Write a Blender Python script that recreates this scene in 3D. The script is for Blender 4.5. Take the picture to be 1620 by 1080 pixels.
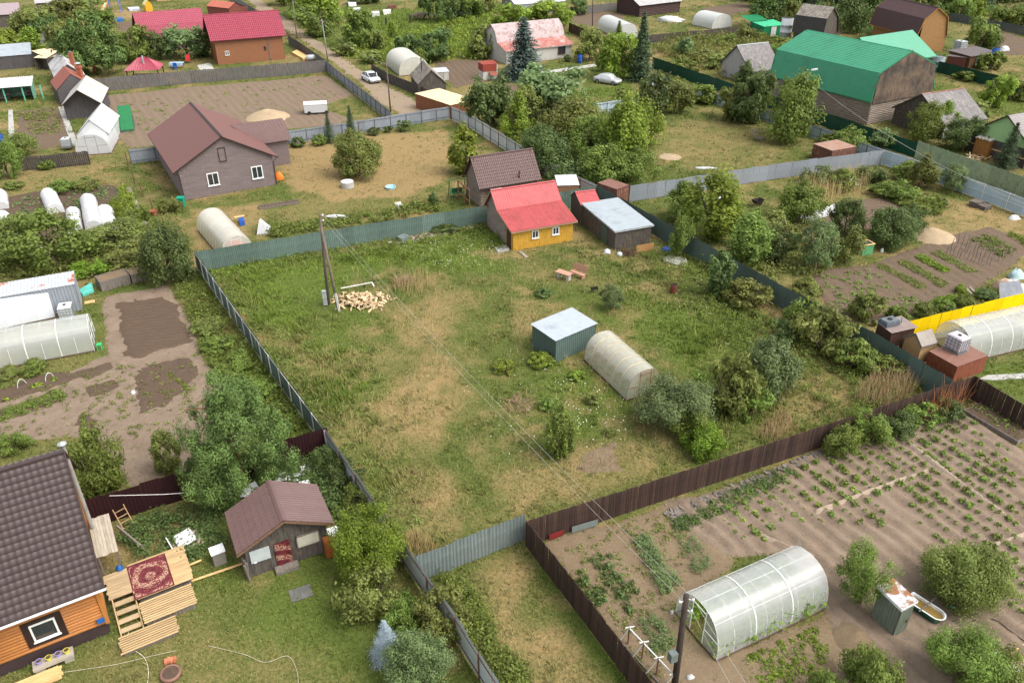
import bpy, math, random
import numpy as np
from mathutils import Vector, Matrix
random.seed(7); RNG = np.random.default_rng(7)
scene = bpy.context.scene
for o in list(bpy.data.objects): bpy.data.objects.remove(o)

# ------------------------------------------------------------------ camera
FPX, CAM_H = 1260.0, 31.9
PITCH = math.atan2(752.0, FPX)
cam_d = bpy.data.cameras.new('camera'); cam = bpy.data.objects.new('camera', cam_d)
scene.collection.objects.link(cam); scene.camera = cam
cam_d.sensor_width = 36.0; cam_d.lens = 28.0; cam_d.clip_end = 3000.0; cam_d.clip_start = 0.5
cam.location = (0, 0, CAM_H); cam.rotation_euler = (math.pi/2 - PITCH, 0, 0)

# ------------------------------------------------------------------ sky and sun (thin bright overcast, soft sun from the side)
SUN_EL, SUN_AZ = math.radians(54), math.radians(112)          # azimuth measured from +Y towards +X
world = bpy.data.worlds.new('World'); scene.world = world; world.use_nodes = True
wn = world.node_tree; wn.nodes.clear()
sky = wn.nodes.new('ShaderNodeTexSky'); sky.sky_type = 'NISHITA'; sky.sun_disc = False
sky.sun_elevation = SUN_EL; sky.sun_rotation = SUN_AZ; sky.air_density = 1.0; sky.dust_density = 4.0; sky.ozone_density = 1.0
hsv = wn.nodes.new('ShaderNodeHueSaturation'); hsv.inputs['Saturation'].default_value = 0.28
bgn = wn.nodes.new('ShaderNodeBackground'); bgn.inputs['Strength'].default_value = 0.15
wo = wn.nodes.new('ShaderNodeOutputWorld')
wn.links.new(sky.outputs[0], hsv.inputs['Color']); wn.links.new(hsv.outputs[0], bgn.inputs[0]); wn.links.new(bgn.outputs[0], wo.inputs[0])
sun_d = bpy.data.lights.new('sun', 'SUN'); sun_d.energy = 1.0; sun_d.angle = math.radians(42); sun_d.color = (1.0, 0.955, 0.89)
sun = bpy.data.objects.new('sun', sun_d); scene.collection.objects.link(sun)
sun.rotation_euler = (math.pi/2 - SUN_EL, 0, -SUN_AZ + math.pi)
sun.rotation_euler = Vector((-math.sin(SUN_AZ)*math.cos(SUN_EL), -math.cos(SUN_AZ)*math.cos(SUN_EL), -math.sin(SUN_EL))).to_track_quat('-Z', 'Y').to_euler()
scene.view_settings.view_transform = 'Standard'; scene.view_settings.look = 'None'
scene.view_settings.exposure = 1.1; scene.view_settings.gamma = 1.0; scene.view_settings.use_curve_mapping = False
scene.render.engine = 'CYCLES'; scene.cycles.use_denoising = True; scene.cycles.max_bounces = 6
scene.cycles.transparent_max_bounces = 12; scene.cycles.caustics_reflective = False; scene.cycles.caustics_refractive = False

# ------------------------------------------------------------------ surveying: photo coordinates -> ground points
def G(u, v, z=0.0):
    x = (u-810.0)/FPX; y = -(v-540.0)/FPX
    Y = math.cos(PITCH)+y*math.sin(PITCH); Z = -math.sin(PITCH)+y*math.cos(PITCH)
    t = (CAM_H-z)/-Z
    return Vector((x*t, Y*t, z))
def GZ(u, v, z):
    p = G(u, v, z); return Vector((p.x, p.y, 0.0))
def PROJ(p):
    y, z = p[1], p[2]-CAM_H
    d = y*math.cos(PITCH)-z*math.sin(PITCH); h = y*math.sin(PITCH)+z*math.cos(PITCH)
    return 810+FPX*p[0]/d, 540-FPX*h/d
def HT(p, vtop):
    """height of a vertical thing standing at ground point p whose top shows at row vtop"""
    k = (540-vtop)/FPX
    # (y sin + z cos) = k (y cos - z sin)
    y = p[1]
    z = y*(k*math.cos(PITCH)-math.sin(PITCH))/(math.cos(PITCH)+k*math.sin(PITCH))
    return z+CAM_H

# ------------------------------------------------------------------ numpy noise and polygon distance
_P = RNG.permutation(4096).astype(np.int64); _V = RNG.random(4096)
def vnoise(x, y, s=1.0, seed=0):
    x = np.asarray(x)/s+seed*17.31; y = np.asarray(y)/s+seed*9.77
    xi = np.floor(x).astype(np.int64); yi = np.floor(y).astype(np.int64)
    fx = x-xi; fy = y-yi; fx = fx*fx*(3-2*fx); fy = fy*fy*(3-2*fy)
    h = lambda a, b: _V[_P[(a+_P[(b) % 4096]) % 4096]]
    return (h(xi, yi)*(1-fx)+h(xi+1, yi)*fx)*(1-fy)+(h(xi, yi+1)*(1-fx)+h(xi+1, yi+1)*fx)*fy
def fbm(x, y, s=1.0, seed=0, o=4):
    a, t, r = 1.0, 0.0, 0.0
    for i in range(o):
        r = r+a*vnoise(x, y, s/2**i, seed+i*3); t += a; a *= 0.55
    return r/t
def polysd(x, y, poly):
    """signed distance, positive inside"""
    P = np.array([(p[0], p[1]) for p in poly]); Q = np.roll(P, -1, 0)
    d = np.full(np.shape(x), 1e9); ins = np.zeros(np.shape(x), bool)
    for (ax, ay), (bx, by) in zip(P, Q):
        ex, ey = bx-ax, by-ay; L = ex*ex+ey*ey+1e-9
        t = np.clip(((x-ax)*ex+(y-ay)*ey)/L, 0, 1)
        d = np.minimum(d, np.hypot(x-ax-t*ex, y-ay-t*ey))
        if ay != by:
            c = ((ay > y) != (by > y)) & (x < ex*(y-ay)/(by-ay)+ax); ins ^= c
    return np.where(ins, d, -d)
def sm(a, b, x):
    t = np.clip((x-a)/(b-a), 0, 1); return t*t*(3-2*t)
def pxpoly(pts): return [G(u, v) for u, v in pts]

# ------------------------------------------------------------------ materials
MATS = {}
def _nodes(name):
    m = bpy.data.materials.new(name); m.use_nodes = True; nt = m.node_tree
    b = nt.nodes['Principled BSDF']; return m, nt, b
def mixc(nt, fac, a, b, blend='MIX'):
    n = nt.nodes.new('ShaderNodeMix'); n.data_type = 'RGBA'; n.blend_type = blend
    for k, v in ((0, fac), (6, a), (7, b)):
        if hasattr(v, 'is_linked') or isinstance(v, bpy.types.NodeSocket): nt.links.new(v, n.inputs[k])
        else: n.inputs[k].default_value = v if k == 0 else (tuple(v)+(1,))[:4]
    return n.outputs[2]
def noise(nt, scale=5, detail=4, vec=None, rough=.6, mapscale=None, coord='Object'):
    tc = nt.nodes.new('ShaderNodeTexCoord')
    out = tc.outputs[coord] if coord != 'World' else nt.nodes.new('ShaderNodeNewGeometry').outputs['Position']
    if mapscale:
        mp = nt.nodes.new('ShaderNodeMapping'); mp.inputs['Scale'].default_value = mapscale; nt.links.new(out, mp.inputs[0]); out = mp.outputs[0]
    n = nt.nodes.new('ShaderNodeTexNoise'); n.inputs['Scale'].default_value = scale; n.inputs['Detail'].default_value = detail; n.inputs['Roughness'].default_value = rough
    nt.links.new(out, n.inputs['Vector']); return n.outputs['Fac']
def ramp(nt, fac, lo, hi):
    n = nt.nodes.new('ShaderNodeMapRange'); n.inputs['From Min'].default_value = lo; n.inputs['From Max'].default_value = hi
    nt.links.new(fac, n.inputs[0]); return n.outputs[0]
def S(r, g, b):
    f = lambda c: ((c/255.0+0.055)/1.055)**2.4 if c > 10 else c/255.0/12.92
    return (f(r), f(g), f(b))
def mat(name, col, rough=.75, var=.25, scale=2.0, metal=0.0, bump=0.0, spec=.3, stain=None, stain_amt=(.52, .62), stain_scale=1.2, grain=None, objvar=.12, bscale=None):
    """general weathered surface: base colour, noise variation, optional stain colour, optional grain direction ('x','y','z')"""
    if name in MATS: return MATS[name]
    m, nt, b = _nodes(name); MATS[name] = m
    ms = {'x': (.12, 1, 1), 'y': (1, .12, 1), 'z': (1, 1, .12)}.get(grain)
    n = noise(nt, scale*(6 if grain else 1), 5, mapscale=ms)
    dark = tuple(c*(1-var) for c in col); lite = tuple(min(1, c*(1+var)) for c in col)
    c = mixc(nt, ramp(nt, n, .3, .7), dark, lite)
    if stain:
        s = noise(nt, stain_scale, 6, rough=.7); c = mixc(nt, ramp(nt, s, *stain_amt), c, stain)
    if objvar:
        oi = nt.nodes.new('ShaderNodeObjectInfo'); h = nt.nodes.new('ShaderNodeHueSaturation')
        nt.links.new(ramp_out(nt, oi.outputs['Random'], 1-objvar, 1+objvar), h.inputs['Value']); nt.links.new(c, h.inputs['Color']); c = h.outputs[0]
    nt.links.new(c, b.inputs['Base Color']); b.inputs['Roughness'].default_value = rough; b.inputs['Metallic'].default_value = metal
    b.inputs['Specular IOR Level'].default_value = spec
    if bump:
        bn = nt.nodes.new('ShaderNodeBump'); bn.inputs['Strength'].default_value = bump; bn.inputs['Distance'].default_value = .03
        nt.links.new(noise(nt, bscale or scale*8, 4, mapscale=ms), bn.inputs['Height']); nt.links.new(bn.outputs[0], b.inputs['Normal'])
    return m
def ramp_out(nt, fac, lo, hi):
    n = nt.nodes.new('ShaderNodeMapRange'); n.inputs['To Min'].default_value = lo; n.inputs['To Max'].default_value = hi
    nt.links.new(fac, n.inputs[0]); return n.outputs[0]
def leafmat(name, col, tip=None, trans=.42, rough=.55):
    if name in MATS: return MATS[name]
    m, nt, b = _nodes(name); MATS[name] = m
    at = nt.nodes.new('ShaderNodeAttribute'); at.attribute_name = 'tone'
    tip = tip or tuple(c*1.7 for c in col)
    c = mixc(nt, at.outputs['Fac'], tuple(x*.62 for x in col), tip)
    oi = nt.nodes.new('ShaderNodeObjectInfo'); h = nt.nodes.new('ShaderNodeHueSaturation')
    nt.links.new(ramp_out(nt, oi.outputs['Random'], .85, 1.2), h.inputs['Value']); nt.links.new(ramp_out(nt, oi.outputs['Random'], .485, .515), h.inputs['Hue']); nt.links.new(c, h.inputs['Color'])
    nt.links.new(h.outputs[0], b.inputs['Base Color']); b.inputs['Roughness'].default_value = rough; b.inputs['Specular IOR Level'].default_value = .25
    tr = nt.nodes.new('ShaderNodeBsdfTranslucent'); nt.links.new(h.outputs[0], tr.inputs[0]); mx = nt.nodes.new('ShaderNodeMixShader'); mx.inputs[0].default_value = trans
    o = nt.nodes['Material Output']; nt.links.new(b.outputs[0], mx.inputs[1]); nt.links.new(tr.outputs[0], mx.inputs[2]); nt.links.new(mx.outputs[0], o.inputs[0])
    return m
def polycarb(name, tint=(.86, .88, .87), clear=.4, rough=.18, stain=None, spec=.6):
    if name in MATS: return MATS[name]
    m, nt, b = _nodes(name); MATS[name] = m
    n = noise(nt, 1.3, 4); c = mixc(nt, ramp(nt, n, .35, .7), tuple(x*.88 for x in tint), tint)
    if stain: c = mixc(nt, ramp(nt, noise(nt, .9, 6, mapscale=(1, .35, 1)), .5, .66), c, stain)
    nt.links.new(c, b.inputs['Base Color']); b.inputs['Roughness'].default_value = rough; b.inputs['Specular IOR Level'].default_value = spec
    t = nt.nodes.new('ShaderNodeBsdfTransparent'); t.inputs[0].default_value = (.93, .95, .93, 1)
    mx = nt.nodes.new('ShaderNodeMixShader'); mx.inputs[0].default_value = clear; o = nt.nodes['Material Output']
    nt.links.new(b.outputs[0], mx.inputs[1]); nt.links.new(t.outputs[0], mx.inputs[2]); nt.links.new(mx.outputs[0], o.inputs[0]); return m
def glassmat(name='window_glass', col=(.03, .035, .04)):
    if name in MATS: return MATS[name]
    m, nt, b = _nodes(name); MATS[name] = m
    b.inputs['Base Color'].default_value = col+(1,); b.inputs['Roughness'].default_value = .06; b.inputs['Specular IOR Level'].default_value = .8; return m

# ------------------------------------------------------------------ mesh collector
class MB:
    def __init__(self): self.v = []; self.f = []; self.m = []
    def add(self, vs, fs, mi=0):
        n = len(self.v); self.v += [tuple(p) for p in vs]; self.f += [tuple(i+n for i in f) for f in fs]; self.m += [mi]*len(fs); return self
    def box(self, c, s, rz=0.0, mi=0, rx=0.0, ry=0.0):
        M = Matrix.Translation(c) @ Matrix.Rotation(rz, 4, 'Z') @ Matrix.Rotation(ry, 4, 'Y') @ Matrix.Rotation(rx, 4, 'X')
        x, y, z = s[0]/2, s[1]/2, s[2]/2
        vs = [M @ Vector(p) for p in ((-x,-y,-z),(x,-y,-z),(x,y,-z),(-x,y,-z),(-x,-y,z),(x,-y,z),(x,y,z),(-x,y,z))]
        return self.add(vs, [(0,3,2,1),(4,5,6,7),(0,1,5,4),(1,2,6,5),(2,3,7,6),(3,0,4,7)], mi)
    def b2(self, x0, x1, y0, y1, z0, z1, mi=0): return self.box(((x0+x1)/2,(y0+y1)/2,(z0+z1)/2), (x1-x0,y1-y0,z1-z0), 0, mi)
    def bar(self, a, b, w, h=None, mi=0):
        a, b = Vector(a), Vector(b); h = h or w; d = (b-a)
        if d.length < 1e-6: return self
        z = d.normalized(); up = Vector((0,0,1)) if abs(z.z) < .95 else Vector((1,0,0))
        x = z.cross(up).normalized(); y = x.cross(z)
        vs = []
        for p in (a, b):
            for sx, sy in ((-1,-1),(1,-1),(1,1),(-1,1)): vs.append(p+x*sx*w/2+y*sy*h/2)
        return self.add(vs, [(0,1,2,3),(7,6,5,4),(0,4,5,1),(1,5,6,2),(2,6,7,3),(3,7,4,0)], mi)
    def tube(self, pts, rads, n=6, mi=0, cap=True):
        pts = [Vector(p) for p in pts]; k = len(pts); base = len(self.v); vs = []
        for i, p in enumerate(pts):
            d = (pts[min(i+1,k-1)]-pts[max(i-1,0)]).normalized()
            up = Vector((0,0,1)) if abs(d.z) < .9 else Vector((1,0,0)); x = d.cross(up).normalized(); y = x.cross(d)
            r = rads[i] if isinstance(rads, (list, tuple)) else rads
            for j in range(n):
                a = 2*math.pi*j/n; vs.append(p+x*math.cos(a)*r+y*math.sin(a)*r)
        fs = []
        for i in range(k-1):
            for j in range(n): fs.append((i*n+j, i*n+(j+1)%n, (i+1)*n+(j+1)%n, (i+1)*n+j))
        if cap: fs += [tuple(reversed(range(n))), tuple(range((k-1)*n, k*n))]
        return self.add(vs, fs, mi)
    def lathe(self, prof, n=16, mi=0, c=(0,0,0)):
        vs = []; k = len(prof)
        for r, z in prof:
            for j in range(n):
                a = 2*math.pi*j/n; vs.append((c[0]+r*math.cos(a), c[1]+r*math.sin(a), c[2]+z))
        fs = [(i*n+j, i*n+(j+1)%n, (i+1)*n+(j+1)%n, (i+1)*n+j) for i in range(k-1) for j in range(n)]
        return self.add(vs, fs, mi)
    def sheet(self, o, ex, ey, wx, profile, ny=1, thick=0.0, mi=0, jitter=0):
        """a profiled sheet spanned by vectors ex, ey from o; profile(t metres) -> offset along the normal, waves run along ex"""
        o, ex, ey = Vector(o), Vector(ex), Vector(ey); nrm = ex.cross(ey).normalized(); L = ex.length; nx = max(2, int(round(L/wx)))
        vs, fs = [], []
        for j in range(ny+1):
            for i in range(nx+1):
                vs.append(o+ex*(i/nx)+ey*(j/ny)+nrm*profile(L*i/nx))
        for j in range(ny):
            for i in range(nx): a = j*(nx+1)+i; fs.append((a, a+1, a+nx+2, a+nx+1))
        return self.add(vs, fs, mi)
    def mesh(self, name, mats, smooth=False):
        me = bpy.data.meshes.new(name); me.from_pydata(self.v, [], self.f)
        for mm in (mats if isinstance(mats, (list, tuple)) else [mats]): me.materials.append(mm)
        if any(self.m): me.polygons.foreach_set('material_index', self.m)
        if smooth: me.polygons.foreach_set('use_smooth', [True]*len(self.f))
        me.update(); return me
    def build(self, name, mats, parent=None, loc=None, rz=0.0, smooth=False):
        o = bpy.data.objects.new(name, self.mesh(name, mats, smooth)); scene.collection.objects.link(o)
        if parent is not None: o.parent = parent
        if loc is not None: o.location = loc
        o.rotation_euler.z = rz; return o
def inst(name, me, parent=None, loc=(0,0,0), rot=(0,0,0), sc=(1,1,1)):
    o = bpy.data.objects.new(name, me); scene.collection.objects.link(o); o.parent = parent
    o.location = loc; o.rotation_euler = rot; o.scale = sc; return o
def tag(o, label=None, cat=None, group=None, kind=None):
    for k, v in (('label', label), ('category', cat), ('group', group), ('kind', kind)):
        if v: o[k] = v
    return o
def thing(name, label, cat, loc=(0,0,0), rz=0.0, group=None):
    o = bpy.data.objects.new(name, None); scene.collection.objects.link(o); o.empty_display_size = .3
    o.location = loc; o.rotation_euler.z = rz; return tag(o, label, cat, group)
def npmesh(name, V, Fc, material, attr=None, attrname='tone', smooth=False):
    """V (n,3), Fc (m,k) arrays -> mesh quickly"""
    me = bpy.data.meshes.new(name); V = np.asarray(V, np.float32); Fc = np.asarray(Fc, np.int32); m, k = Fc.shape
    me.vertices.add(len(V)); me.vertices.foreach_set('co', V.ravel())
    me.loops.add(m*k); me.loops.foreach_set('vertex_index', Fc.ravel())
    me.polygons.add(m); me.polygons.foreach_set('loop_start', np.arange(0, m*k, k, dtype=np.int32))
    if smooth: me.polygons.foreach_set('use_smooth', np.ones(m, bool))
    me.update(calc_edges=True)
    if attr is not None:
        for nm, arr in (attr.items() if isinstance(attr, dict) else ((attrname, attr),)):
            a = me.attributes.new(nm, 'FLOAT' if np.ndim(arr) == 1 else 'FLOAT_COLOR', 'POINT')
            a.data.foreach_set('value' if np.ndim(arr) == 1 else 'color', np.asarray(arr, np.float32).ravel())
    me.materials.append(material); return me
R = random.uniform
# ------------------------------------------------------------------ the ground sheet
# zones: (outline in survey coordinates, dryness, feather in metres)
DRY = [
 ([(690,470),(745,520),(735,600),(725,680),(705,760),(770,835),(660,860),(615,720),(575,640),(640,545)], .72, 2.2),
 ([(600,480),(745,440),(770,505),(640,575)], .58, 2.0),
 ([(800,470),(960,470),(945,512),(820,525)], .62, 1.2),
 ([(760,745),(1010,690),(1060,760),(900,800),(780,800)], .62, 1.6),
 ([(560,660),(640,640),(690,860),(600,760)], .5, 2.0),
 ([(330,425),(480,405),(560,440),(470,520),(400,500)], .22, 2.0),
 ([(780,415),(960,430),(1010,480),(830,440)], .42, 1.5),
 ([(440,228),(560,215),(700,205),(722,235),(705,290),(640,310),(520,318),(450,302)], 1.0, 1.2),
 ([(450,300),(720,300),(700,330),(440,352)], .45, 1.5),
 ([(215,262),(255,255),(300,335),(300,395),(340,395),(395,380),(420,320),(300,330)], .8, 1.0),
 ([(735,915),(840,870),(870,960),(960,1090),(840,1090),(770,990)], .75, 1.4),
 ([(1040,190),(1190,180),(1290,235),(1230,265),(1060,270)], .5, 3.0),
 ([(1450,100),(1640,150),(1640,250),(1500,190)], .5, 3.0),
 ([(1440,310),(1640,330),(1640,400),(1500,380),(1440,350)], .75, 1.5),
 ([(1240,330),(1330,330),(1330,440),(1250,420)], .5, 1.5),
 ([(0,270),(180,250),(200,300),(0,320)], .6, 1.5),
 ([(120,980),(300,960),(560,1000),(600,1100),(100,1100)], .4, 1.6),
 ([(300,880),(430,950),(380,1000),(300,960)], .25, 1.0),
 ([(940,160),(1010,165),(1000,190),(930,180)], .4, 2.0),
 ([(500,60),(540,85),(690,180),(600,185),(520,110)], .5, 2.0),
 ([(0,560),(180,560),(180,720),(0,720)], .4, 1.0),
 ([(160,17),(235,14),(240,30),(170,30)], 1.0, 1.5),
 ([(860,860),(1100,780),(1120,960),(1060,1090),(1000,1000)], .9, 1.0),
]
LUSH = [
 ([(340,425),(620,395),(790,360),(790,420),(560,430),(460,540),(390,520)], 1.0, 2.0),
 ([(870,470),(1100,470),(1250,560),(1150,640),(1060,560)], .7, 3.0),
 ([(880,580),(1000,620),(1000,680),(860,640)], .8, 2.0),
 ([(540,20),(780,10),(790,80),(620,100),(540,70)], 1.0, 6.0),
 ([(960,100),(1010,105),(1000,170),(930,150)], .9, 2.0),
 ([(580,480),(600,620),(520,650),(450,540)], .6, 2.5),
 ([(850,880),(880,880),(1000,1060),(970,1060)], .9, 1.0),
 ([(320,560),(420,560),(500,680),(440,690),(360,640)], .9, 1.0),
 ([(300,860),(560,900),(640,1090),(420,1000)], .5, 2.0),
 ([(1560,575),(1640,575),(1640,625),(1560,600)], .8, 1.0),
 ([(1400,120),(1640,160),(1640,210),(1480,150)], .6, 2.0),
]
TALL = [  # knee-high growth: outline, height factor
 ([(320,430),(400,420),(620,640),(700,850),(650,840),(520,670)], 2.6, 1.5),
 ([(360,600),(470,510),(590,560),(640,660),(560,690),(470,600)], 2.2, 2.0),
 ([(320,420),(780,350),(800,400),(560,420),(340,450)], 1.9, 1.2),
 ([(760,370),(800,360),(815,400),(780,400)], 2.4, 1.0),
 ([(900,360),(970,400),(1060,400),(1500,610),(1300,700),(1100,560),(900,400)], 2.2, 2.0),
 ([(1180,600),(1450,600),(1480,640),(1240,720),(1080,720)], 2.4, 2.0),
 ([(1040,90),(1250,140),(1300,60),(1040,70)], 3.0, 3.0),
 ([(540,20),(780,10),(790,80),(620,100),(540,70)], 1.8, 5.0),
 ([(280,440),(420,560),(510,680),(430,690),(330,560)], 2.2, 1.5),
 ([(740,920),(700,980),(800,1090),(870,1090),(820,1010)], 2.0, .8),
]
for L_ in (DRY, LUSH, TALL):
    for i, (p, a, b) in enumerate(L_): L_[i] = (pxpoly(p), a, b)
def zone(x, y, L_, mode):
    r = np.zeros(np.shape(x)) if mode != 'tall' else np.ones(np.shape(x))
    for poly, val, fe in L_:
        xs = [p.x for p in poly]; ys = [p.y for p in poly]
        k = (x > min(xs)-3*fe) & (x < max(xs)+3*fe) & (y > min(ys)-3*fe) & (y < max(ys)+3*fe)
        if not k.any(): continue
        xx, yy = x[k], y[k]
        d = polysd(xx, yy, poly)+(fbm(xx, yy, 3.0, 5)-.5)*3.2*fe
        w = sm(-fe, fe, d)
        r[k] = np.maximum(r[k], w*val) if mode != 'tall' else np.maximum(r[k], 1+(val-1)*w)
    return r
def field(x, y):
    dry = zone(x, y, DRY, 'dry'); lush = zone(x, y, LUSH, 'lush')
    n = fbm(x, y, 4.0, 2); n2 = fbm(x, y, .9, 8, 3)
    base = .33+(n-.5)*1.3+(n2-.5)*.7
    d = np.clip(np.where(dry > .02, np.maximum(base*.6, dry*(.72+.9*(n2-.35)+.5*(n-.5))), base)-lush*.45, 0, 1)
    return d, lush
fine = lambda a, b, s: list(np.arange(a, b, s))
xs = np.array([-1600,-700,-350]+fine(-220,-84,4)+fine(-84,96,.5)+fine(96,230,4)+[350,700,1600], float)
ys = np.array([-900,-200,-40,0,8]+fine(14,132,.5)+fine(132,330,3)+[420,700,1900], float)
gx, gy = np.meshgrid(xs, ys); nx_, ny_ = len(xs), len(ys)
gd, gl = field(gx.ravel(), gy.ravel())
ii = np.arange(nx_*ny_).reshape(ny_, nx_)
Fq = np.stack([ii[:-1,:-1].ravel(), ii[:-1,1:].ravel(), ii[1:,1:].ravel(), ii[1:,:-1].ravel()], 1)
V = np.stack([gx.ravel(), gy.ravel(), (fbm(gx.ravel(), gy.ravel(), 2.5, 4)-.5)*.05-.01], 1)
def ground_material():
    m, nt, b = _nodes('grassy_ground')
    a = nt.nodes.new('ShaderNodeAttribute'); a.attribute_name = 'dry'; l = nt.nodes.new('ShaderNodeAttribute'); l.attribute_name = 'lush'
    n1 = noise(nt, .9, 8, coord='World', rough=.7); n2 = noise(nt, 6, 6, coord='World', rough=.7)
    green = mixc(nt, ramp(nt, n2, .3, .7), (.050,.072,.016), (.125,.145,.038))
    lush = mixc(nt, ramp(nt, n2, .3, .7), (.05,.08,.014), (.13,.165,.032))
    green = mixc(nt, l.outputs['Fac'], green, lush)
    tan = mixc(nt, ramp(nt, n2, .28, .72), (.165,.113,.046), (.345,.242,.108))
    tan = mixc(nt, ramp(nt, n1, .42, .62), tan, (.24,.175,.08))
    ad = nt.nodes.new('ShaderNodeMath'); ad.operation = 'ADD'; nt.links.new(a.outputs['Fac'], ad.inputs[0])
    sc = nt.nodes.new('ShaderNodeMath'); sc.operation = 'MULTIPLY_ADD'; nt.links.new(n2, sc.inputs[0]); sc.inputs[1].default_value = .9; sc.inputs[2].default_value = -.45
    nt.links.new(sc.outputs[0], ad.inputs[1])
    c = mixc(nt, ramp(nt, ad.outputs[0], .15, .75), green, tan)
    nt.links.new(c, b.inputs['Base Color']); b.inputs['Roughness'].default_value = .95; b.inputs['Specular IOR Level'].default_value = .1
    bn = nt.nodes.new('ShaderNodeBump'); bn.inputs['Strength'].default_value = .8; bn.inputs['Distance'].default_value = .08; nt.links.new(n2, bn.inputs['Height']); nt.links.new(bn.outputs[0], b.inputs['Normal'])
    return m
ground = inst('ground', npmesh('ground', V, Fq, ground_material(), {'dry': gd, 'lush': gl}, smooth=True)); tag(ground, 'grassy ground running under every yard, green with dry straw patches', 'ground', kind='structure')

# ------------------------------------------------------------------ soil beds, road: sheets with their own relief, rising out of the ground along uneven edges
BARE = []                                                            # outlines where no grass grows
def soilmat(name, a, b_, c=None, sc=1.0, wet=None):
    if name in MATS: return MATS[name]
    m, nt, b = _nodes(name); MATS[name] = m
    n1 = noise(nt, .7*sc, 8, coord='World', rough=.75); n2 = noise(nt, 7*sc, 6, coord='World', rough=.75)
    col = mixc(nt, ramp(nt, n2, .3, .7), a, b_)
    col = mixc(nt, ramp(nt, n1, .38, .68), col, c or tuple((x+y)/2*1.25 for x, y in zip(a, b_)))
    nt.links.new(col, b.inputs['Base Color']); b.inputs['Roughness'].default_value = .95; b.inputs['Specular IOR Level'].default_value = .1
    bn = nt.nodes.new('ShaderNodeBump'); bn.inputs['Strength'].default_value = .9; bn.inputs['Distance'].default_value = .05; nt.links.new(n2, bn.inputs['Height']); nt.links.new(bn.outputs[0], b.inputs['Normal'])
    return m
def patch(name, label, px, material, rows=None, amp=.05, space=.7, res=.3, edge=.5, h=.03, clod=.03, bare=True, mod=None, cat='soil', world=None, lift=0.0):
    poly = world or pxpoly(px)
    ang = 0.0
    if rows: a, b = G(*rows[0]), G(*rows[1]); ang = math.atan2(b.y-a.y, b.x-a.x)
    ca, sa = math.cos(ang), math.sin(ang); loc = [(p.x*ca+p.y*sa, -p.x*sa+p.y*ca) for p in poly]
    x0, x1 = min(p[0] for p in loc)-1, max(p[0] for p in loc)+1; y0, y1 = min(p[1] for p in loc)-1, max(p[1] for p in loc)+1
    ry = min(res, space/5) if rows else res
    X, Y = np.meshgrid(np.arange(x0, x1, res), np.arange(y0, y1, ry)); wx = X*ca-Y*sa; wy = X*sa+Y*ca
    sd = polysd(wx, wy, poly)+(fbm(wx, wy, 1.8, 3)-.5)*2*edge
    z = np.clip(sd*.16, -.05, h)
    ins = sm(0, .5, sd)
    z = z+ins*((fbm(wx, wy, .5, 6, 3)-.5)*2*clod)
    if rows: z = z+ins*amp*(np.cos(2*math.pi*(Y+(vnoise(wx, wy, 3.0, 7)-.5)*.5)/space)*.5+.5)*(.35+1.1*fbm(wx, wy, 2.6, 11))
    if mod: z = z+ins*mod(wx, wy)
    ny, nx = X.shape; ii = np.arange(nx*ny).reshape(ny, nx); z0_ = z; z = z+lift*sm(-.02,.2,sd)
    f = np.stack([ii[:-1,:-1].ravel(), ii[:-1,1:].ravel(), ii[1:,1:].ravel(), ii[1:,:-1].ravel()], 1)
    keep = (z0_.ravel()[f] > -.045 if not lift else sd.ravel()[f] > -.1).any(1); f = f[keep]
    used, inv = np.unique(f, return_inverse=True)
    V = np.stack([wx.ravel(), wy.ravel(), z.ravel()], 1)[used]
    o = inst(name, npmesh(name, V, inv.reshape(f.shape), material, smooth=True)); tag(o, label, cat, kind='structure')
    if bare: BARE.append(poly)
    return o
pale_path = soilmat('trodden_path_soil', (.25,.195,.145), (.34,.27,.205))
tan_soil = soilmat('sandy_soil', (.138,.099,.070), (.222,.167,.121), (.245,.185,.136))
mid_soil = soilmat('garden_soil', (.098,.069,.047), (.160,.117,.084), (.14,.099,.068))
dark_soil = soilmat('dug_soil', (.068,.046,.032), (.128,.090,.064), (.105,.072,.05))
straw_soil = soilmat('straw_littered_soil', (.140,.103,.064), (.255,.190,.115), (.175,.125,.08), sc=1.3)
road_soil = soilmat('dirt_road_soil', (.20,.152,.104), (.31,.245,.175), (.27,.205,.14))
patch('potato_field', 'brown ridged potato field in front of the dark board fence', [(1052,800),(1180,760),(1300,712),(1480,662),(1535,655),(1600,700),(1660,760),(1660,1100),(1300,1100),(1330,1040),(1310,970),(1240,880),(1160,880),(1085,840)], tan_soil, rows=((1440,760),(1600,868)), amp=.2, space=.95, res=.24, clod=.09)
for i_, q_ in enumerate(([(1285,808),(1380,772),(1475,738),(1478,744),(1384,779),(1290,816)],[(1428,700),(1436,698),(1486,736),(1640,850),(1640,858),(1478,742)],[(1515,888),(1560,862),(1640,835),(1640,842),(1562,870),(1520,896)],[(1180,840),(1188,836),(1292,880),(1288,886)])):
    patch('field_path', ['pale trodden path across the middle of the potato field','pale path running down the far side of the potato field','pale path across the corner of the potato field by the cherry tree','short pale path behind the big white greenhouse'][i_], q_, pale_path, res=.12, edge=.12, h=.10, clod=.03, cat='path', lift=.25)
patch('straw_plot', 'straw littered vegetable plot between the brown fence and the white greenhouse', [(862,862),(1052,800),(1090,838),(1160,885),(1080,960),(1075,1000),(1130,1045),(1310,972),(1335,1040),(1310,1100),(1050,1100),(960,975)], straw_soil, rows=((1000,860),(1060,940)), amp=.05, space=1.3, res=.3)
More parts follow.
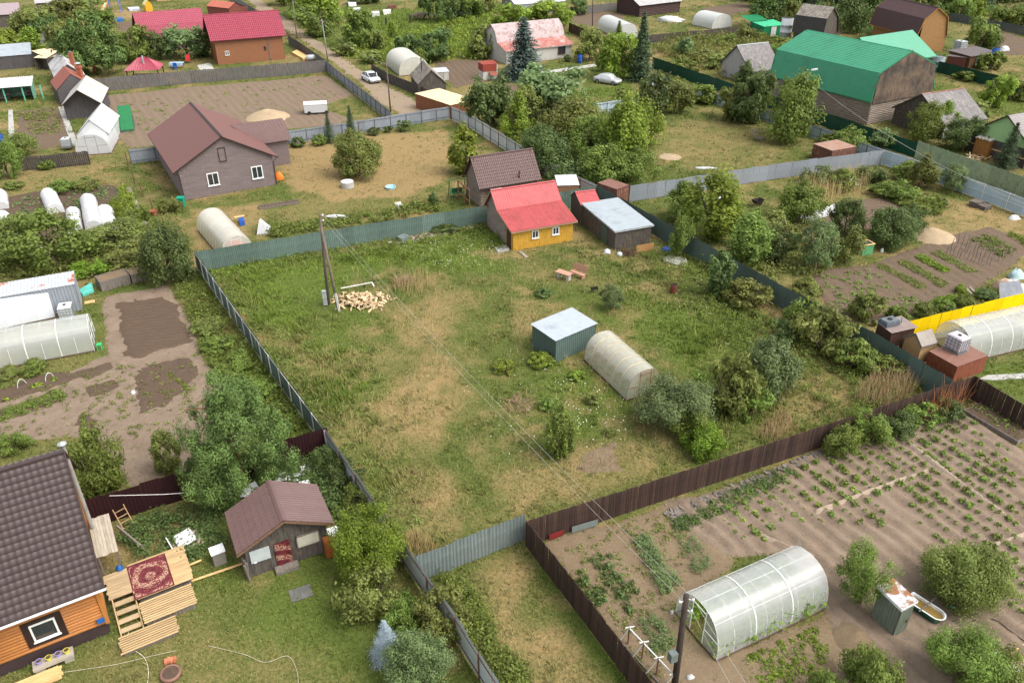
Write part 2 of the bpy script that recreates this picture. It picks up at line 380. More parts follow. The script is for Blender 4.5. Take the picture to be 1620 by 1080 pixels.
patch('ploughed_field', 'wide ploughed field before the grey plank fence', [(163,152),(300,138),(515,120),(560,150),(500,170),(560,190),(520,198),(425,207),(300,222),(206,234),(180,206)], soilmat('field_soil', (.135,.098,.068), (.21,.157,.112), (.19,.14,.098)), rows=((300,150),(335,190)), amp=.1, space=1.2, res=.5, edge=.6)
patch('vegetable_yard', 'sandy worked earth of the yard beside the two long greenhouses', [(-20,640),(95,592),(170,562),(165,470),(262,452),(302,500),(318,560),(375,640),(420,672),(330,735),(205,770),(165,705),(120,690),(-20,700)], tan_soil, res=.25, clod=.05)
patch('dug_bed', 'dark freshly dug bed of the sandy yard', [(188,482),(262,468),(300,520),(302,543),(205,575),(190,540)], dark_soil, rows=((190,500),(290,490)), amp=.09, space=.5, h=.07, res=.2, clod=.07, edge=1.0)
patch('dug_bed', 'dark bed with sprouts and a pale marrow trail in the sandy yard', [(205,585),(308,556),(322,590),(262,640),(222,655),(212,620)], dark_soil, h=.06, res=.2, clod=.09, edge=1.1)
patch('dug_bed', 'low dark bed with four green cabbage seedlings and white hoops', [(-20,622),(60,596),(150,578),(160,592),(60,625),(-20,645)], dark_soil, h=.08, res=.2, clod=.05)
patch('dug_bed', 'weedy strip bed beside the hooped bed', [(-20,655),(90,615),(112,628),(60,650),(-20,675)], dark_soil, h=.08, res=.2, clod=.06)
patch('dug_bed', 'small oblong bed with furrows by the garden path', [(110,592),(175,572),(185,585),(130,605)], dark_soil, h=.1, res=.15, clod=.06)
patch('dug_bed', 'small oblong bed with a grassy rim by the garden path', [(122,612),(180,597),(196,612),(140,632)], dark_soil, h=.09, res=.15, clod=.05)
patch('dug_bed', 'bed with a single row of lettuces at the end of the sandy yard', [(112,660),(150,648),(158,665),(140,690),(120,690)], dark_soil, h=.08, res=.15, clod=.05)
patch('vegetable_field', 'brown vegetable plot divided into strips behind the yellow fence', [(1285,432),(1370,420),(1450,392),(1508,372),(1570,360),(1640,392),(1600,420),(1545,455),(1500,490),(1440,498),(1390,512),(1320,505)], mid_soil, rows=((1370,420),(1460,480)), amp=.06, space=1.1, res=.35)
patch('garden_plot', 'bare brown plot beside the long white row cover', [(1335,322),(1390,312),(1445,335),(1420,352),(1365,366),(1300,360),(1310,340)], mid_soil, rows=((1340,330),(1420,350)), amp=.07, space=1.0, res=.4)
patch('tunnel_bed', 'dark garden bed under the white fleece tunnels', [(-10,318),(60,302),(120,294),(180,292),(205,330),(190,362),(100,372),(20,378),(-10,372)], dark_soil, rows=((30,330),(50,365)), amp=.05, space=1.1, res=.35)
patch('narrow_plot', 'narrow brown plot beside the row of joined sheds', [(27,176),(95,168),(108,205),(112,228),(52,238),(28,215)], mid_soil, rows=((30,200),(105,190)), amp=.06, space=1.0, res=.4)
patch('play_yard_plot', 'small dark plot in front of the red fence', [(182,36),(224,33),(226,48),(208,62),(192,60)], mid_soil, rows=((190,40),(220,38)), amp=.06, space=1.2, res=.6)
patch('far_field', 'distant bare field past the pale greenhouse', [(1105,14),(1178,4),(1192,14),(1150,26)], mid_soil, res=1.0)
patch('far_potato_field', 'distant ridged plot behind the small tarred shed', [(1550,50),(1590,52),(1640,68),(1640,88),(1560,86),(1530,80)], mid_soil, rows=((1560,60),(1620,80)), amp=.12, space=1.4, res=.8)
patch('kitchen_garden', 'small kitchen garden before the red and white toilet', [(688,98),(762,94),(775,112),(770,130),(720,138),(690,115)], mid_soil, rows=((700,100),(730,130)), amp=.07, space=1.1, res=.5)
patch('kitchen_garden', 'narrow garden strip before the blue spruce', [(778,125),(835,142),(862,165),(840,165),(790,150)], mid_soil, res=.5)
patch('far_garden', 'brown garden between the brown fence and the arched far greenhouse', [(900,22),(985,20),(985,34),(940,44),(910,36)], mid_soil, res=.8)
patch('dirt_road', 'dirt lane running between the yards', [(378,-12),(398,-12),(425,10),(470,42),(525,80),(580,118),(640,152),(700,182),(640,186),(600,160),(566,128),(520,92),(460,52),(410,16)], road_soil, res=.5, edge=.9, mod=lambda x, y: -.03*np.exp(-((vnoise(x, y, 6, 2)-.5)*4)**2), cat='road')
patch('bare_patch', 'bare trodden earth around the small young tree', [(925,715),(975,700),(985,745),(940,752),(915,735)], straw_soil, edge=1.2, res=.25, h=.02, bare=False)
#patch('trodden_path', 'worn trodden track down the middle of the meadow', [(700,530),(722,560),(712,640),(700,700),(680,690),(668,640),(690,580)], straw_soil, edge=1.8, res=.25, h=.02, bare=False)
#patch('sawdust_patch', 'worn ground right of the firewood heap', [(640,500),(720,465),(735,490),(700,530),(650,540)], straw_soil, edge=2.0, res=.25, h=.015, bare=False)

# ------------------------------------------------------------------ fences
def trap(p, d):
    def f(t):
        k = (t/p) % 1.0
        return d if k < .4 else (d*(1-(k-.4)/.1) if k < .5 else (0 if k < .9 else d*(k-.9)/.1))
    return f
def wave(p, d): return lambda t: d*.5*math.cos(2*math.pi*t/p)
wood_post = mat('fence_post_wood', (.10,.085,.07), grain='z'); steel_post = mat('painted_steel_post', (.30,.31,.31), rough=.5)
rust_steel = mat('rusty_steel', (.13,.065,.04), stain=(.25,.12,.06))
def fence(label, tops, h, m, style='sheet', width=1.15, post=2.5, side=1, pm=None, rails=True, pitch=.19, depth=.018, railm=None, name=None, cat='fence', prail=.05, lean=.012, rail_h=(.2,.85), over=0.0):
    P = [GZ(u, v, h) for u, v in tops]
    root = thing(name or {'sheet':'metal_fence','board':'board_fence','plank':'plank_fence'}[style], label, cat, P[0])
    pm = pm or rust_steel; railm = railm or pm
    for a, b in zip(P[:-1], P[1:]):
        d = b-a; L = d.length; e = d.normalized(); nrm = Vector((-e.y, e.x, 0))*side; rz = math.atan2(e.y, e.x)
        n = max(1, int(round(L/width))); w = L/n
        if style == 'sheet':
            mb = MB(); mb.sheet((0,0,.04), (w*1.01,0,0), (0,0,h-.04), pitch/4, trap(pitch, depth)); me = mb.mesh('sheet', m)
            for i in range(n):
                inst('sheet', me, root, a-P[0]+e*(w*i)+Vector((0,0,R(-.045,.035))), (R(-lean,lean)*1.5,R(-.006,.006),rz))
        elif style == 'board':
            mes = []
            for k in range(4):
                mb = MB(); hh = h+R(-.03,.03); mb.b2(0, w*.93, -.012, .012, .03, hh); mes.append(mb.mesh('board', m))
            for i in range(n): inst('board', random.choice(mes), root, a-P[0]+e*(w*i)+nrm*R(-.004,.004), (R(-lean,lean),R(-.01,.01),rz))
        else:
            mb = MB()
            for i in range(n):
                c = e*(w*(i+.5)); hh = h+R(-.06,.05)
                mb.box((c.x, c.y, hh/2+.02), (w*.9, .025, hh), rz, 0, R(-lean,lean), R(-.015,.015))
            o = mb.build('boards', m, root, a-P[0]); o['kind'] = 'stuff'
        k = max(1, int(round(L/post))); mb = MB(); mb.b2(-.035,.035,-.035,.035,0,h-.06+over); me = mb.mesh('post', pm)
        for i in range(k+1):
            if i == k and b is not P[-1]: continue
            inst('post', me, root, a-P[0]+e*(L*i/k)+nrm*.06)
        if rails:
            for fz in rail_h:
                mb = MB(); q = e*L; mb.bar(nrm*.045+Vector((0,0,h*fz)), q+nrm*.045+Vector((0,0,h*fz)), .03, prail); mb.build('rail', railm, root, a-P[0])
    return root
m_green = mat('grey_green_profiled_sheet', S(94,112,103), rough=.45, var=.12, spec=.4, stain=S(70,86,78), stain_amt=(.5,.7), objvar=.18)
m_dkgreen = mat('dark_green_profiled_sheet', S(82,99,94), rough=.45, var=.08, spec=.4)
m_emer = mat('emerald_profiled_sheet', S(14,62,48), rough=.45, var=.1)
m_grey = mat('grey_profiled_sheet', S(134,139,145), rough=.45, var=.06, stain=S(112,115,120), stain_amt=(.55,.8))
m_pale = mat('pale_zinc_sheet', S(186,192,194), rough=.42, var=.06, stain=S(160,165,166), stain_amt=(.55,.8))
m_blue = mat('pale_blue_sheet', S(168,186,196), rough=.45, var=.06)
m_zinc = mat('galvanised_sheet', S(118,128,126), rough=.4, var=.12, metal=.2, stain=S(90,100,96), stain_amt=(.5,.75))
m_maroon = mat('maroon_profiled_sheet', S(46,24,27), rough=.5, var=.1)
m_brownb = mat('dark_brown_stained_board', S(62,46,40), rough=.75, var=.4, grain='z', objvar=.32, bump=.3)
m_plank = mat('weathered_grey_plank', S(96,92,90), rough=.9, var=.4, grain='z', objvar=.15, scale=1.5)
m_plank_d = mat('dark_weathered_plank', S(72,66,62), rough=.9, var=.4, grain='z', objvar=.15, scale=1.5)
m_lgreen = mat('faded_green_plank', S(128,140,112), rough=.85, var=.2, grain='z', stain=S(106,108,84), stain_amt=(.5,.7))
m_redf = mat('crimson_profiled_sheet', S(118,22,32), rough=.5, var=.1)
m_yel = mat('yellow_profiled_sheet', S(238,200,4), rough=.45, var=.04)
white_steel = mat('white_painted_steel', (.62,.60,.56), rough=.5, var=.15)
fence('grey green profiled sheet fence at the back of the meadow', [(308,398),(540,361),(770,325),(944,293)], 2.0, m_green, side=1, lean=.006)
fence('dark green profiled sheet fence along the shrubby side of the meadow', [(945,293),(1087,370),(1280,474),(1380,524),(1508,601)], 2.0, m_dkgreen, side=1, railm=mat('pale_wood_rail', (.42,.36,.25)), over=.1)
fence('dark brown board fence between the meadow and the potato field', [(833,824),(960,784),(1250,690),(1543,594)], 1.85, m_brownb, 'board', .165, side=1, lean=.006)
fence('short dark brown board fence turning off at the raised bed corner', [(1543,594),(1640,652)], 1.85, m_brownb, 'board', .165, side=1)
fence('dark brown board fence between the mown lane and the straw littered plot', [(833,824),(935,952),(1040,1090)], 1.9, m_brownb, 'board', .165, side=1)
fence('galvanised profiled sheet gate fence closing the front of the meadow', [(657,878),(745,846),(831,812)], 1.95, m_zinc, side=1, pitch=.21, depth=.03)
fence('pale grey sheet fence with rusty posts behind the bath house', [(514,678),(590,787),(636,853),(720,972),(800,1096)], 1.95, m_pale, side=-1, pm=rust_steel, post=2.6)
fence('dark green sheet fence on a white steel frame beside the sandy yard', [(308,398),(410,540),(514,678)], 1.95, m_dkgreen, side=-1, pm=white_steel, post=2.2, rail_h=(.12,.93))
fence('dark maroon sheet fence between the pine and the bath house', [(120,795),(313,738),(517,675)], 2.0, m_maroon, side=1)
fence('grey sheet fence across the back of the sandy yard', [(203,237),(320,224),(425,211),(540,195),(713,168)], 1.8, m_grey, side=-1, pm=mat('dark_grey_steel', (.12,.12,.13)))
fence('grey sheet fence along the lane with the parked white car', [(516,97),(618,176)], 1.8, m_grey, side=-1, pm=mat('dark_grey_steel', (.12,.12,.13)))
fence('pale zinc sheet fence stepping down to the log cabin', [(714,169),(741,179),(830,233),(893,268),(945,293)], 2.0, m_pale, side=-1)
fence('weathered grey plank fence across the far end of the ploughed field', [(147,125),(300,112),(420,103),(515,95)], 2.1, m_plank, 'plank', .3, side=1, pm=wood_post, lean=.02)
fence('short weathered plank fence beside the lane lamp posts', [(516,96),(490,78),(455,55)], 1.8, m_plank, 'plank', .3, side=-1, pm=wood_post)
fence('smooth grey sheet fence between the two right hand gardens', [(997,294),(1163,269),(1280,252),(1400,237)], 1.9, m_grey, side=1, pitch=.19, depth=.015)
fence('pale blue sheet fence with framed panels behind the pallet stack', [(1400,237),(1480,262),(1560,291),(1640,320)], 1.9, m_blue, side=-1, pm=white_steel, post=3.0, rail_h=(.06,.5,.95))
fence('dark emerald sheet fence below the green roofed barn', [(1033,90),(1173,137),(1293,174),(1452,226)], 2.0, m_emer, side=1)
fence('faded green plank fence above the pale blue fence', [(1453,223),(1570,263),(1640,287)], 2.3, m_lgreen, 'plank', .16, side=1, pm=wood_post)
fence('pale sheet fence below the emerald fence beside the wide grass verge', [(1033,117),(1150,153),(1300,202),(1400,237)], 1.7, m_blue, side=-1)
fence('short pale sheet fence behind the silver covered car', [(937,164),(1007,155),(1035,120)], 1.8, m_blue, side=-1)
fence('dark emerald sheet fence before the small tarred shed', [(1486,97),(1560,115),(1640,134)], 2.0, m_emer, side=1)
fence('dark plank fence behind the pale arched greenhouse', [(1023,56),(1080,51),(1192,41)], 1.7, m_plank_d, 'plank', .35, side=1, pm=wood_post)
fence('dark brown sheet fence behind the white gambrel house', [(900,36),(966,62)], 2.0, mat('dark_brown_profiled_sheet', S(58,40,36), rough=.5), side=1)
fence('distant grey plank fence beside the far log house', [(918,10),(1013,1)], 2.0, m_plank, 'plank', .5, side=1, pm=wood_post)
fence('distant dark mesh and board fence below the forest edge', [(1490,18),(1560,30),(1640,46)], 1.8, mat('dark_slate_board', S(80,86,84), rough=.9), 'plank', .4, side=1, pm=wood_post)
fence('leaning dark plank fence in front of the film greenhouse', [(30,249),(90,244),(138,239)], 1.7, m_plank_d, 'plank', .22, side=-1, pm=wood_post, lean=.03)
fence('bright yellow sheet fence behind the big arched greenhouse', [(1440,507),(1540,483),(1640,458)], 1.9, m_yel, side=1)
fence('old grey plank fence along the lane beside the grey shed', [(587,101),(613,116),(668,137),(716,170)], 1.7, m_plank_d, 'plank', .25, side=1, pm=wood_post, lean=.03)
fence('tall crimson sheet fence behind the play yard', [(148,-26),(240,-32),(352,-40)], 2.6, m_redf, side=1)
fence('blue grey sheet fence beside the dirt lane at the far end', [(362,-12),(376,-2),(411,19)], 1.8, m_grey, side=-1)
# ------------------------------------------------------------------ buildings
E = GZ                                                               # ground point below a roof corner seen at (u, v) and z metres up
frame_white = mat('white_window_frame', (.72,.72,.70), rough=.5, var=.06); glass = glassmat()
dark_trim = mat('dark_brown_trim', S(58,44,40), rough=.6); grey_wood = mat('weathered_wood', S(112,104,96), rough=.9, var=.4, grain='z', bump=.3)
dark_wood = mat('dark_weathered_wood', S(82,76,70), rough=.9, var=.5, grain='z', bump=.3, stain=S(116,98,76), stain_amt=(.55,.7), stain_scale=2.5)
log_grey = mat('weathered_log', S(134,122,110), rough=.9, var=.35, grain='x', bump=.3); log_side = mat('weathered_log_side', S(134,122,110), rough=.9, var=.35, grain='y', bump=.3)
raw_wood = mat('fresh_sawn_wood', S(214,176,120), rough=.8, var=.2, grain='x'); old_board = mat('old_grey_board', S(140,130,118), rough=.9, var=.3, grain='x')
def wall_panel(mb, o, e, n, L, top, style, z0=0.0, bw=.15, mi=0):
    o = Vector((o[0], o[1], 0)); e = Vector((e[0], e[1], 0)); n = Vector((n[0], n[1], 0)); Z = Vector((0,0,1))
    N = max(2, int(L/.4)); ss = [L*i/N for i in range(N+1)]
    vs = [o+Z*z0, o+e*L+Z*z0]+[o+e*s+Z*top(s) for s in reversed(ss)]
    mb.add(vs, [tuple(range(len(vs)))], mi)
    if style == 'board':
        k = max(1, int(L/bw)); w = L/k
        for i in range(k):
            a, b = w*i+.006, w*(i+1)-.006; zt = min(top(a), top(b)); p = R(.008,.022)
            q = [o+e*a+Z*z0, o+e*b+Z*z0, o+e*b+Z*zt, o+e*a+Z*zt]; f = [x+n*p for x in q]
            mb.add(q+f, [(4,5,6,7),(0,4,7,3),(1,2,6,5),(3,7,6,2)], mi)
    elif style in ('log', 'siding'):
        z = z0; zmax = max(top(s) for s in ss); fine_s = [L*i/60 for i in range(61)]
        while z < zmax-.02:
            zz = min(z+bw, zmax); ok = [s for s in fine_s if top(s) >= zz-.03]
            if len(ok) > 1:
                a, b = ok[0], ok[-1]
                if style == 'log':
                    ex = .16 if bw > .17 else 0.0; ang = [(-.0,0),(.25,.75),(.5,1),(.75,.75),(1,0)]
                    ring = [(z+bw*f, .09*d) for f, d in ang]
                    vs = [o+e*(a-ex)+Z*q+n*d for q, d in ring]+[o+e*(b+ex)+Z*q+n*d for q, d in ring]
                    mb.add(vs, [(i,i+5,i+6,i+1) for i in range(4)]+[(0,1,2,3,4),(9,8,7,6,5)], mi)
                else:
                    q = [o+e*a+Z*(z+.004)+n*.025, o+e*b+Z*(z+.004)+n*.025, o+e*b+Z*zz+n*.004, o+e*a+Z*zz+n*.004, o+e*a+Z*(z+.004), o+e*b+Z*(z+.004)]
                    mb.add(q, [(0,1,2,3),(4,5,1,0)], mi)
            z += bw
def slope(mb, A, B, C, D, fn, nu, nv, mi=0):
    A, B, C, D = map(Vector, (A, B, C, D)); nrm = (B-A).cross(D-A).normalized()
    if nrm.z < 0: nrm = -nrm
    Lu = (B-A).length; Lv = (D-A).length; vs = []; fs = []
    vv = nv if isinstance(nv, list) else [j/nv for j in range(nv+1)]
    for v in vv:
        for i in range(nu+1):
            u = i/nu; p = (A*(1-u)+B*u)*(1-v)+(D*(1-u)+C*u)*v; vs.append(p+nrm*fn(Lu*u, Lv*v))
    for j in range(len(vv)-1):
        for i in range(nu): a = j*(nu+1)+i; fs.append((a, a+1, a+nu+2, a+nu+1))
    mb.add(vs, fs, mi)
def add_window(root, P, e, n, w, h, fm=None, mull=1, depth=.05, pane_m=None, cross=False, name='window', fw=.07):
    """window with its own frame and pane; P = lower centre of the opening on the wall face"""
    fm = fm or frame_white; rz = math.atan2(e[1], e[0]); mb = MB(); d = depth
    mb.b2(-w/2,w/2,-d,.01,0,fw); mb.b2(-w/2,w/2,-d,.01,h-fw,h); mb.b2(-w/2,-w/2+fw,-d,.01,fw,h-fw); mb.b2(w/2-fw,w/2,-d,.01,fw,h-fw)
    for i in range(mull): x = -w/2+w*(i+1)/(mull+1); mb.b2(x-.03,x+.03,-d+.006,.01,fw,h-fw)
    if cross: mb.b2(-w/2+fw,w/2-fw,-d+.009,.01,h*.5-.025,h*.5+.025)
    mb.b2(-w/2-.05,w/2+.05,-d-.05,.01,-.04,-.003)
    nrm_sign = e[0]*n[1]-e[1]*n[0]
    o = mb.build(name, fm, root, P, rz)
    if nrm_sign > 0: o.rotation_euler.z = rz+math.pi
    mb = MB(); mb.b2(-w/2+fw*.6,w/2-fw*.6,-.02,.006,fw*.6,h-fw*.6); mb.build('pane', pane_m or glass, o); return o
def add_door(root, P, e, n, w, h, m, fm=None):
    rz = math.atan2(e[1], e[0])+(math.pi if e[0]*n[1]-e[1]*n[0] > 0 else 0); mb = MB(); k = max(2, int(w/.16))
    for i in range(k): mb.b2(-w/2+w*i/k+.004,-w/2+w*(i+1)/k-.004,-.05,.01,0,h)
    o = mb.build('door', m, root, P, rz); mb = MB(); mb.b2(w/2-.16,w/2-.12,-.09,-.045,h*.45,h*.55); mb.build('handle', rust_steel, o)
    mb = MB(); mb.b2(-w/2-.07,-w/2-.004,-.06,.01,0,h+.07); mb.b2(w/2+.004,w/2+.07,-.06,.01,0,h+.07); mb.b2(-w/2-.004,w/2+.004,-.06,.01,h+.003,h+.07); mb.build('door_frame', fm or m, root, P, rz)
    return o
ribs = lambda u, v: (trap(.2,.022)(u))
def waves(p=.15, d=.03): return lambda u, v: d*.5*math.cos(2*math.pi*u/p)
def tiles(p=.2, d=.03, s=.35, st=.03): return lambda u, v: d*.5*math.cos(2*math.pi*u/p)+st*(1-((v/s)%1.0))
def tilerows(Lv, s=.35):
    r = [0.0]; k = 1
    while k*s < Lv: r += [k*s/Lv-.0008, k*s/Lv+.0008]; k += 1
    return r+[1.0]
flat_fn = lambda u, v: 0.0
def house(name, label, cat, a, b, D, axis, prof, roofm, wall, ov=.3, fn=ribs, du=.05, tile=None, walls=None, windows=(), doors=(), fascia=None, rake=None, cap=None, z0=0.0, bw=.15, skip='', lap=None, group=None):
    a, b = Vector(a), Vector(b); d = b-a; L = d.length; rz = math.atan2(d.y, d.x)
    root = thing(name, label, cat, (a.x, a.y, 0), rz, group); walls = walls or {}; rake = ov if rake is None else rake
    W = D if axis == 'x' else L; Ln = L if axis == 'x' else D
    def pz(t):
        t = min(max(t, prof[0][0]), prof[-1][0])
        for (t0, q0), (t1, q1) in zip(prof[:-1], prof[1:]):
            if t <= t1: return q0+(q1-q0)*(t-t0)/(t1-t0)
        return prof[-1][1]
    rzf = (lambda x, y: pz(y)) if axis == 'x' else (lambda x, y: pz(x))
    ox, oy = (rake, ov) if axis == 'x' else (ov, rake)
    x0, x1, y0, y1 = ox, L-ox, oy, D-oy
    spec = {'F': ((x0,y0),(1,0),(0,-1),x1-x0), 'B': ((x0,y1),(1,0),(0,1),x1-x0), 'L': ((x0,y0),(0,1),(-1,0),y1-y0), 'R': ((x1,y0),(0,1),(1,0),y1-y0)}
    for k, (o, e, n, LL) in spec.items():
        if k in skip: continue
        segs = walls.get(k, wall); segs = segs if isinstance(segs, list) else [(0, 1, *segs)]
        capz = 1e9 if (k in 'LR') == (axis == 'x') else (prof[0] if k in 'FL' else prof[-1])[1]+ov*.7
        for f0, f1, st, m in segs:
            mb = MB(); oo = (o[0]+e[0]*LL*f0, o[1]+e[1]*LL*f0); wall_panel(mb, oo, e, n, LL*(f1-f0), lambda s: min(rzf(oo[0]+e[0]*s, oo[1]+e[1]*s)-.04, capz), st, z0, bw)
            mb.build('wall', m, root)
    for si, s, z, w, h, *kw in windows:
        o, e, n, LL = spec[si]; kw = kw[0] if kw else {}
        add_window(root, (o[0]+e[0]*s+n[0]*.03, o[1]+e[1]*s+n[1]*.03, z), e, n, w, h, **kw)
    for si, s, w, h, m in doors:
        o, e, n, LL = spec[si]; add_door(root, (o[0]+e[0]*s+n[0]*.03, o[1]+e[1]*s+n[1]*.03, z0), e, n, w, h, m)
    for i, ((t0, q0), (t1, q1)) in enumerate(zip(prof[:-1], prof[1:])):
        up = q1 >= q0
        lo, hi = ((t0,q0),(t1,q1)) if up else ((t1,q1),(t0,q0))
        P = lambda s, tq: (s, tq[0], tq[1]+.02) if axis == 'x' else (tq[0], s, tq[1]+.02)
        A, B, C, Dd = P(0,lo), P(Ln,lo), P(Ln,hi), P(0,hi); Lv = math.hypot(t1-t0, q1-q0)
        mb = MB(); rm = roofm[i % len(roofm)] if isinstance(roofm, list) else roofm; ff = fn[i % len(fn)] if isinstance(fn, list) else fn
        slope(mb, A, B, C, Dd, ff, max(2, int(Ln/du)), tilerows(Lv, tile) if tile else (lap or 1)); mb.build('roof_slope', rm, root)
    if fascia:
        mb = MB()
        for (t0, q0), (t1, q1) in zip(prof[:-1], prof[1:]):
            for s in (0.012, Ln-.012):
                P = lambda t, q: (s, t, q-.06) if axis == 'x' else (t, s, q-.06)
                mb.bar(P(t0,q0), P(t1,q1), .03, .14)
        for t, q in (prof[0], prof[-1]):
            mb.bar((0,t,q-.07) if axis == 'x' else (t,0,q-.07), (Ln,t,q-.07) if axis == 'x' else (t,Ln,q-.07), .03, .12)
        mb.build('fascia', fascia, root)
    if cap:
        t, q = max(prof, key=lambda p: p[1]); mb = MB()
        for sx in (-1, 1):
            A = (0,t,q+.07) if axis == 'x' else (t,0,q+.07); B = (Ln,t,q+.07) if axis == 'x' else (t,Ln,q+.07)
            o2 = (0,sx*.16,-.07) if axis == 'x' else (sx*.16,0,-.07)
            mb.add([A, B, tuple(p+k for p, k in zip(B, o2)), tuple(p+k for p, k in zip(A, o2))], [(0,1,2,3)])
        mb.build('ridge_cap', cap, root)
    root['_L'] = L; return root

# --- the yellow house of the meadow
red_roof = mat('faded_red_roof_sheet', S(172,84,84), rough=.6, var=.1, stain=S(148,74,74), stain_amt=(.45,.75), stain_scale=.6)
yellow_board = mat('ochre_painted_board', S(192,148,56), rough=.75, var=.3, grain='z', stain=S(178,128,40), stain_amt=(.52,.7), stain_scale=3)
yh = house('yellow_house', 'yellow board house with faded red roof and two small windows', 'house', E(809,368,2.1), E(914,350,2.1), 7.3, 'x', [(0,2.1),(3.6,3.0),(5.2,4.55),(7.3,2.15)], red_roof, ('board', yellow_board), ov=.35, rake=.35,
  fn=[waves(.14,.05), trap_ := (lambda u, v: trap(.25,.02)(u)), trap_], du=.033, fascia=mat('raw_fascia_board', S(150,128,104), grain='x'), cap=red_roof,
  walls={'L': [(0,.25,'board',yellow_board),(.25,1,'log',log_side)], 'R': [(0,.4,'board',yellow_board),(.4,1,'log',log_side)]}, bw=.17,
  windows=[('F',2.3,.95,.75,.8,dict(fm=mat('whitewashed_frame',(.62,.60,.55)),fw=.1)),('F',4.5,.95,.75,.8,dict(fm=MATS['white_window_frame'],fw=.1))], doors=[('L',.95,.75,1.8,mat('dark_brown_door',S(70,52,42),grain='z'))])
# --- wooden shed with the pale flat roof, and the small red roofed shed behind it
white_roof = mat('pale_zinc_roof', S(160,168,173), rough=.5, var=.06, stain=S(134,143,149), stain_amt=(.5,.7), stain_scale=.7, metal=.1)
shed = house('plank_shed', 'weathered plank shed with flat pale zinc roof by the dark green fence', 'shed', E(973,366.6,2.05), E(1035,356,2.05), 7.2, 'x', [(0,2.05),(7.2,2.35)], white_roof, ('board', dark_wood), ov=.18, fn=lambda u, v: .008*(int(u/1.0)%2), du=.5, bw=.16, fascia=mat('zinc_edge', (.36,.38,.38)), lap=6,
  doors=[('L',2.0,.9,1.75,mat('dull_green_door', S(74,88,74), grain='z'))])
house('red_roofed_shed', 'small shed with steep red roof behind the flat roofed plank shed', 'shed', E(919,325.7,2.2), E(951,322,2.2), 3.2, 'x', [(0,2.2),(1.8,3.05),(3.2,2.1)], red_roof, ('board', dark_wood), ov=.12, fn=waves(.15,.03), du=.04, cap=red_roof)
# --- log cabin with brown tiled roof
brown_tile = mat('brown_metal_tile', S(96,74,70), rough=.45, var=.08, spec=.45); 
cabin = house('log_cabin', 'log cabin with dark brown ribbed tile roof behind the meadow fence', 'house', E(758,300,2.3), E(857,284,2.3), 4.7, 'x', [(0,2.3),(2.35,5.15),(4.7,2.3)], brown_tile, ('log', log_grey), ov=.55, rake=.4, fn=tiles(.22,.05,.35,.035), du=.045, tile=.35, fascia=dark_trim, cap=brown_tile, walls={'L': ('log', log_side), 'R': ('log', log_side)}, bw=.22,
  windows=[('L',1.6,1.0,.6,.8,dict(fm=mat('plain_wood_frame',S(150,120,84))))])
mb = MB(); mb.tube([(4.9,.35,2.0),(4.9,.35,3.5)], .07, 8); mb.build('stove_pipe', mat('black_pipe', (.03,.025,.025), rough=.6), cabin)
mb = MB(); mb.sheet((1.3,-.55,1.9), (1.3,0,0), (0,.9,.35), .03, wave(.13,.03)); mb.build('awning', m_pale, cabin)
porch = MB(); 
for y in (.6, 2.2, 3.8): mb = MB(); mb.tube([(-.9,y,0),(-.9,y,2.15)], .07, 6); mb.build('porch_post', mat('brown_log_post', S(122,84,60), grain='z'), cabin)
porch.bar((-.9,.4,2.2),(-.9,4.0,2.2),.1); porch.bar((-.9,.6,.9),(-.9,3.8,.9),.07); porch.build('porch_rail', MATS['brown_log_post'], cabin)
# --- brown brick-clad house with porch wing
def brickmat(name, a, b_, mortar, sc=(1,1,1), w=.9, h=.09):
    m, nt, b = _nodes(name); tc = nt.nodes.new('ShaderNodeTexCoord'); mp = nt.nodes.new('ShaderNodeMapping'); nt.links.new(tc.outputs['Object'], mp.inputs[0]); mp.inputs['Rotation'].default_value = (math.pi/2,0,0)
    br = nt.nodes.new('ShaderNodeTexBrick'); br.inputs['Color1'].default_value = a+(1,); br.inputs['Color2'].default_value = b_+(1,); br.inputs['Mortar'].default_value = mortar+(1,)
    br.inputs['Scale'].default_value = 1; br.inputs['Brick Width'].default_value = w; br.inputs['Row Height'].default_value = h; br.inputs['Mortar Size'].default_value = .012; br.offset_frequency = 2
    nt.links.new(mp.outputs[0], br.inputs[0]); n = noise(nt, 3, 5); c = mixc(nt, ramp(nt, n, .62, .72), br.outputs[0], tuple(min(1,x*1.55) for x in b_)); nt.links.new(c, b.inputs['Base Color']); b.inputs['Roughness'].default_value = .85; return m
clad = brickmat('taupe_brick_cladding', S(112,99,98), S(128,114,112), S(88,78,76)); clad_s = mat('taupe_side_cladding', S(122,108,106), rough=.85, var=.08)
shingle = mat('red_brown_shingle', S(108,70,62), rough=.6, var=.22, scale=9, spec=.5, objvar=0)
bh = house('brown_house', 'taupe brick clad house with red brown shingle roof and two white windows', 'house', E(273.4,274.8,3.3), E(440.3,248.3,3.3), 17.0, 'y', [(0,3.3),(5.73,6.5),(11.5,3.3)], shingle, ('plain', clad), ov=.6, rake=.35, fn=flat_fn, du=1, walls={'L': ('plain', clad_s), 'R': ('plain', clad_s)}, fascia=dark_trim, cap=dark_trim,
  windows=[('F',3.45,1.15,1.25,1.45,dict(fw=.1)),('F',8.35,1.1,1.25,1.45,dict(fw=.1))])
mb = MB(); w, h = .75, 1.5
for p, q in (((-w/2,0),(w/2,0)),((-w/2,h),(w/2,h)),((-w/2,0),(-w/2,h)),((w/2,0),(w/2,h))): mb.bar((p[0],-.03,p[1]),(q[0],-.03,q[1]),.08,.05)
mb.build('attic_hatch', dark_trim, bh, (5.5,.33,3.7)); mb = MB(); mb.tube([(.1,.5,3.1),(.62,.3,2.9),(.66,.28,.1)], .05, 6); mb.build('drain_pipe', dark_trim, bh)
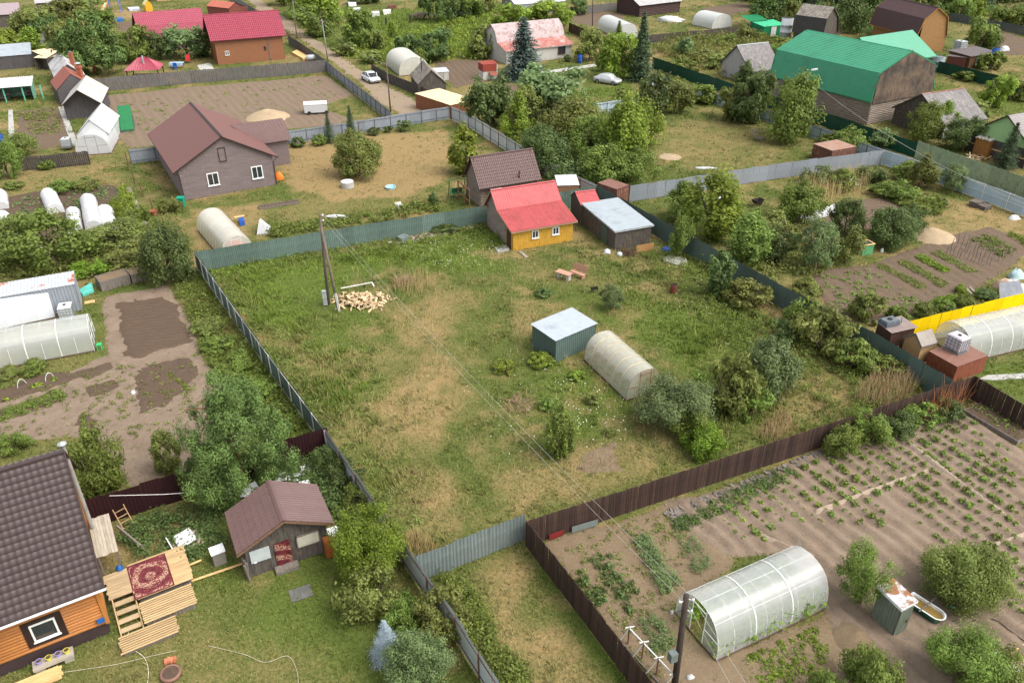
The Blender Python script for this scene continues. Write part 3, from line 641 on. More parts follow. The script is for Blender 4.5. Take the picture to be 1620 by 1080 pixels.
mb = MB(); mb.tube([(11.35,.4,3.1),(10.95,.3,2.8),(10.93,.28,.1)], .05, 6); mb.build('drain_pipe', dark_trim, bh)
# porch wing on the far side
mb = MB(); slope(mb, (11.3,6.5,3.1),(15.0,6.5,3.1),(15.0,9.6,5.0),(8.6,9.6,5.0), tiles(.25,.05,.35,.03), 60, tilerows(3.6,.35)); mb.build('porch_roof', brown_tile, bh)
mb = MB(); slope(mb, (11.3,12.7,3.1),(15.0,12.7,3.1),(15.0,9.6,5.0),(8.6,9.6,5.0), ribs, 60, 1); mb.build('porch_roof', brown_tile, bh)
mb = MB(); mb.b2(10.9,14.6,7.0,12.2,0,3.05); mb.add([(14.6,7.0,3.06),(14.6,12.2,3.06),(14.6,9.6,4.7)], [(0,1,2)]); mb.build('porch_wall', clad_s, bh)
# --- metal shed in the meadow
ms = house('metal_shed', 'small dark green metal shed with flat white roof next to the meadow greenhouse', 'shed', E(879.3,540,1.95), E(946,511.7,1.95), 2.95, 'x', [(0,1.95),(2.95,2.1)], white_roof, ('plain', m_dkgreen), ov=.12, fn=lambda u, v: .006*(int(u/.9)%2), du=.45, skip='FBLR')
for o_, e_, n_, L_ in (((.12,.12),(1,0),(0,-1),4.0),((.12,.12),(0,1),(-1,0),2.7),((4.15,.12),(0,1),(1,0),2.7),((.12,2.85),(1,0),(0,1),4.0)):
    mb = MB(); mb.sheet((o_[0],o_[1],.02), (e_[0]*L_,e_[1]*L_,0), (0,0,1.9+(.12 if e_[1]==0 and o_[1]>1 else 0)), .05, trap(.2,.025)); mb.build('wall', m_dkgreen, ms)
# --- the big house in the foreground: tiles, half-log siding boards built one by one
tile_m = mat('dark_brown_roof_tile', S(68,56,54), rough=.55, var=.1, spec=.4, objvar=.05)
PA, PB = E(0,991.5,3.4), E(165.4,929.4,3.4); dv = (PB-PA).normalized(); PB2 = PB; PA2 = PB-dv*9.5
bigang = math.atan2(dv.y, dv.x)
big = thing('tiled_house', 'orange half log house with dark brown tiled roof and white framed window', 'house', (PA2.x, PA2.y, 0), bigang)
DH, EZ, RZ_ = 5.0, 3.4, 7.95                                          # half depth to the ridge, eave and ridge heights
th = math.atan2(RZ_-EZ, DH); LS = math.hypot(DH, RZ_-EZ)
mb = MB(); nn = 6
tw, tl = .29, .33
vs = []; fs = []
for j, (yy, zz) in enumerate(((0,.035),(tl+.01,.008))):
    for i in range(nn*2+1): x = tw*2*i/(nn*2); vs.append((x, yy, zz+.015*math.cos(2*math.pi*x/tw)))
for i in range(nn*2): fs.append((i, i+1, i+nn*2+2, i+nn*2+1))
n0 = len(vs)
for i in range(nn*2+1): x = tw*2*i/(nn*2); vs.append((x, 0.0, .005+.015*math.cos(2*math.pi*x/tw)-.012))
for i in range(nn*2): fs.append((n0+i, n0+i+1, i+1, i))
mb.add(vs, fs); tile_me = mb.mesh('roof_tile', tile_m, True)
rows_n = int(LS/tl)+1; cols = 9                                       # visible strip: about 6.5 m of roof, in double-width tiles
roof = MB(); roof.add([(0,0,EZ-.03),(9.5,0,EZ-.03),(9.5,DH,RZ_-.03),(0,DH,RZ_-.03),(0,2*DH,EZ-.03),(9.5,2*DH,EZ-.03)], [(0,1,2,3),(3,2,5,4)])
roof = roof.build('roof', tile_m, big)
for r in range(rows_n):
    s = r*tl; y = s*math.cos(th); z = EZ+s*math.sin(th)
    if s > LS-.1: continue
    for c in range(14): inst('roof_tile', tile_me, roof, (9.5-tw*2*(c+1), y, z), (th,0,0))
mb = MB(); mb.bar((0,DH,RZ_+.05),(9.5,DH,RZ_+.05),.3,.06); mb.build('ridge_cap', tile_m, roof)
mb = MB(); mb.bar((9.5,-.02,EZ),(9.5,DH,RZ_),.05,.16); mb.bar((9.5,2*DH,EZ),(9.5,DH,RZ_),.05,.16); mb.build('rake_board', dark_trim, roof)
mb = MB(); mb.tube([(0,-.06,EZ-.04),(9.55,-.06,EZ-.04)], .06, 8); mb.build('gutter', mat('white_gutter', (.66,.67,.68), rough=.4), roof)
half_log = mat('orange_half_log', S(168,110,58), rough=.5, var=.14, grain='x', objvar=.1, spec=.35); WX1 = 9.1; FY = .55
mb = MB(); ring = [(0,0),(.03,.035),(.09,.055),(.15,.035),(.18,0)]; Lg = 6.2
mb.add([(0,-d,z) for z, d in ring]+[(Lg,-d,z) for z, d in ring], [(i,i+5,i+6,i+1) for i in range(4)]+[(0,1,2,3,4),(9,8,7,6,5)]); log_me = mb.mesh('half_log', half_log, True)
wallb = MB(); wallb.b2(0,WX1,FY+.02,2*DH-FY,.75,EZ-.02); wallb.add([(WX1,FY+.02,EZ-.02),(WX1,2*DH-FY,EZ-.02),(WX1,DH,RZ_-.4)], [(0,1,2)])
wall_o = wallb.build('wall', half_log, big)
for k in range(14): inst('half_log', log_me, wall_o, (WX1-Lg, FY+.02, .76+k*.18))
mbs = MB(); z = .76
for k in range(36):
    z = .76+k*.18
    hw = DH-FY-.05 if z < EZ-.2 else (DH-FY)*(1-(z+.15-EZ)/(RZ_-.4-EZ))
    if hw < .2: break
    mm = MB(); mm.add([(d,-hw,q) for q, d in ring]+[(d,hw,q) for q, d in ring], [(i,i+1,i+6,i+5) for i in range(4)]); mm.build('half_log', half_log, wall_o, (WX1, DH, z))
mb = MB(); mb.b2(WX1-.1,WX1+.08,FY-.06,FY+.12,.75,EZ-.05); mb.build('corner_post', half_log, big)
mb = MB(); mb.b2(.1,WX1-.05,FY+.06,2*DH-FY-.05,0,.748); mb.build('plinth', mat('dark_plinth_siding', S(58,46,46), rough=.6, var=.2), big)
add_window(big, (6.65,FY-.06,1.35), (1,0), (0,-1), 1.05, 1.05, mull=0, fw=.08); 
mb = MB()
for x0, x1, z0, z1 in ((-.82,.82,-.28,-.07),(-.82,.82,1.07,1.28),(-.82,-.55,-.07,1.07),(.55,.82,-.07,1.07)): mb.b2(x0,x1,-.075,.02,z0,z1)
mb.build('window_surround', mat('dark_window_surround', S(48,36,34), rough=.5), big, (6.65,FY-.0,1.35))
mb = MB(); mb.box((8.85,FY-.12,1.15),(.32,.1,.24)); mb.build('meter_box', mat('blue_plastic', S(40,90,150), rough=.5), big)
pw_ = E(146,834,1.8); pz_ = HT(pw_, 704); pl = Matrix.Rotation(-bigang, 4, 'Z') @ (pw_-PA2)
mb = MB(); mb.tube([(pl.x,pl.y,1.6),(pl.x,pl.y,pz_)], .11, 10); ch = mb.build('chimney_pipe', mat('grey_asbestos_pipe', S(136,134,128), var=.25), big)
mb = MB(); mb.lathe([(.0,.22),(.22,.1),(.22,.06),(.1,-.02)], 12, c=(pl.x,pl.y,pz_)); mb.build('chimney_cap', mat('bright_zinc', S(190,194,196), rough=.35, metal=.5), ch)
# --- bath house in the foreground
bt = house('bath_house', 'small dark plank bath house with brown ribbed roof and a carpet door curtain', 'shed', E(375,879,2.15), E(528.8,828.3,2.15), 3.5, 'y', [(0,2.15),(2.52,3.4),(5.0,2.15)], brown_tile, ('board', dark_wood), ov=.4, rake=.45, fn=tiles(.19,.035,.35,.03), du=.045, tile=.35, fascia=mat('brown_fascia', S(110,84,66), grain='x'), cap=brown_tile, bw=.14)
mb = MB(); mb.b2(.05,1.05,-.06,.0,.95,1.75); mb.build('wall_panel', mat('pale_grey_panel', S(168,174,174), rough=.5, var=.12), bt, (.55,.42,0))
mb = MB(); mb.b2(0,1.1,-.06,0,1.0,1.7); mb.build('wall_panel', mat('dusty_window_panel', S(178,172,156), rough=.6, var=.15), bt, (3.05,.42,0))
mb = MB()
for x0,x1,z0,z1 in ((-.06,1.16,.94,.998),(-.06,1.16,1.702,1.76),(-.06,-.003,.94,1.76),(1.103,1.16,.94,1.76)): mb.b2(x0,x1,-.075,0,z0,z1)
mb.build('panel_frame', grey_wood, bt, (3.05,.42,0))
def carpetmat(name, base, pale, dark, sc=2.2):
    m, nt, b = _nodes(name); tc = nt.nodes.new('ShaderNodeTexCoord')
    vo = nt.nodes.new('ShaderNodeTexVoronoi'); vo.inputs['Scale'].default_value = sc*2.6; nt.links.new(tc.outputs['Object'], vo.inputs['Vector'])
    wv = nt.nodes.new('ShaderNodeTexWave'); wv.wave_type = 'RINGS'; wv.rings_direction = 'SPHERICAL'; wv.inputs['Scale'].default_value = .42; wv.inputs['Distortion'].default_value = 7.0; wv.inputs['Detail'].default_value = 3; nt.links.new(tc.outputs['Object'], wv.inputs['Vector'])
    c = mixc(nt, ramp(nt, wv.outputs['Fac'], .55, .8), base, dark); c = mixc(nt, ramp(nt, vo.outputs['Distance'], .55, .42), c, mixc(nt, ramp(nt, wv.outputs['Fac'], .3, .6), pale, base))
    nt.links.new(c, b.inputs['Base Color']); b.inputs['Roughness'].default_value = .95; b.inputs['Specular IOR Level'].default_value = .05; return m
mb = MB(); mb.sheet((0,0,.05), (.8,0,0), (0,0,1.75), .05, lambda t: .03*math.sin(t*9)); mb.build('carpet_curtain', carpetmat('maroon_curtain_carpet', S(112,52,54), S(176,148,124), S(80,34,40), 6), bt, (1.85,.36,0))
mb = MB(); mb.b2(-.1,1.1,-.5,-.02,0,.22); mb.build('door_step', grey_wood, bt, (1.75,.38,0))
# --- toilet hut of the potato field
gb = mat('green_grey_board', S(104,112,98), rough=.9, var=.3, grain='z', stain=S(84,80,68), stain_amt=(.55,.75), stain_scale=3)
rust_white = mat('rusting_white_sheet', S(184,187,188), rough=.5, var=.06, stain=S(140,96,62), stain_amt=(.46,.52), stain_scale=.9)
house('toilet_hut', 'narrow green grey plank toilet hut with rusting white roof', 'hut', E(1427,963,2.1), E(1453,949,2.1), 1.45, 'x', [(0,2.05),(1.45,2.2)], rust_white, ('board', gb), ov=.1, fn=flat_fn, du=.3, bw=.14, fascia=mat('white_edge', (.6,.6,.6)), doors=[('F',.45,.7,1.75,gb)])
# --- beside the yellow fence: tank stand, two small sheds
redb = mat('red_brown_board', S(122,70,50), rough=.75, var=.3, grain='z', stain=S(96,48,32), stain_amt=(.55,.7), stain_scale=2)
house('tank_stand', 'red brown plank box carrying the caged water tank', 'shed', E(1514.5,580.6,1.4), E(1564,562.6,1.4), 2.4, 'x', [(0,1.4),(2.4,1.42)], mat('brown_board_deck', S(122,88,76), grain='x', var=.25), ('board', redb), ov=.03, fn=flat_fn, du=.3, bw=.15)
sd = house('dark_hut', 'low dark hut carrying a grey tank on its flat roof by the yellow fence', 'shed', E(1411,527.6,2.0), E(1453,518,2.0), 1.75, 'x', [(0,2.0),(1.75,2.1)], mat('brown_grey_roof', S(124,110,104), var=.15), ('board', mat('dark_brown_wall', S(72,50,42), grain='z')), ov=.15, fn=flat_fn, du=.5)
house('pointed_hut', 'little pale wooden hut with a pitched grey roof between the tanks', 'shed', E(1458,549,1.8), E(1484,542,1.8), 1.7, 'x', [(0,1.8),(.8,2.55),(1.7,1.8)], mat('grey_felt_roof', S(146,138,128), var=.15), ('siding', mat('pale_plank_wall', S(150,120,84), grain='x', var=.25)), ov=.1, fn=flat_fn, du=.3, fascia=grey_wood)
# --- green roofed log barn
green_roof = mat('bright_green_roof', S(46,136,98), rough=.38, var=.08, stain=S(38,114,82), stain_amt=(.5,.8), stain_scale=.35, spec=.5); green_pale = mat('pale_green_roof', S(76,150,118), rough=.4, var=.08, spec=.5)
barn_gable = mat('scorched_barn_board', S(104,88,72), rough=.9, var=.45, grain='z', stain=S(62,56,52), stain_amt=(.42,.62), stain_scale=.35)
hstep = lambda u, v: .03*(1-(v/.4)%1.0)
barn = house('log_barn', 'big log barn with bright green gambrel roof', 'barn', E(1377.7,162,3.3), E(1477,143,3.3), 19.2, 'y', [(0,3.3),(.55,7.2),(6.6,9.6),(12.6,7.3),(13.9,3.6)], green_roof, ('log', log_grey), ov=.35, rake=.2, fn=hstep, du=2.0, tile=.4, fascia=green_roof, cap=green_roof, bw=.27, walls={'L': ('log', log_side), 'R': ('log', log_side), 'F': ('log', log_grey)})
mb = MB(); wall_panel(mb, (.4,-.05), (1,0), (0,-1), 13.0, lambda s: np.interp(s+.4, [0,.55,6.6,12.6,13.9], [3.3,7.1,9.5,7.2,3.6])-.06, 'board', 3.0, .22); mb.build('gable_wall', barn_gable, barn)
q1, q2, q3 = G(1360,60,7.4), G(1425,50.5,7.4), GZ(1482,89,4.0); ee = (q2-q1).normalized(); ee.z = 0; tt = (Vector((q2.x,q2.y,0))-q3).dot(Vector((-ee.y,ee.x,0)))
house('pale_green_annex', 'building with pale green roof standing behind the big log barn', 'barn', q3-ee*14, q3, 2*tt, 'x', [(0,4.0),(tt,7.4),(2*tt,4.0)], green_pale, ('board', dark_wood), ov=.3, fn=hstep, du=2.0, tile=.42, bw=.3, fascia=green_pale)
# --- brown gambrel house with ochre gable
ochre_log = mat('ochre_siding', S(146,110,68), rough=.7, var=.2, grain='x'); dkroof = mat('dark_maroon_shingle', S(78,58,58), rough=.7, var=.12)
A = G(1450,84); B = G(1493,82)
house('ochre_gambrel_house', 'tall house with dark maroon gambrel roof and ochre plank gable', 'house', A, B, 16, 'y', [(-.85,2.9),(0.05,6.3),(2.5,8.3),(5.1,6.6),(6.0,3.0)], dkroof, ('siding', ochre_log), ov=.1, rake=.3, fn=flat_fn, du=2, fascia=mat('ochre_fascia', S(160,116,58)), bw=.3, cap=dkroof)
# --- old barn, small asbestos roofed sheds
old_roof = mat('old_board_roof', S(134,126,116), rough=.95, var=.4, grain='y', scale=.6, stain=S(92,86,80), stain_amt=(.5,.65)); tar = mat('tarred_plank', S(64,62,62), rough=.9, var=.35, grain='z')
A, B = E(1253,48,2.2), E(1316,66,2.2)
house('old_gambrel_barn', 'old dark barn with grey board gambrel roof above the green shed', 'barn', E(1253,50,2.2), E(1318,66,2.2)+Vector((0,6,0)), 7.5, 'x', [(0,2.2),(.4,5.4),(2.6,7.4),(5.2,5.4),(6.2,2.2)], [tar, old_roof, old_roof, tar], ('board', dark_wood), ov=.2, rake=.3, fn=lambda u, v: .02*(int(u/.25)%2), du=.125, fascia=dark_wood, bw=.3)
asb = mat('weathered_asbestos_sheet', S(128,124,122), rough=.95, var=.3, stain=S(168,160,150), stain_amt=(.55,.72), grain='y', scale=.5)
house('grey_roofed_shed', 'pale plank shed with streaked grey roof in the weedy yard', 'shed', E(1187,115,2.0), E(1237.5,109,2.0), 8.2, 'x', [(0,2.0),(4.4,5.6),(8.2,2.2)], asb, ('board', mat('pale_grey_plank', S(160,156,154), grain='z', var=.2)), ov=.3, fn=waves(.2,.04), du=.06, fascia=dark_wood, cap=m_pale, bw=.25, lap=3)
rustcap = mat('rust_streaked_ridge', S(150,120,104), stain=S(138,72,48), stain_amt=(.45,.55), var=.2)
house('asbestos_roofed_shed', 'grey corrugated roof shed with rusty ridge below the barn', 'shed', E(1496,199,2.0), E(1563,188,2.0), 9.2, 'x', [(0,2.0),(4.9,5.1),(9.2,2.3)], asb, ('board', dark_wood), ov=.3, fn=waves(.2,.05), du=.06, fascia=dark_wood, cap=rustcap, walls={'R': ('plain', mat('whitewash', S(176,174,168))), 'F': ('plain', mat('whitewash', S(176,174,168)))}, bw=.25, lap=3)
gwall = mat('mint_green_board', S(146,180,126), rough=.7, var=.1, grain='z')
MA = E(1632,236,2.6); MB2 = MA+Vector((math.cos(math.radians(25)), math.sin(math.radians(25)), 0))*9
gh_ = house('mint_green_house', 'mint green gabled house with dark ground floor behind the spruce', 'house', MA, MB2, 8.6, 'x', [(0,2.6),(4.2,5.6),(8.6,2.6)], mat('grey_tile_roof', S(146,140,138), var=.1), ('plain', gwall), ov=.3, fn=tiles(.25,.04,.35,.03), du=.12, tile=.35, fascia=dark_trim)
mb = MB(); mb.b2(-.08,.0,.1,7.9,.0,2.3); mb.build('ground_floor_front', mat('charcoal_cladding', S(70,64,62)), gh_, (.29,.32,0)); mb = MB(); mb.b2(-.13,-.085,.1,7.9,1.1,1.25); mb.build('belt_board', raw_wood, gh_, (.29,.32,0))
# --- white house with gambrel and rusty lean-to
rroof = mat('rust_faded_red_roof', S(156,98,88), rough=.7, var=.15, stain=S(174,150,144), stain_amt=(.5,.62), stain_scale=.8); wroof = mat('flaking_pink_roof', S(172,158,156), rough=.6, var=.1, stain=S(150,118,112), stain_amt=(.5,.6), stain_scale=.9, grain='z')
whitew = mat('white_plaster', S(190,187,180), rough=.85, var=.05)
A = E(800,82,2.4); B = E(908,70.4,2.4)
wh = house('white_house', 'white house with flaking gambrel roof and rusty red lean to', 'house', A, B, 9.2, 'x', [(0,2.4),(3.5,3.4),(4.3,5.2),(6.0,6.3),(8.0,5.2),(8.9,2.6)], [rroof, wroof, wroof, wroof, wroof], ('plain', whitew), ov=.3, fn=lambda u, v: .025*(1 if (u % .9) < .06 else 0), du=.06, fascia=mat('grey_soffit', S(150,146,140)),
  windows=[('F',12.0,.8,1.7,1.5,dict(fm=mat('brown_frame', S(96,66,56)),mull=1))])
# --- far left group: brown log house, red roofs, gazebo
tile_red = mat('crimson_roof_tile', S(146,58,74), rough=.42, var=.06, spec=.5)
br_log = mat('brown_siding', S(130,86,58), rough=.6, var=.14, grain='x')
rl = house('brown_siding_house', 'brown plank sided house with crimson tiled roof behind the plank fence', 'house', E(333,66,4.3), E(453,56.5,4.3), 9.6, 'x', [(0,4.3),(4.8,8.2),(9.6,4.3)], tile_red, ('siding', br_log), ov=.5, rake=.7, fn=tiles(.35,.07,.5,.04), du=.09, tile=.5, fascia=mat('maroon_trim', S(86,34,40)), bw=.2, cap=tile_red,
  windows=[('F',1.9,1.6,.75,.75,dict(cross=True)),('F',8.9,2.0,.4,.6,dict(fm=dark_trim,mull=0))])
mb = MB(); mb.tube([(10.0,.2,4.2),(10.25,.45,3.7),(10.3,.42,.2)], .07, 6); mb.build('drain_pipe', m_zinc, rl)
house('crimson_roofed_house', 'low house with long crimson roof behind the two round trees', 'house', E(226,62,2.6), E(336,52,2.6), 12, 'x', [(0,2.6),(4.5,4.2),(7.5,6.4),(12,3)], mat('faded_crimson_roof', S(146,68,82), rough=.45, var=.06, spec=.5), ('plain', mat('grey_brown_wall', S(110,98,92))), ov=.4, fn=tiles(.35,.06,.5,.04), du=.09, tile=.5, fascia=mat('maroon_trim', S(86,34,40)))
gz = thing('gazebo', 'open gazebo with crimson hipped roof and metal flue', 'gazebo', E(196,112.6,2.3), math.radians(10)); GW, GDp = 5.6, 4.6
for q in (((0,0,2.3),(GW,0,2.3),(GW*.62,GDp/2,4.0),(GW*.38,GDp/2,4.0)),((GW,0,2.3),(GW,GDp,2.3),(GW*.62,GDp/2,4.0),(GW*.62,GDp/2,4.0)),((GW,GDp,2.3),(0,GDp,2.3),(GW*.38,GDp/2,4.0),(GW*.62,GDp/2,4.0)),((0,GDp,2.3),(0,0,2.3),(GW*.38,GDp/2,4.0),(GW*.38,GDp/2,4.0))):
    mb = MB(); slope(mb, *q, waves(.3,.06), 50, 8); mb.build('roof_slope', tile_red, gz)
for x in (.3, GW-.3):
    for y in (.3, GDp-.3): mb = MB(); mb.b2(-.08,.08,-.08,.08,0,2.3); mb.build('post', mat('maroon_trim', S(86,34,40)), gz, (x,y,0))
mb = MB(); mb.b2(.3,GW-.3,.35,GDp-.35,0,.9); mb.build('parapet', mat('dark_red_brick', S(92,48,44)), gz)
mb = MB(); mb.tube([(GW*.55,1.2,3.0),(GW*.55,1.2,4.4)], .16, 10); mb.build('flue', mat('bright_zinc', S(190,194,196)), gz)
bk = house('brick_house', 'distant brick house with two openings beyond the crimson roof', 'house', E(243,-22,4), E(286,-26,4), 8, 'x', [(0,4.0),(4,6),(8,4)], asb, ('plain', mat('pale_brick', S(176,136,104), var=.2, scale=6)), ov=.1, windows=[('F',1.8,1.4,1.1,1.4)], doors=[('F',4.6,1.0,2.1,mat('green_door', S(104,140,98)))])
house('dark_log_house', 'distant dark log house with one white window by the crimson fence', 'house', E(284,-30,4), E(333,-36,4), 8, 'x', [(0,4.0),(4,6),(8,4)], asb, ('log', mat('dark_log', S(70,52,50), grain='x')), ov=.1, bw=.35, windows=[('F',3.6,1.8,1.3,1.6,dict(cross=True))])
rg = mat('rust_red_roof', S(170,98,80), var=.12)
house('red_garage', 'small rust red gabled garage beside the far lane fence', 'garage', E(362,14,2.2), E(391,9,2.2), 8, 'y', [(0,2.2),(2.3,3.3),(4.6,2.2)], rg, ('plain', mat('rust_red_wall', S(124,70,60), var=.15)), ov=.15, fn=ribs, du=.1)
# --- far left strip
dplank = mat('dark_grey_plank', S(82,78,78), grain='z', var=.35)
house('white_roofed_shed', 'long dark plank shed with white sheet roof at the picture edge', 'shed', E(-25,93,2.2), E(50,87,2.2), 6, 'x', [(0,2.3),(6,3.4)], white_roof, ('board', dplank), ov=.15, fn=flat_fn, du=1, bw=.3)
cream = mat('cream_sheet_roof', S(206,192,158), var=.1, stain=S(168,150,120))
house('cream_roofed_shed', 'lean to with cream sheet roof beside the white roofed shed', 'shed', E(53,92,2.1), E(73,93,2.1), 4.5, 'x', [(0,2.1),(4.5,2.9)], cream, ('board', dark_wood), ov=.1, fn=flat_fn, du=1, skip='F')
house('cream_roofed_shed', 'lean to with cream sheet roof next to the grey roofed row of sheds', 'shed', E(75,92,2.1), E(96,88,2.1), 4.5, 'x', [(0,2.1),(4.5,2.9)], cream, ('board', dark_wood), ov=.1, fn=flat_fn, du=1, skip='F')
op = house('open_woodshed', 'open shed with white ribbed roof and turquoise posts', 'shed', E(-25,142,2.3), E(50,136,2.3), 4.5, 'x', [(0,2.3),(4.5,2.9)], mat('white_ribbed_roof', S(190,190,188), var=.06), ('plain', mat('turquoise_faded_board', S(110,158,136), var=.25, grain='z')), ov=.25, fn=waves(.3,.08), du=.08, skip='F')
for x in (2.4, 5.0, 7.6): mb = MB(); mb.b2(-.09,.09,-.09,.09,0,2.2); mb.build('post', mat('turquoise_post', S(96,170,146)), op, (x,.4,0))
mb = MB()
for i in range(26): mb.box((R(.5,6.5),R(1.5,3.8),R(.2,1.2)), (R(.8,1.8),.2,.15), R(-.4,.4))
mb.build('stacked_boards', grey_wood, op)
mauve = mat('mauve_sheet_roof', S(138,124,126), var=.08)
house('mauve_roofed_house', 'house with mauve roof and cream wall in the corner beyond the trees', 'house', E(-25,26,2.6), E(34,22,2.6), 7, 'x', [(0,2.6),(3.5,4.6),(7,2.6)], mauve, ('plain', mat('cream_wall', S(200,186,158))), ov=.3, fn=flat_fn, du=1, walls={'F': [(0,.68,'plain',dark_wood),(.68,1,'plain',MATS.get('cream_wall') or mat('cream_wall', S(200,186,158)))]})
house('grey_roofed_house', 'grey roofed house at the very top behind the leafy trees', 'house', E(55,6,2.6), E(148,0,2.6), 7, 'x', [(0,2.6),(3.5,4.4),(7,2.6)], mat('grey_sheet_roof', S(160,156,156)), ('plain', dark_wood), ov=.3, fn=flat_fn, du=1)
# row of joined sheds
silver_asb = mat('silvered_asbestos', S(176,174,172), var=.15, stain=S(136,132,130), stain_amt=(.5,.62), stain_scale=.6); red_sheet = mat('red_lead_sheet', S(146,86,72), var=.12)
house('silver_roofed_shed', 'shed with silvered grey roof, farthest of the joined row', 'shed', E(86,125,2.3), E(122,120,2.3)+Vector((1.2,0,0)), 13, 'y', [(0,2.3),(2.4,4.3),(4.6,2.3)], silver_asb, ('board', dplank), ov=.1, fn=flat_fn, du=1, bw=.3)
house('red_roofed_row_shed', 'shed with red lead roof and brick chimney in the joined row', 'shed', E(89.5,144,2.3), E(147,137,2.3), 7, 'y', [(0,2.3),(2.55,4.5),(5.2,2.3)], red_sheet, ('board', dplank), ov=.1, fn=[lambda u, v: .05*(1 if (v % .5) < .1 else 0)]*2, du=.3, bw=.3)
chm = thing('brick_chimney', 'brick chimney with metal hood on the red lead roof', 'chimney', E(127,118,3.6)); mb = MB(); mb.b2(-.35,.35,-.35,.35,2.8,5.0); mb.b2(-.45,.45,-.45,.45,4.6,4.75); mb.build('stack', mat('chimney_brick', S(150,92,70), var=.25, scale=6), chm)
mb = MB(); mb.lathe([(0,5.5),(.45,5.3),(.45,5.25),(.05,5.0)], 12); mb.build('hood', mat('bright_zinc', S(190,194,196)), chm)
ch2 = thing('brick_chimney', 'thin brick chimney next to the silvered roof', 'chimney', E(116,103,3.6)); mb = MB(); mb.b2(-.3,.3,-.3,.3,2.8,5.6); mb.build('stack', MATS['chimney_brick'], ch2)
mb = MB(); mb.b2(-.2,.2,-.2,.2,5.603,5.8); mb.build('cap', m_zinc, ch2)
house('white_felt_shed', 'shed with pale felt roof and open dark gable in the joined row', 'shed', E(96,168.6,2.2), E(160,164,2.2), 10, 'y', [(0,2.2),(2.65,4.3),(5.4,2.2)], mat('pale_felt_roof', S(168,164,158), var=.15, stain=S(136,131,125), stain_amt=(.55,.7), stain_scale=.5), ('board', dplank), ov=.12, rake=1.3, fn=flat_fn, du=1, fascia=dark_trim, bw=.3)
house('white_slat_shed', 'glazed shed with white slatted roof in the joined row', 'shed', E(119.6,216,2.0), E(170.6,212.6,2.0), 9, 'y', [(0,2.0),(2.1,3.9),(3.95,2.0)], mat('white_film_roof', S(186,186,186), var=.08), ('plain', polycarb('milky_film_wall', clear=.3)), ov=.1, fn=lambda u, v: .06*(1 if (u % .55) < .12 else 0), du=.12, bw=.3)
for x0, x1, y0 in ((94,112,158),(112,126,186)):
    pass
# --- metal container shed, left
cont_roof = mat('rusty_container_roof', S(168,172,176), rough=.55, var=.1, stain=S(160,86,48), stain_amt=(.56,.62), stain_scale=.5)
cs = house('container_shed', 'grey metal container shed with rust patches on its roof', 'shed', E(-30,476,2.4), E(118,450,2.4), 2.6, 'x', [(0,2.4),(2.6,2.5)], cont_roof, ('plain', m_grey), ov=.04, fn=trap_, du=.05, skip='FBLR')
Lc = cs['_L']
for o_, e_, L_ in (((.05,.05),(1,0),Lc-.1),((.05,.05),(0,1),2.5),((Lc-.05,.05),(0,1),2.5),((.05,2.55),(1,0),Lc-.1)):
    mb = MB(); mb.sheet((o_[0],o_[1],.02), (e_[0]*L_,e_[1]*L_,0), (0,0,2.36), .06, trap(.24,.03)); mb.build('wall', m_grey, cs)
# --- lane side: grey shed with stove pipe, plywood canopy
lane = house('grey_plank_shed', 'low shed with silvery board roof and thin black pipe along the lane', 'shed', E(661,134,2.0), E(707,131,2.0), 7.5, 'y', [(0,2.0),(2.3,4.1),(4.6,2.0)], old_roof, ('board', dark_wood), ov=.15, fn=lambda u, v: .03*(int(u/.25)%2), du=.125, bw=.25, fascia=dark_wood)
mb = MB(); mb.tube([(1.3,3.4,3.0),(1.3,3.4,5.4)], .08, 6); mb.build('stove_pipe', MATS['black_pipe'], lane)
ply = mat('plywood_sheet', S(218,196,152), var=.12, stain=S(196,170,124)); 
house('plywood_canopy', 'long canopy of pale plywood sheets over a rusty wall', 'canopy', E(713,167,2.0), E(752,158,2.0), 8.6, 'x', [(0,2.0),(8.6,2.2)], ply, ('board', mat('rust_brown_board', S(126,80,54), grain='z', var=.3)), ov=.1, fn=lambda u, v: .02*(int(v/1.3)%2), du=1.0, lap=8, bw=.25)
tw_ = house('red_white_toilet', 'tall white toilet hut with bright red upper part', 'hut', E(764,103,2.6), E(788,101,2.6), 2.4, 'x', [(0,2.6),(2.4,2.75)], mat('brick_red_sheet', S(140,62,50), var=.12), ('plain', whitew), ov=.05, fn=flat_fn, du=.5)
mb = MB(); mb.b2(-.02,2.5,-.03,2.45,1.45,2.58); mb.build('red_band', MATS['brick_red_sheet'], tw_); mb = MB(); mb.box((1.7,-.6,1.15),(1.3,1.2,.06),0,0,.35); mb.build('porch_roof', red_sheet, tw_)
# --- far side buildings
house('far_log_house', 'distant log house with open porch under a grey roof', 'house', E(1012,10,2.6), E(1080,2,2.6), 9, 'x', [(0,2.6),(4.5,4.8),(9,2.6)], mat('grey_sheet_roof', S(160,156,156)), ('log', mat('dark_log', S(84,70,64), grain='x')), ov=.5, fn=flat_fn, du=1, bw=.35)
house('white_roofed_workshop', 'distant grey walled workshop with bright white roof', 'house', E(815,8,2.4), E(895,2,2.4), 8, 'x', [(0,2.4),(4,3.8),(8,2.4)], mat('bright_white_roof', S(192,192,191)), ('plain', m_grey), ov=.15, fn=flat_fn, du=1)
ggm = mat('emerald_shed_sheet', S(20,118,74), var=.12)
gs = house('green_open_shed', 'small emerald metal shed with a white door', 'shed', E(1209,43,2.2), E(1246,40,2.2), 5, 'x', [(0,2.2),(5,2.6)], mat('light_emerald_roof', S(66,176,128)), ('plain', ggm), ov=.1, fn=ribs, du=.1, doors=[('F',2.6,1.2,2.0,frame_white)])
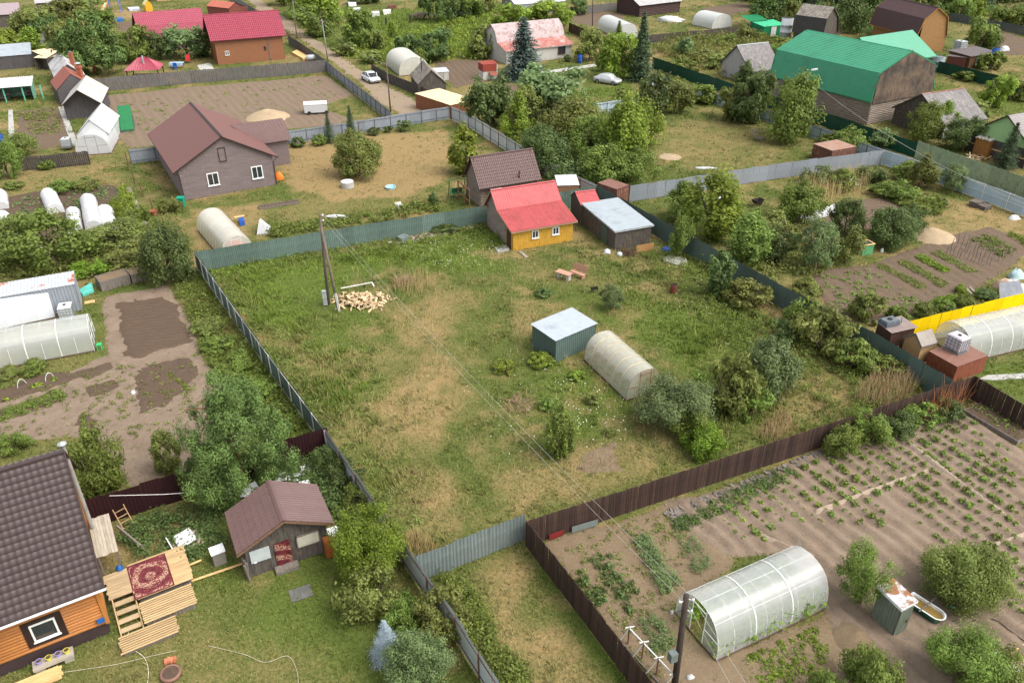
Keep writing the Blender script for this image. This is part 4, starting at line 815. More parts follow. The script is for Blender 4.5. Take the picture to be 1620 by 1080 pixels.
mb = MB(); slope(mb, (-.6,4.2,2.7),(4.2,4.2,2.7),(4.2,8.0,3.4),(-.6,8.0,3.4), ribs, 40, 1); mb.build('roof_slope', ggm, gs)
for x in (-.4, 4.0): mb = MB(); mb.b2(-.07,.07,-.07,.07,0,2.7); mb.build('post', grey_wood, gs, (x,4.4,0))
ss = house('tarred_shed', 'low brown shed with tarred flat roof behind the emerald fence', 'shed', E(1537,90,2.2), E(1582,83,2.2), 5, 'x', [(0,2.2),(5,2.5)], mat('tar_felt_roof', S(92,84,84), var=.12), ('board', mat('brown_shed_wall', S(96,70,48), grain='z')), ov=.3, fn=flat_fn, du=1, bw=.25, windows=[('F',5.4,.9,1.2,.9)], doors=[('F',2.4,1.0,1.9,mat('pale_green_door', S(188,204,184)))])
house('brown_lockup', 'brown plank lock up carrying a caged tank beside the tarred shed', 'shed', E(1499,89,1.9), E(1530,92,1.9), 3, 'x', [(0,1.9),(3,1.95)], MATS['tar_felt_roof'], ('board', mat('red_brown_dark', S(92,52,44), grain='z')), ov=.05, fn=flat_fn, du=1, bw=.25)
rusty_box = mat('rusty_container_side', S(106,72,60), rough=.8, var=.25, stain=S(160,120,100), stain_amt=(.58,.66), stain_scale=1.5)
def container(label, a, b, D, h, roofm, sidem):
    c = house('rusty_container', label, 'container', a, b, D, 'x', [(0,h),(D,h+.02)], roofm, ('plain', sidem), ov=.02, fn=flat_fn, du=1, skip='FBLR'); L = c['_L']
    for o_, e_, L_ in (((.02,.02),(1,0),L-.04),((.02,.02),(0,1),D-.04),((L-.02,.02),(0,1),D-.04),((.02,D-.02),(1,0),L-.04)):
        mb = MB(); mb.sheet((o_[0],o_[1],.02), (e_[0]*L_,e_[1]*L_,0), (0,0,h-.04), .07, trap(.3,.04)); mb.build('wall', sidem, c)
    return c
container('rusty red metal container behind the dark green fence corner', E(976,300,2.2), E(995.5,293,2.2), 2.8, 2.2, mat('rust_brown_top', S(122,88,78), var=.15), rusty_box)
container('rusty topped striped container at the lawn edge below the barn', E(1317,239,1.9), E(1355,232,1.9), 3.2, 1.9, mat('rust_tan_top', S(150,122,106), var=.15, stain=S(150,96,72)), rusty_box)
white_hut = house('white_lean_to', 'small wooden lean to with white sheet roof behind the yellow house', 'shed', E(882,294,1.9), E(917,293,1.9), 2.6, 'x', [(0,1.9),(2.6,2.2)], mat('bright_white_roof', S(192,192,191)), ('board', mat('brown_plank_wall', S(140,106,78), grain='z', var=.3)), ov=.1, fn=flat_fn, du=1)
house('green_a_frame_toilet', 'green sheet roofed leaning toilet hut on the ploughed field', 'hut', E(191,206,.4), E(212,204,.4), 3.4, 'x', [(0,.35),(.5,1.1),(2.9,3.0),(3.4,2.9)], mat('green_felt_sheet', S(36,110,66), var=.1), ('board', mat('dull_green_board', S(70,96,78), grain='z')), ov=.03, fn=flat_fn, du=.5)

# ------------------------------------------------------------------ arched greenhouses
white_frame = mat('white_steel_tube', (.66,.66,.64), rough=.45, var=.05); wood_sill = mat('dark_timber_sill', S(92,78,64), grain='x')
def greenhouse(label, a, b, W, H, skin, frame, panel=2.1, rib=1.05, ends=(True,True), opening=False, straight=.35, name='greenhouse', rust=None, pipe=.013, sill=True, purl=(.28,.5,.72), bands=None, clip=0):
    a, b = Vector(a), Vector(b); d = b-a; L = d.length; rz = math.atan2(d.y, d.x); root = thing(name, label, 'greenhouse', (a.x,a.y,0), rz)
    N = 18
    def sec(k):                                                      # k 0..1 across the arch
        t = math.pi*k; c, s = math.cos(t), math.sin(t)
        return W/2-W/2*math.copysign(abs(c)**.85, c), H*(abs(s)**.72)
    pts = [sec(i/N) for i in range(N+1)]
    np_ = max(1, int(round(L/panel))); pw = L/np_
    mb = MB(); vs = []
    for x in (0, pw*.997):
        vs += [(x, y, z+.02) for y, z in pts]
    mb.add(vs, [(i, i+1, N+2+i, N+1+i) for i in range(N)]); me = mb.mesh('panel', skin, True)
    for i in range(np_): inst('panel', me, root, (pw*i, 0, 0))
    mb = MB(); mb.tube([(0,y,z) for y, z in pts], pipe, 5, cap=False); rme = mb.mesh('rib', frame)
    nr = max(1, int(round(L/rib)))
    for i in range(nr+1): inst('rib', rme, root, (L*i/nr, 0, 0))
    if bands:
        mb = MB(); vs = []
        for x in (-.035, .035): vs += [(x, y*(1+.004)-W*.002, z*1.004+.032) for y, z in pts]
        mb.add(vs, [(i, i+1, N+2+i, N+1+i) for i in range(N)]); bme = mb.mesh('seam_band', bands, True)
        for i in range(1, np_): inst('seam_band', bme, root, (pw*i, 0, 0))
    for k in purl:
        y, z = sec(k); mb = MB(); mb.bar((0,y,z),(L,y,z),.02); mb.build('purlin', frame, root)
    for x, on in ((0, ends[0]), (L, ends[1])):
        if on:
            mb = MB(); vs = [(x,y,z+.015) for y, z in pts]; mb.add(vs, [tuple(range(N+1))]); mb.build('end_wall', skin, root)
        mb = MB(); mb.bar((x,0,.03),(x,W,.03),.05); mb.bar((x,W*.35,0),(x,W*.35,H*.97),.035); mb.bar((x,W*.65,0),(x,W*.65,H*.97),.035); mb.bar((x,W*.35,H*.86),(x,W*.65,H*.86),.035); mb.bar((x,0.1,H*.45),(x,W*.35,H*.45),.03); mb.bar((x,W*.65,H*.45),(x,W-.1,H*.45),.03); mb.build('end_frame', rust or frame, root)
    if opening:
        for y0, y1 in ((0.02,W*.33),(W*.67,W-.02)):
            mb = MB(); ys_ = [y0+(y1-y0)*i/8 for i in range(9)]
            top = [np.interp(y, [p[0] for p in pts], [p[1] for p in pts]) for y in ys_]
            mb.add([(0,y0,.03),(0,y1,.03)]+[(0,y,z) for y, z in reversed(list(zip(ys_, top)))], [tuple(range(11))]); mb.build('end_panel', skin, root)
    if sill:
        mb = MB(); mb.b2(0,L,-.05,.03,0,.12); mb.b2(0,L,W-.03,W+.05,0,.12); mb.b2(-.05,.0,0,W,0,.1); mb.b2(L,L+.05,0,W,0,.1); mb.build('sill', wood_sill, root)
    return root, L
poly_new = polycarb('clear_polycarbonate', (.88,.89,.88), .68, .15, spec=1.0); poly_old = polycarb('algae_stained_polycarbonate', (.62,.60,.50), .42, .25, stain=(.38,.29,.15)); poly_mid = polycarb('milky_polycarbonate', (.76,.73,.64), .42, .25)
rust_frame = mat('rusty_frame_tube', S(128,84,62))
gA, gB = G(1133,1046), G(1305,963)
gh2, GL2 = greenhouse('big white arched greenhouse with an open end beside the potato field', gA, gB, 3.15, 2.35, poly_new, white_frame, ends=(False,True), opening=True, bands=white_frame)
mb = MB(); mb.add([(GL2+.04,2.1,.05),(GL2+.55,2.9,.05),(GL2+.55,2.9,2.2),(GL2+.04,2.1,2.2)], [(0,1,2,3)]); mb.build('open_door', MATS['milky_polycarbonate'], gh2)
ge = G(990.6,634); gs_ = G(924,570); 
dirg = (gs_-ge).normalized(); right = Vector((-dirg.y, dirg.x, 0))
gh1, _ = greenhouse('old algae stained arched greenhouse in the meadow', ge, ge+dirg*5.9, 2.9, 2.1, poly_old, rust_frame, ends=(True,True), bands=mat('cream_seam_band', S(206,190,156)), panel=1.0, rust=rust_frame) if False else (None, None)
gh1, _ = greenhouse('old algae stained arched greenhouse in the meadow', gs_, ge, 2.9, 2.15, poly_old, rust_frame, bands=mat('cream_seam_band', S(206,190,156)), panel=1.0, rust=rust_frame)
ga = G(320,386); gb_ = G(311,336)
greenhouse('beige arched greenhouse beside the brown house with an orange cloth inside', E(311,352,1.0), E(350,398,1.0), 3.0, 2.2, poly_mid, white_frame, bands=None, panel=2.0)
g3a, g3b = G(1530,574), G(1660,543)
greenhouse('big clear arched greenhouse in front of the yellow fence', g3a, g3b, 3.4, 2.4, poly_new, white_frame, bands=white_frame)
la, lb = G(-60,596), G(150,556)
greenhouse('long clear greenhouse with a green stool at its end', la, lb, 3.2, 2.3, poly_new, white_frame, bands=white_frame)
la2, lb2 = G(-60,535), G(88,503)
greenhouse('white polycarbonate greenhouse behind the long clear one', la2, lb2, 3.0, 2.4, polycarb('white_print_film', (.74,.77,.80), .12, .3), white_frame, bands=white_frame)
cream_film = polycarb('cream_film', (.66,.63,.55), .2, .4)
greenhouse('cream arched greenhouse at the lane shed', G(611,104), G(632,121), 5.5, 3.0, cream_film, white_frame, panel=2)
greenhouse('distant white arched greenhouse behind the brown sheet fence', G(945,47), G(978,62), 4.5, 3.0, polycarb('pale_film', (.68,.69,.67), .3, .3), white_frame, panel=2)
greenhouse('distant pale greenhouse before the plank fence at the far soil plot', G(1095,40), G(1126,47), 6.0, 3.0, MATS['pale_film'], white_frame, panel=2)
greenhouse('film covered low greenhouse at the end of the joined sheds', G(120,246), G(178,244), 9.0, 2.3, polycarb('white_film', (.88,.88,.88), .15, .35), white_frame, panel=2) if False else None
fa = G(122,247); fb = G(176,243)
fgx = (fb-fa).normalized(); fgy = Vector((-fgx.y, fgx.x, 0)); P0 = fb+fgy*7.0
greenhouse('white film greenhouse at the near end of the joined sheds', fa+fgy*6.5, fa, (fb-fa).length, 2.6, polycarb('white_film', (.70,.70,.71), .3, .35), white_frame, panel=1.6, rust=grey_wood)
greenhouse('overgrown arched greenhouse behind the vine at the far corner', G(30,66), G(44,76), 5.0, 3.2, polycarb('dull_film', (.62,.64,.60), .2, .4), white_frame, panel=2)
# ------------------------------------------------------------------ trees and shrubs
LM = {
 'green': leafmat('leaf_green', (.158,.210,.044)), 'bright': leafmat('leaf_bright', (.195,.255,.036)), 'olive': leafmat('leaf_olive', (.176,.200,.052)),
 'dark': leafmat('leaf_dark', (.108,.150,.046)), 'grey': leafmat('leaf_grey_green', (.155,.210,.082)), 'pine': leafmat('needle_pine', (.092,.138,.034), trans=.1),
 'spruce': leafmat('needle_spruce', (.062,.095,.042), trans=.08), 'blue': leafmat('needle_blue', (.075,.108,.090), trans=.08), 'silver': leafmat('needle_silver', (.34,.42,.47), tip=(.5,.6,.66), trans=.1), 'lime': leafmat('leaf_lime', (.155,.22,.026)),
}
bark = mat('grey_brown_bark', S(104,90,76), rough=.95, var=.35, grain='z'); bark_w = mat('limewashed_bark', S(170,164,154), rough=.95, var=.25, stain=S(96,84,72)); bark_p = mat('pine_bark', S(128,86,62), rough=.95, var=.35)
def leaves(C, S_, N_, tone, rng, asp=.55):
    """quads centred at C with size S_ and facing N_"""
    n = len(C); N_ = N_/(np.linalg.norm(N_, axis=1, keepdims=True)+1e-9)
    r = rng.normal(size=(n,3)); U = np.cross(N_, r); U /= (np.linalg.norm(U, axis=1, keepdims=True)+1e-9); Wv = np.cross(N_, U)
    s = S_[:,None]
    V = np.stack([C-U*s, C-Wv*s*asp+N_*s*.12, C+U*s, C+Wv*s*asp+N_*s*.12], 1).reshape(-1,3)
    return V, np.arange(n*4).reshape(n,4), np.repeat(tone, 4)
def crown(kind, lod, seed):
    rng = np.random.default_rng(seed); ls = (.068,.105,.18)[lod]
    if kind == 'spruce':
        Rr, Hh, lay, per = 1.8, 7.0, 28, 12
        P, Nn, T = [], [], []
        for i in range(lay):
            f = i/(lay-1); z = Hh*(.06+.93*f) if kind == 'spruce' else Hh*(.18+.8*f)
            rad = Rr*(1-f)**.9+.08 if kind == 'spruce' else Rr*(math.sin(math.pi*min(1,.25+f*.75))**.8)*(.75+.25*rng.random())+.1
            nb = max(3, int(per*(1-.5*f)))
            for b in range(nb):
                a = 2*math.pi*(b+rng.random())/nb; rr = rad*(.65+.45*rng.random()); m = int((110,62,34)[lod]*(.5+rr/Rr)); t = np.clip((np.floor(rng.random(m)**.75*5)+1)/5-.06+.06*rng.normal(size=m),.02,1.1)
                d = np.array([math.cos(a), math.sin(a)]); w = .10+.2*rr/Rr*(1 if kind == 'spruce' else 1.15)
                x = d[0]*rr*t+rng.normal(size=m)*w*(.4+.6*t); y = d[1]*rr*t+rng.normal(size=m)*w*(.4+.6*t)
                zz = z+(-.22 if kind == 'spruce' else .2)*rr*t**1.5+rng.normal(size=m)*(.07 if kind == 'spruce' else .14)
                P.append(np.stack([x,y,zz],1)); Nn.append(np.stack([rng.normal(size=m)*.5+d[0]*.3, rng.normal(size=m)*.5+d[1]*.3, np.ones(m)*.8],1)); T.append(np.clip(rng.random()*.6+rng.random(m)*.35,0,1))
        P, Nn, T = np.concatenate(P), np.concatenate(Nn), np.concatenate(T); sz = ls*(.95 if kind == 'pine' else .95)*(.7+.6*rng.random(len(P)))
        return leaves(P, sz, Nn, T, rng, .3)
    dims = {'round': (2.2,3.6), 'tall': (1.5,4.6), 'bush': (1.4,1.9), 'column': (.8,2.8), 'ball': (1.0,1.3), 'airy': (2.0,3.2), 'wide': (2.6,2.8), 'pine': (2.9,6.0)}
    Rr, Hh = dims[kind]; area = 4*math.pi*((Rr*Rr+2*Rr*Hh/2)/3)
    n = int(area*{'airy': 1.25, 'tall': 2.1, 'bush': 2.3, 'pine': 3.4}.get(kind, 2.4)/(ls*ls*1.0)); ncl = max(14, int(n**.5*.95))
    # lumpy body: clumps round a few main boughs
    nb = {'column': 5, 'ball': 6, 'tall': 9, 'bush': 11, 'pine': 24}.get(kind, 13); B = rng.normal(size=(nb,3)); B /= np.linalg.norm(B, axis=1, keepdims=True); B[:,2] = rng.uniform(-.75,1.0,nb)
    C = []
    for i in range(ncl):
        if kind in ('ball','column'): d = rng.normal(size=3); d /= np.linalg.norm(d); r = .6+.36*rng.random()
        else:
            b = B[rng.integers(nb)]; d = b*.95+rng.normal(size=3)*.36; q = np.linalg.norm(d); d /= q; r = (.42+.56*rng.random()**.7)*(1+.2*math.sin(7*d[0]+5*d[1]+seed)*math.cos(6*d[2]+seed))
        C.append(d*r)
    C = np.array(C); C[:,2] = np.maximum(C[:,2], -.82)
    if kind == 'tall': C[:,:2] *= (1-.35*np.clip(C[:,2:3],0,1))
    if kind == 'pine': C[:,:2] *= (1-.62*np.clip(C[:,2:3]*.5+.5,0,1)**1.3)*1.5
    cl = rng.integers(ncl, size=n); ct = rng.random(ncl)
    spread = {'ball': .17, 'column': .17, 'pine': .115}.get(kind, .20)
    off = rng.normal(size=(n,3)); off /= np.linalg.norm(off, axis=1, keepdims=True); off *= (rng.random((n,1))**.5)*spread*(.7+.7*rng.random(ncl))[cl][:,None]*1.35
    q = C[cl]+off
    P = np.stack([q[:,0]*Rr, q[:,1]*Rr, (q[:,2]*.5+.5)*Hh],1)
    P[:,:2] *= Rr/np.percentile(np.hypot(P[:,0],P[:,1]),95); z0, z1 = np.percentile(P[:,2],1), np.percentile(P[:,2],99); P[:,2] = (P[:,2]-z0)/(z1-z0)*Hh
    Nn = off/(np.linalg.norm(off,axis=1,keepdims=True)+1e-6)*.9+q*.35+rng.normal(size=(n,3))*.55+np.array([0,0,.35])
    if kind == 'bush':
        k = int(n*.07); P[:k,2] += rng.random(k)*.35*Hh*.4
    sz = ls*(.65+.7*rng.random(n)); tone = np.clip(ct[cl]*.6+rng.random(n)*.4, 0, 1)
    return leaves(P, sz*(1.2 if kind == 'pine' else 1), Nn, tone, rng, .26 if kind == 'pine' else .55)
DIM = {'round': (2.2,3.6), 'tall': (1.5,4.6), 'bush': (1.4,1.9), 'column': (.8,2.8), 'ball': (1.0,1.3), 'airy': (2.0,3.2), 'wide': (2.6,2.8), 'spruce': (1.8,7.0), 'pine': (2.9,6.0)}
_CR = {}
def crown_mesh(kind, lod, var, lm):
    k = (kind, lod, var)
    if k not in _CR: _CR[k] = crown(kind, lod, 100+hash_(kind)+lod*7+var*31)
    if k+(0,) not in _CR: V, Fc, T = _CR[k]; _CR[k+(0,)] = npmesh('crown', V, Fc, LM['green'], T)
    return _CR[k+(0,)]
def hash_(s): return sum(ord(c)*(i+3) for i, c in enumerate(s)) % 900
_TR = {}
def trunk_mesh(kind, var, bm):
    k = (kind, var, bm.name)
    if k in _TR: return _TR[k]
    rnd = random.Random(hash_(kind)+var); Rr, Hh = DIM[kind]; mb = MB()
    if kind in ('spruce','pine'):
        mb.tube([(0,0,-.05),(.03,0,Hh*.4),(0,.03,Hh*.95)], [.16,.10,.02], 8)
        if kind == 'pine':
            for i in range(9): a = rnd.uniform(0,6.28); z = Hh*rnd.uniform(.25,.8); q = rnd.uniform(.6,1)*Rr*.8; mb.tube([(0,0,z),(math.cos(a)*q,math.sin(a)*q,z+.35)], [.05,.015], 5)
    else:
        n = {'bush': 7, 'ball': 4, 'column': 3}.get(kind, 3); single = kind in ('round','tall','airy','wide')
        if single: mb.tube([(0,0,-.35),(.04,.02,.1),(0,.05,Hh*.3)], [.13,.11,.08], 7)
        for i in range(n+(4 if single else 0)):
            a = rnd.uniform(0,6.28); q = rnd.uniform(.35,.8)*Rr; z0 = Hh*rnd.uniform(.05,.3) if single else 0.0
            mb.tube([(0,0,z0),(math.cos(a)*q*.5,math.sin(a)*q*.5,z0+Hh*.3),(math.cos(a)*q,math.sin(a)*q,Hh*rnd.uniform(.55,.9))], [.06 if single else .035,.035 if single else .022,.01], 5)
    _TR[k] = mb.mesh('trunk', bm, True); return _TR[k]
_tv = [0]
def plant(kind, lm, u, v, vtop, hw, label, name=None, cat=None, group=None, lift=None, bm=None, pos=None, lod=None):
    """a tree or shrub standing where the survey point (u, v) is, reaching row vtop, hw half its spread"""
    p = pos or G(u, v); dep = p.y*math.cos(PITCH)+CAM_H*math.sin(PITCH); r = hw*dep/FPX
    ph = math.atan2(CAM_H, p.y); Ht = (v-vtop)*dep/FPX; k_ = .55 if kind in ('spruce','pine') else 1.0   # outline of a round body seen from above
    if r*k_*math.sin(ph) > Ht*.42: r = Ht*.42/(k_*math.sin(ph))
    s_ = r*k_*math.sin(ph); q_ = math.sqrt((Ht/2)**2-s_**2); h = max(.3, 2*q_/math.cos(ph)); p = p+Vector((p.x/p.y, 1, 0))*((Ht/2-q_)/math.sin(ph))
    _tv[0] += 1; var = _tv[0] % 3; Rr, Hh = DIM[kind]
    lod = lod if lod is not None else (0 if dep < 52 else (1 if dep < 110 else 2))
    lift = lift if lift is not None else {'round': .06, 'tall': .05, 'airy': .16, 'wide': .06, 'pine': .05, 'spruce': 0.0}.get(kind, 0.0)
    single = kind in ('round','tall','airy','wide'); hc = h*(1-lift)
    root = thing(name or ('tree' if kind in ('round','tall','airy','wide') else {'spruce':'spruce_tree','pine':'pine_tree'}.get(kind,'shrub')), label, cat or ('tree' if kind in ('round','tall','airy','wide','spruce','pine') else 'shrub'), p, R(0,6.28), group)
    c_ = inst('crown', crown_mesh(kind, lod, var, lm), root, (0,0,h*lift), (0,0,0), (r/Rr, r/Rr, hc/Hh)); c_.material_slots[0].link = 'OBJECT'; c_.material_slots[0].material = LM[lm]
    inst('trunk', trunk_mesh(kind, var, bm or (bark_p if kind == 'pine' else bark)), root, (0,0,h*lift), (0,0,0), (max(.6,r/Rr),max(.6,r/Rr),max(hc/Hh, .5)) if not single and kind not in ('pine','spruce') else (r/Rr, r/Rr, hc/Hh))
    if single and lift > .05:
        mb = MB(); mb.tube([(0,0,-.05),(.05,.02,h*lift+.1)], [.15*r/Rr+.02,.12*r/Rr+.02], 7); mb.build('stem', bm or bark, root)
    return root
T = [
 # foreground
 ('pine','pine',390,782,616,80,'big bushy pine leaning over the maroon fence'),
 ('bush','green',152,782,688,47,'dense upright shrub beside the grey chimney pipe'),
 ('column','olive',270,748,684,21,'slim young shrub between the pine and the chimney shrub'),
 ('round','lime',588,922,812,56,'lime green leafy tree at the pale grey fence'),
 ('bush','olive',592,985,892,62,'olive shrub below the lime green tree'),
 ('bush','olive',706,1012,925,60,'olive shrub spilling over the pale fence into the mown lane'),
 ('bush','green',640,1000,940,40,'small shrub tucked between the two olive shrubs at the fence'),
 ('round','grey',668,1100,1002,74,'grey green round bush at the bottom picture edge'),
 ('spruce','silver',614,1042,986,26,'small silvery blue spruce by the grey green bush'),
 ('bush','dark',548,772,722,34,'dark raspberry thicket behind the bath house'),
 ('bush','green',570,815,765,32,'leafy currant bush between the bath house and the pale fence'),
 ('bush','dark',520,745,700,26,'dark undergrowth bush in the corner of the maroon fence'),
 ('airy','green',1354,966,872,40,'open branched apple tree beside the toilet hut'),
 ('wide','olive',1502,972,858,74,'broad dense cherry tree above the enamel bathtub'),
 ('bush','green',1365,1112,1022,60,'large leafy bush at the bottom edge below the toilet hut'),
 ('round','green',1500,1112,1000,60,'tall leafy bush right of the toilet hut at the bottom edge'),
 ('bush','olive',1575,1125,1040,60,'low olive bush in the bottom corner near the white cloth'),
 ('bush','green',1300,1120,1060,38,'small bush at the bottom edge among the lettuces'),
 ('bush','green',1325,722,668,30,'raspberry clump with a grey stake at the dark board fence'),
 ('bush','green',1368,708,648,36,'tallest raspberry clump at the dark board fence'),
 ('bush','dark',1412,692,645,32,'raspberry clump behind the bare cane at the dark board fence'),
 ('bush','green',1452,680,636,30,'raspberry clump under the dry reddish canes'),
 ('bush','dark',1492,668,630,24,'last raspberry clump by the raised bed'),
 # meadow
 ('column','green',884,722,648,23,'small young tree alone on bare earth in the meadow'),
 ('round','grey',1062,690,598,58,'grey green willow shrub in front of the stained greenhouse'),
 ('bush','green',1092,700,640,34,'green shrub filling the gap beside the willow shrub'),
 ('bush','green',1185,660,600,34,'green shrub between the olive shrub and the round grey apple'),
 ('bush','lime',1108,722,665,34,'yellow green bough bush below the willow shrub'),
 ('bush','olive',1150,655,565,42,'olive shrub between the willow shrub and the round grey apple'),
 ('round','grey',1215,625,540,42,'round grey leaved apple tree in the meadow thicket'),
 ('bush','green',1105,655,595,36,'leafy shrub close to the end of the stained greenhouse'),
 ('column','dark',1136,470,402,22,'dark columnar juniper at the dark green fence'),
 ('bush','olive',1182,492,440,38,'spreading shrub beside the dark juniper'),
 ('tall','green',1076,408,345,18,'slender tree between the plank shed and the dark juniper'),
 ('bush','olive',1296,565,488,46,'wide shrub leaning against the dark green fence'),
 ('bush','green',1345,590,535,34,'leafy shrub below the dark hut along the fence'),
 ('bush','green',1265,515,470,26,'shrub halfway along the dark green fence'),
 ('bush','dark',1235,545,505,24,'low dark shrub in front of the fence shrubs'),
 ('bush','green',1400,600,560,28,'leafy clump under the last stretch of dark green fence'),
 ('airy','grey',968,492,452,20,'thin grey sapling behind the metal shed'),
 ('ball','bright',800,592,568,26,'low bright currant bush left of the metal shed'),
 ('ball','bright',856,582,555,22,'low bright currant bush at the corner of the metal shed'),
 ('ball','bright',912,602,585,14,'small bright bush beside the stained greenhouse'),
 ('ball','olive',935,640,622,16,'small olive bush beside the daisies'),
 ('ball','green',868,650,628,18,'small leafy bush behind the dry twig heap'),
 ('ball','olive',965,690,675,14,'tiny olive bush on the meadow beyond the young tree'),
 ('ball','dark',858,470,455,16,'low dark grass clump bush in the meadow centre'),
 ('bush','dark',700,370,350,22,'dark nettle bush below the back fence'),
 # right garden
 ('tall','bright',1118,378,272,46,'tall bright leafy tree beyond the dark green fence'),
 ('tall','green',1085,350,290,34,'leafy tree behind the grey sheet fence end'),
 ('tall','green',1182,420,340,36,'upright leafy tree beside the weedy garden'),
 ('bush','olive',1225,395,338,46,'wide olive bush in the weedy garden'),
 ('bush','dark',1225,412,360,28,'dark bush under the wide olive bush'),
 ('round','green',1262,358,292,36,'crooked apple tree beside the white row cover'),
 ('round','dark',1335,372,318,27,'small round dark apple tree beside the brown plot'),
 ('round','dark',1402,392,330,34,'round dark shrub in front of the sand heap'),
 ('round','dark',1432,380,328,24,'dark shrub joined to the round one at the sand heap'),
 ('airy','grey',1288,430,352,32,'pale grey apple tree near the green water box'),
 ('tall','olive',1336,418,358,24,'olive plum tree left of the green water box'),
 ('bush','olive',1370,508,462,26,'olive bush against the fence at the vegetable plot corner'),
 ('bush','olive',1272,470,440,26,'brown olive bush inside the dark green fence'),
 ('ball','green',1416,512,484,17,'first round clipped shrub from the dark hut'), ('ball','green',1460,503,478,17,'second round clipped shrub along the yellow fence'),
 ('ball','green',1492,495,472,16,'third round clipped shrub along the yellow fence'), ('ball','green',1524,487,466,15,'fourth round clipped shrub along the yellow fence'),
 ('ball','dark',1558,475,456,17,'last dark clipped shrub of the yellow fence row'), ('bush','bright',1520,466,450,11,'small bright bush beside the two loose boards'),
 ('bush','green',1425,318,285,30,'low spreading juniper above the rhubarb patch'), ('bush','green',1395,312,288,24,'low juniper next to the spreading one'),
 ('bush','dark',1375,290,262,24,'dark bush below the grey sheet fence'), ('tall','olive',1455,298,245,22,'sapling in front of the pale blue fence'),
 ('bush','green',1432,285,255,24,'bush in the corner of the pale blue fence'), ('airy','grey',1505,305,262,20,'thin pale tree before the pale blue fence'),
 ('bush','dark',1290,292,262,28,'dark bush behind the reeds'), ('bush','green',1330,300,268,24,'green clump among the reeds'),
 # lawn below the barn
 ('round','green',1243,222,126,44,'big round willow on the lawn below the barn'), ('round','dark',1186,196,118,32,'dark tree behind the big round willow'),
 ('bush','olive',1165,190,140,30,'olive bush beside the dark tree on the lawn'), ('tall','dark',1178,145,100,16,'narrow dark tree in front of the pale plank shed'),
 ('bush','green',1345,240,204,30,'bush above the striped container'), ('bush','grey',1395,236,206,24,'grey bush at the emerald fence end'),
 ('round','green',1455,222,165,30,'leafy tree in front of the grey corrugated shed'), ('tall','bright',1492,215,165,20,'bright young tree before the grey corrugated roof'),
 ('round','dark',1522,240,190,32,'dark tree beside the firewood crate'), ('spruce','spruce',1588,266,198,19,'young spruce in front of the mint green house'),
 ('round','bright',1575,170,122,24,'fluffy bright tree on the far lawn'), ('bush','olive',1605,160,130,20,'olive bush on the far lawn edge'), ('bush','green',1562,112,84,22,'leafy bush in front of the tarred shed'),
 ('round','green',1548,84,34,26,'round leafy tree beside the brown lock up'), ('bush','olive',1540,200,165,24,'olive weeds bush behind the corrugated shed'),
 ('bush','green',1420,125,112,14,'low bush behind the barn corner'), ('bush','green',1530,128,112,20,'low bush along the emerald fence of the tarred shed'),
 ('bush','green',1310,230,212,18,'small bush behind the striped container'),
 # middle thicket
 ('round','dark',775,202,130,36,'dark tree at the plywood canopy'), ('tall','bright',816,232,152,24,'bright conical birch at the zinc fence'), ('column','bright',735,276,203,23,'bright upright shrub in the sandy yard corner'),
 ('round','grey',872,190,112,56,'wide grey green willow in the middle thicket'), ('round','olive',905,240,160,48,'olive tree below the wide willow'), ('round','dark',862,275,205,40,'dark tree behind the zinc fence'),
 ('tall','olive',830,200,140,28,'olive birch left of the wide willow'), ('round','green',940,265,188,42,'green tree in the middle of the thicket'), ('tall','bright',985,280,162,34,'bright tall birch in the thicket'),
 ('tall','bright',1015,262,165,30,'second bright birch beside the lawn'), ('round','green',955,298,232,38,'low round tree behind the rusty container'), ('round','green',1000,300,240,36,'round tree at the grey fence end'),
 ('bush','dark',900,292,250,34,'dark bush along the zinc fence'), ('round','dark',1030,180,122,26,'dark tree at the short pale fence'), ('round','olive',1068,178,130,26,'olive tree at the pale fence beside the dark one'),
 ('tall','green',920,215,150,26,'green birch above the thicket'), ('bush','olive',1020,165,140,22,'olive hedge bush by the pale fence'), ('bush','green',1105,165,135,24,'bush between the pale and the emerald fence'),
 ('bush','green',880,180,160,20,'low shrub before the covered car lawn'), ('ball','olive',985,155,140,10,'small olive shrub on the covered car lawn'),
 # white house garden
 ('spruce','blue',828,124,36,34,'big blue spruce in front of the white house'), ('bush','olive',770,92,48,26,'grey olive bush left of the white house'), ('round','bright',812,50,10,32,'bright round tree behind the white house'),
 ('round','bright',868,46,6,38,'broad bright tree behind the white house roof'), ('round','olive',932,96,50,22,'apple tree at the corner of the white house'), ('spruce','spruce',1012,128,30,21,'tall dark spruce at the covered car'),
 ('round','bright',982,126,60,30,'bright birch beside the tall dark spruce'), ('tall','green',956,112,74,14,'small tree left of the bright birch'), ('spruce','green',978,70,36,10,'small spruce before the distant arched greenhouse'),
 ('bush','dark',898,98,88,7,'tiny clipped bush at the white house wall'), ('round','dark',915,24,2,14,'dark round bush at the far plank fence'), ('bush','green',660,110,80,14,'bush behind the lane shed roof'),
 # sandy yard
 ('round','olive',570,280,212,37,'apple tree in the middle of the sandy yard'), ('spruce','spruce',522,226,178,9,'smaller young spruce at the grey fence'), ('spruce','spruce',557,222,170,11,'taller young spruce at the grey fence'),
 ('ball','dark',472,233,218,11,'dark round shrub at the grey fence of the sandy yard'), ('ball','green',447,232,220,8,'small shrub close to the brown house porch'), ('ball','green',505,230,214,12,'shrub next to the smaller young spruce'),
 ('ball','dark',592,214,202,10,'low dark shrub at the grey fence beyond the apple tree'), ('ball','dark',640,208,192,11,'low shrub with the climbing twig at the grey fence'), ('ball','dark',615,210,200,7,'tiny shrub at the grey fence'),
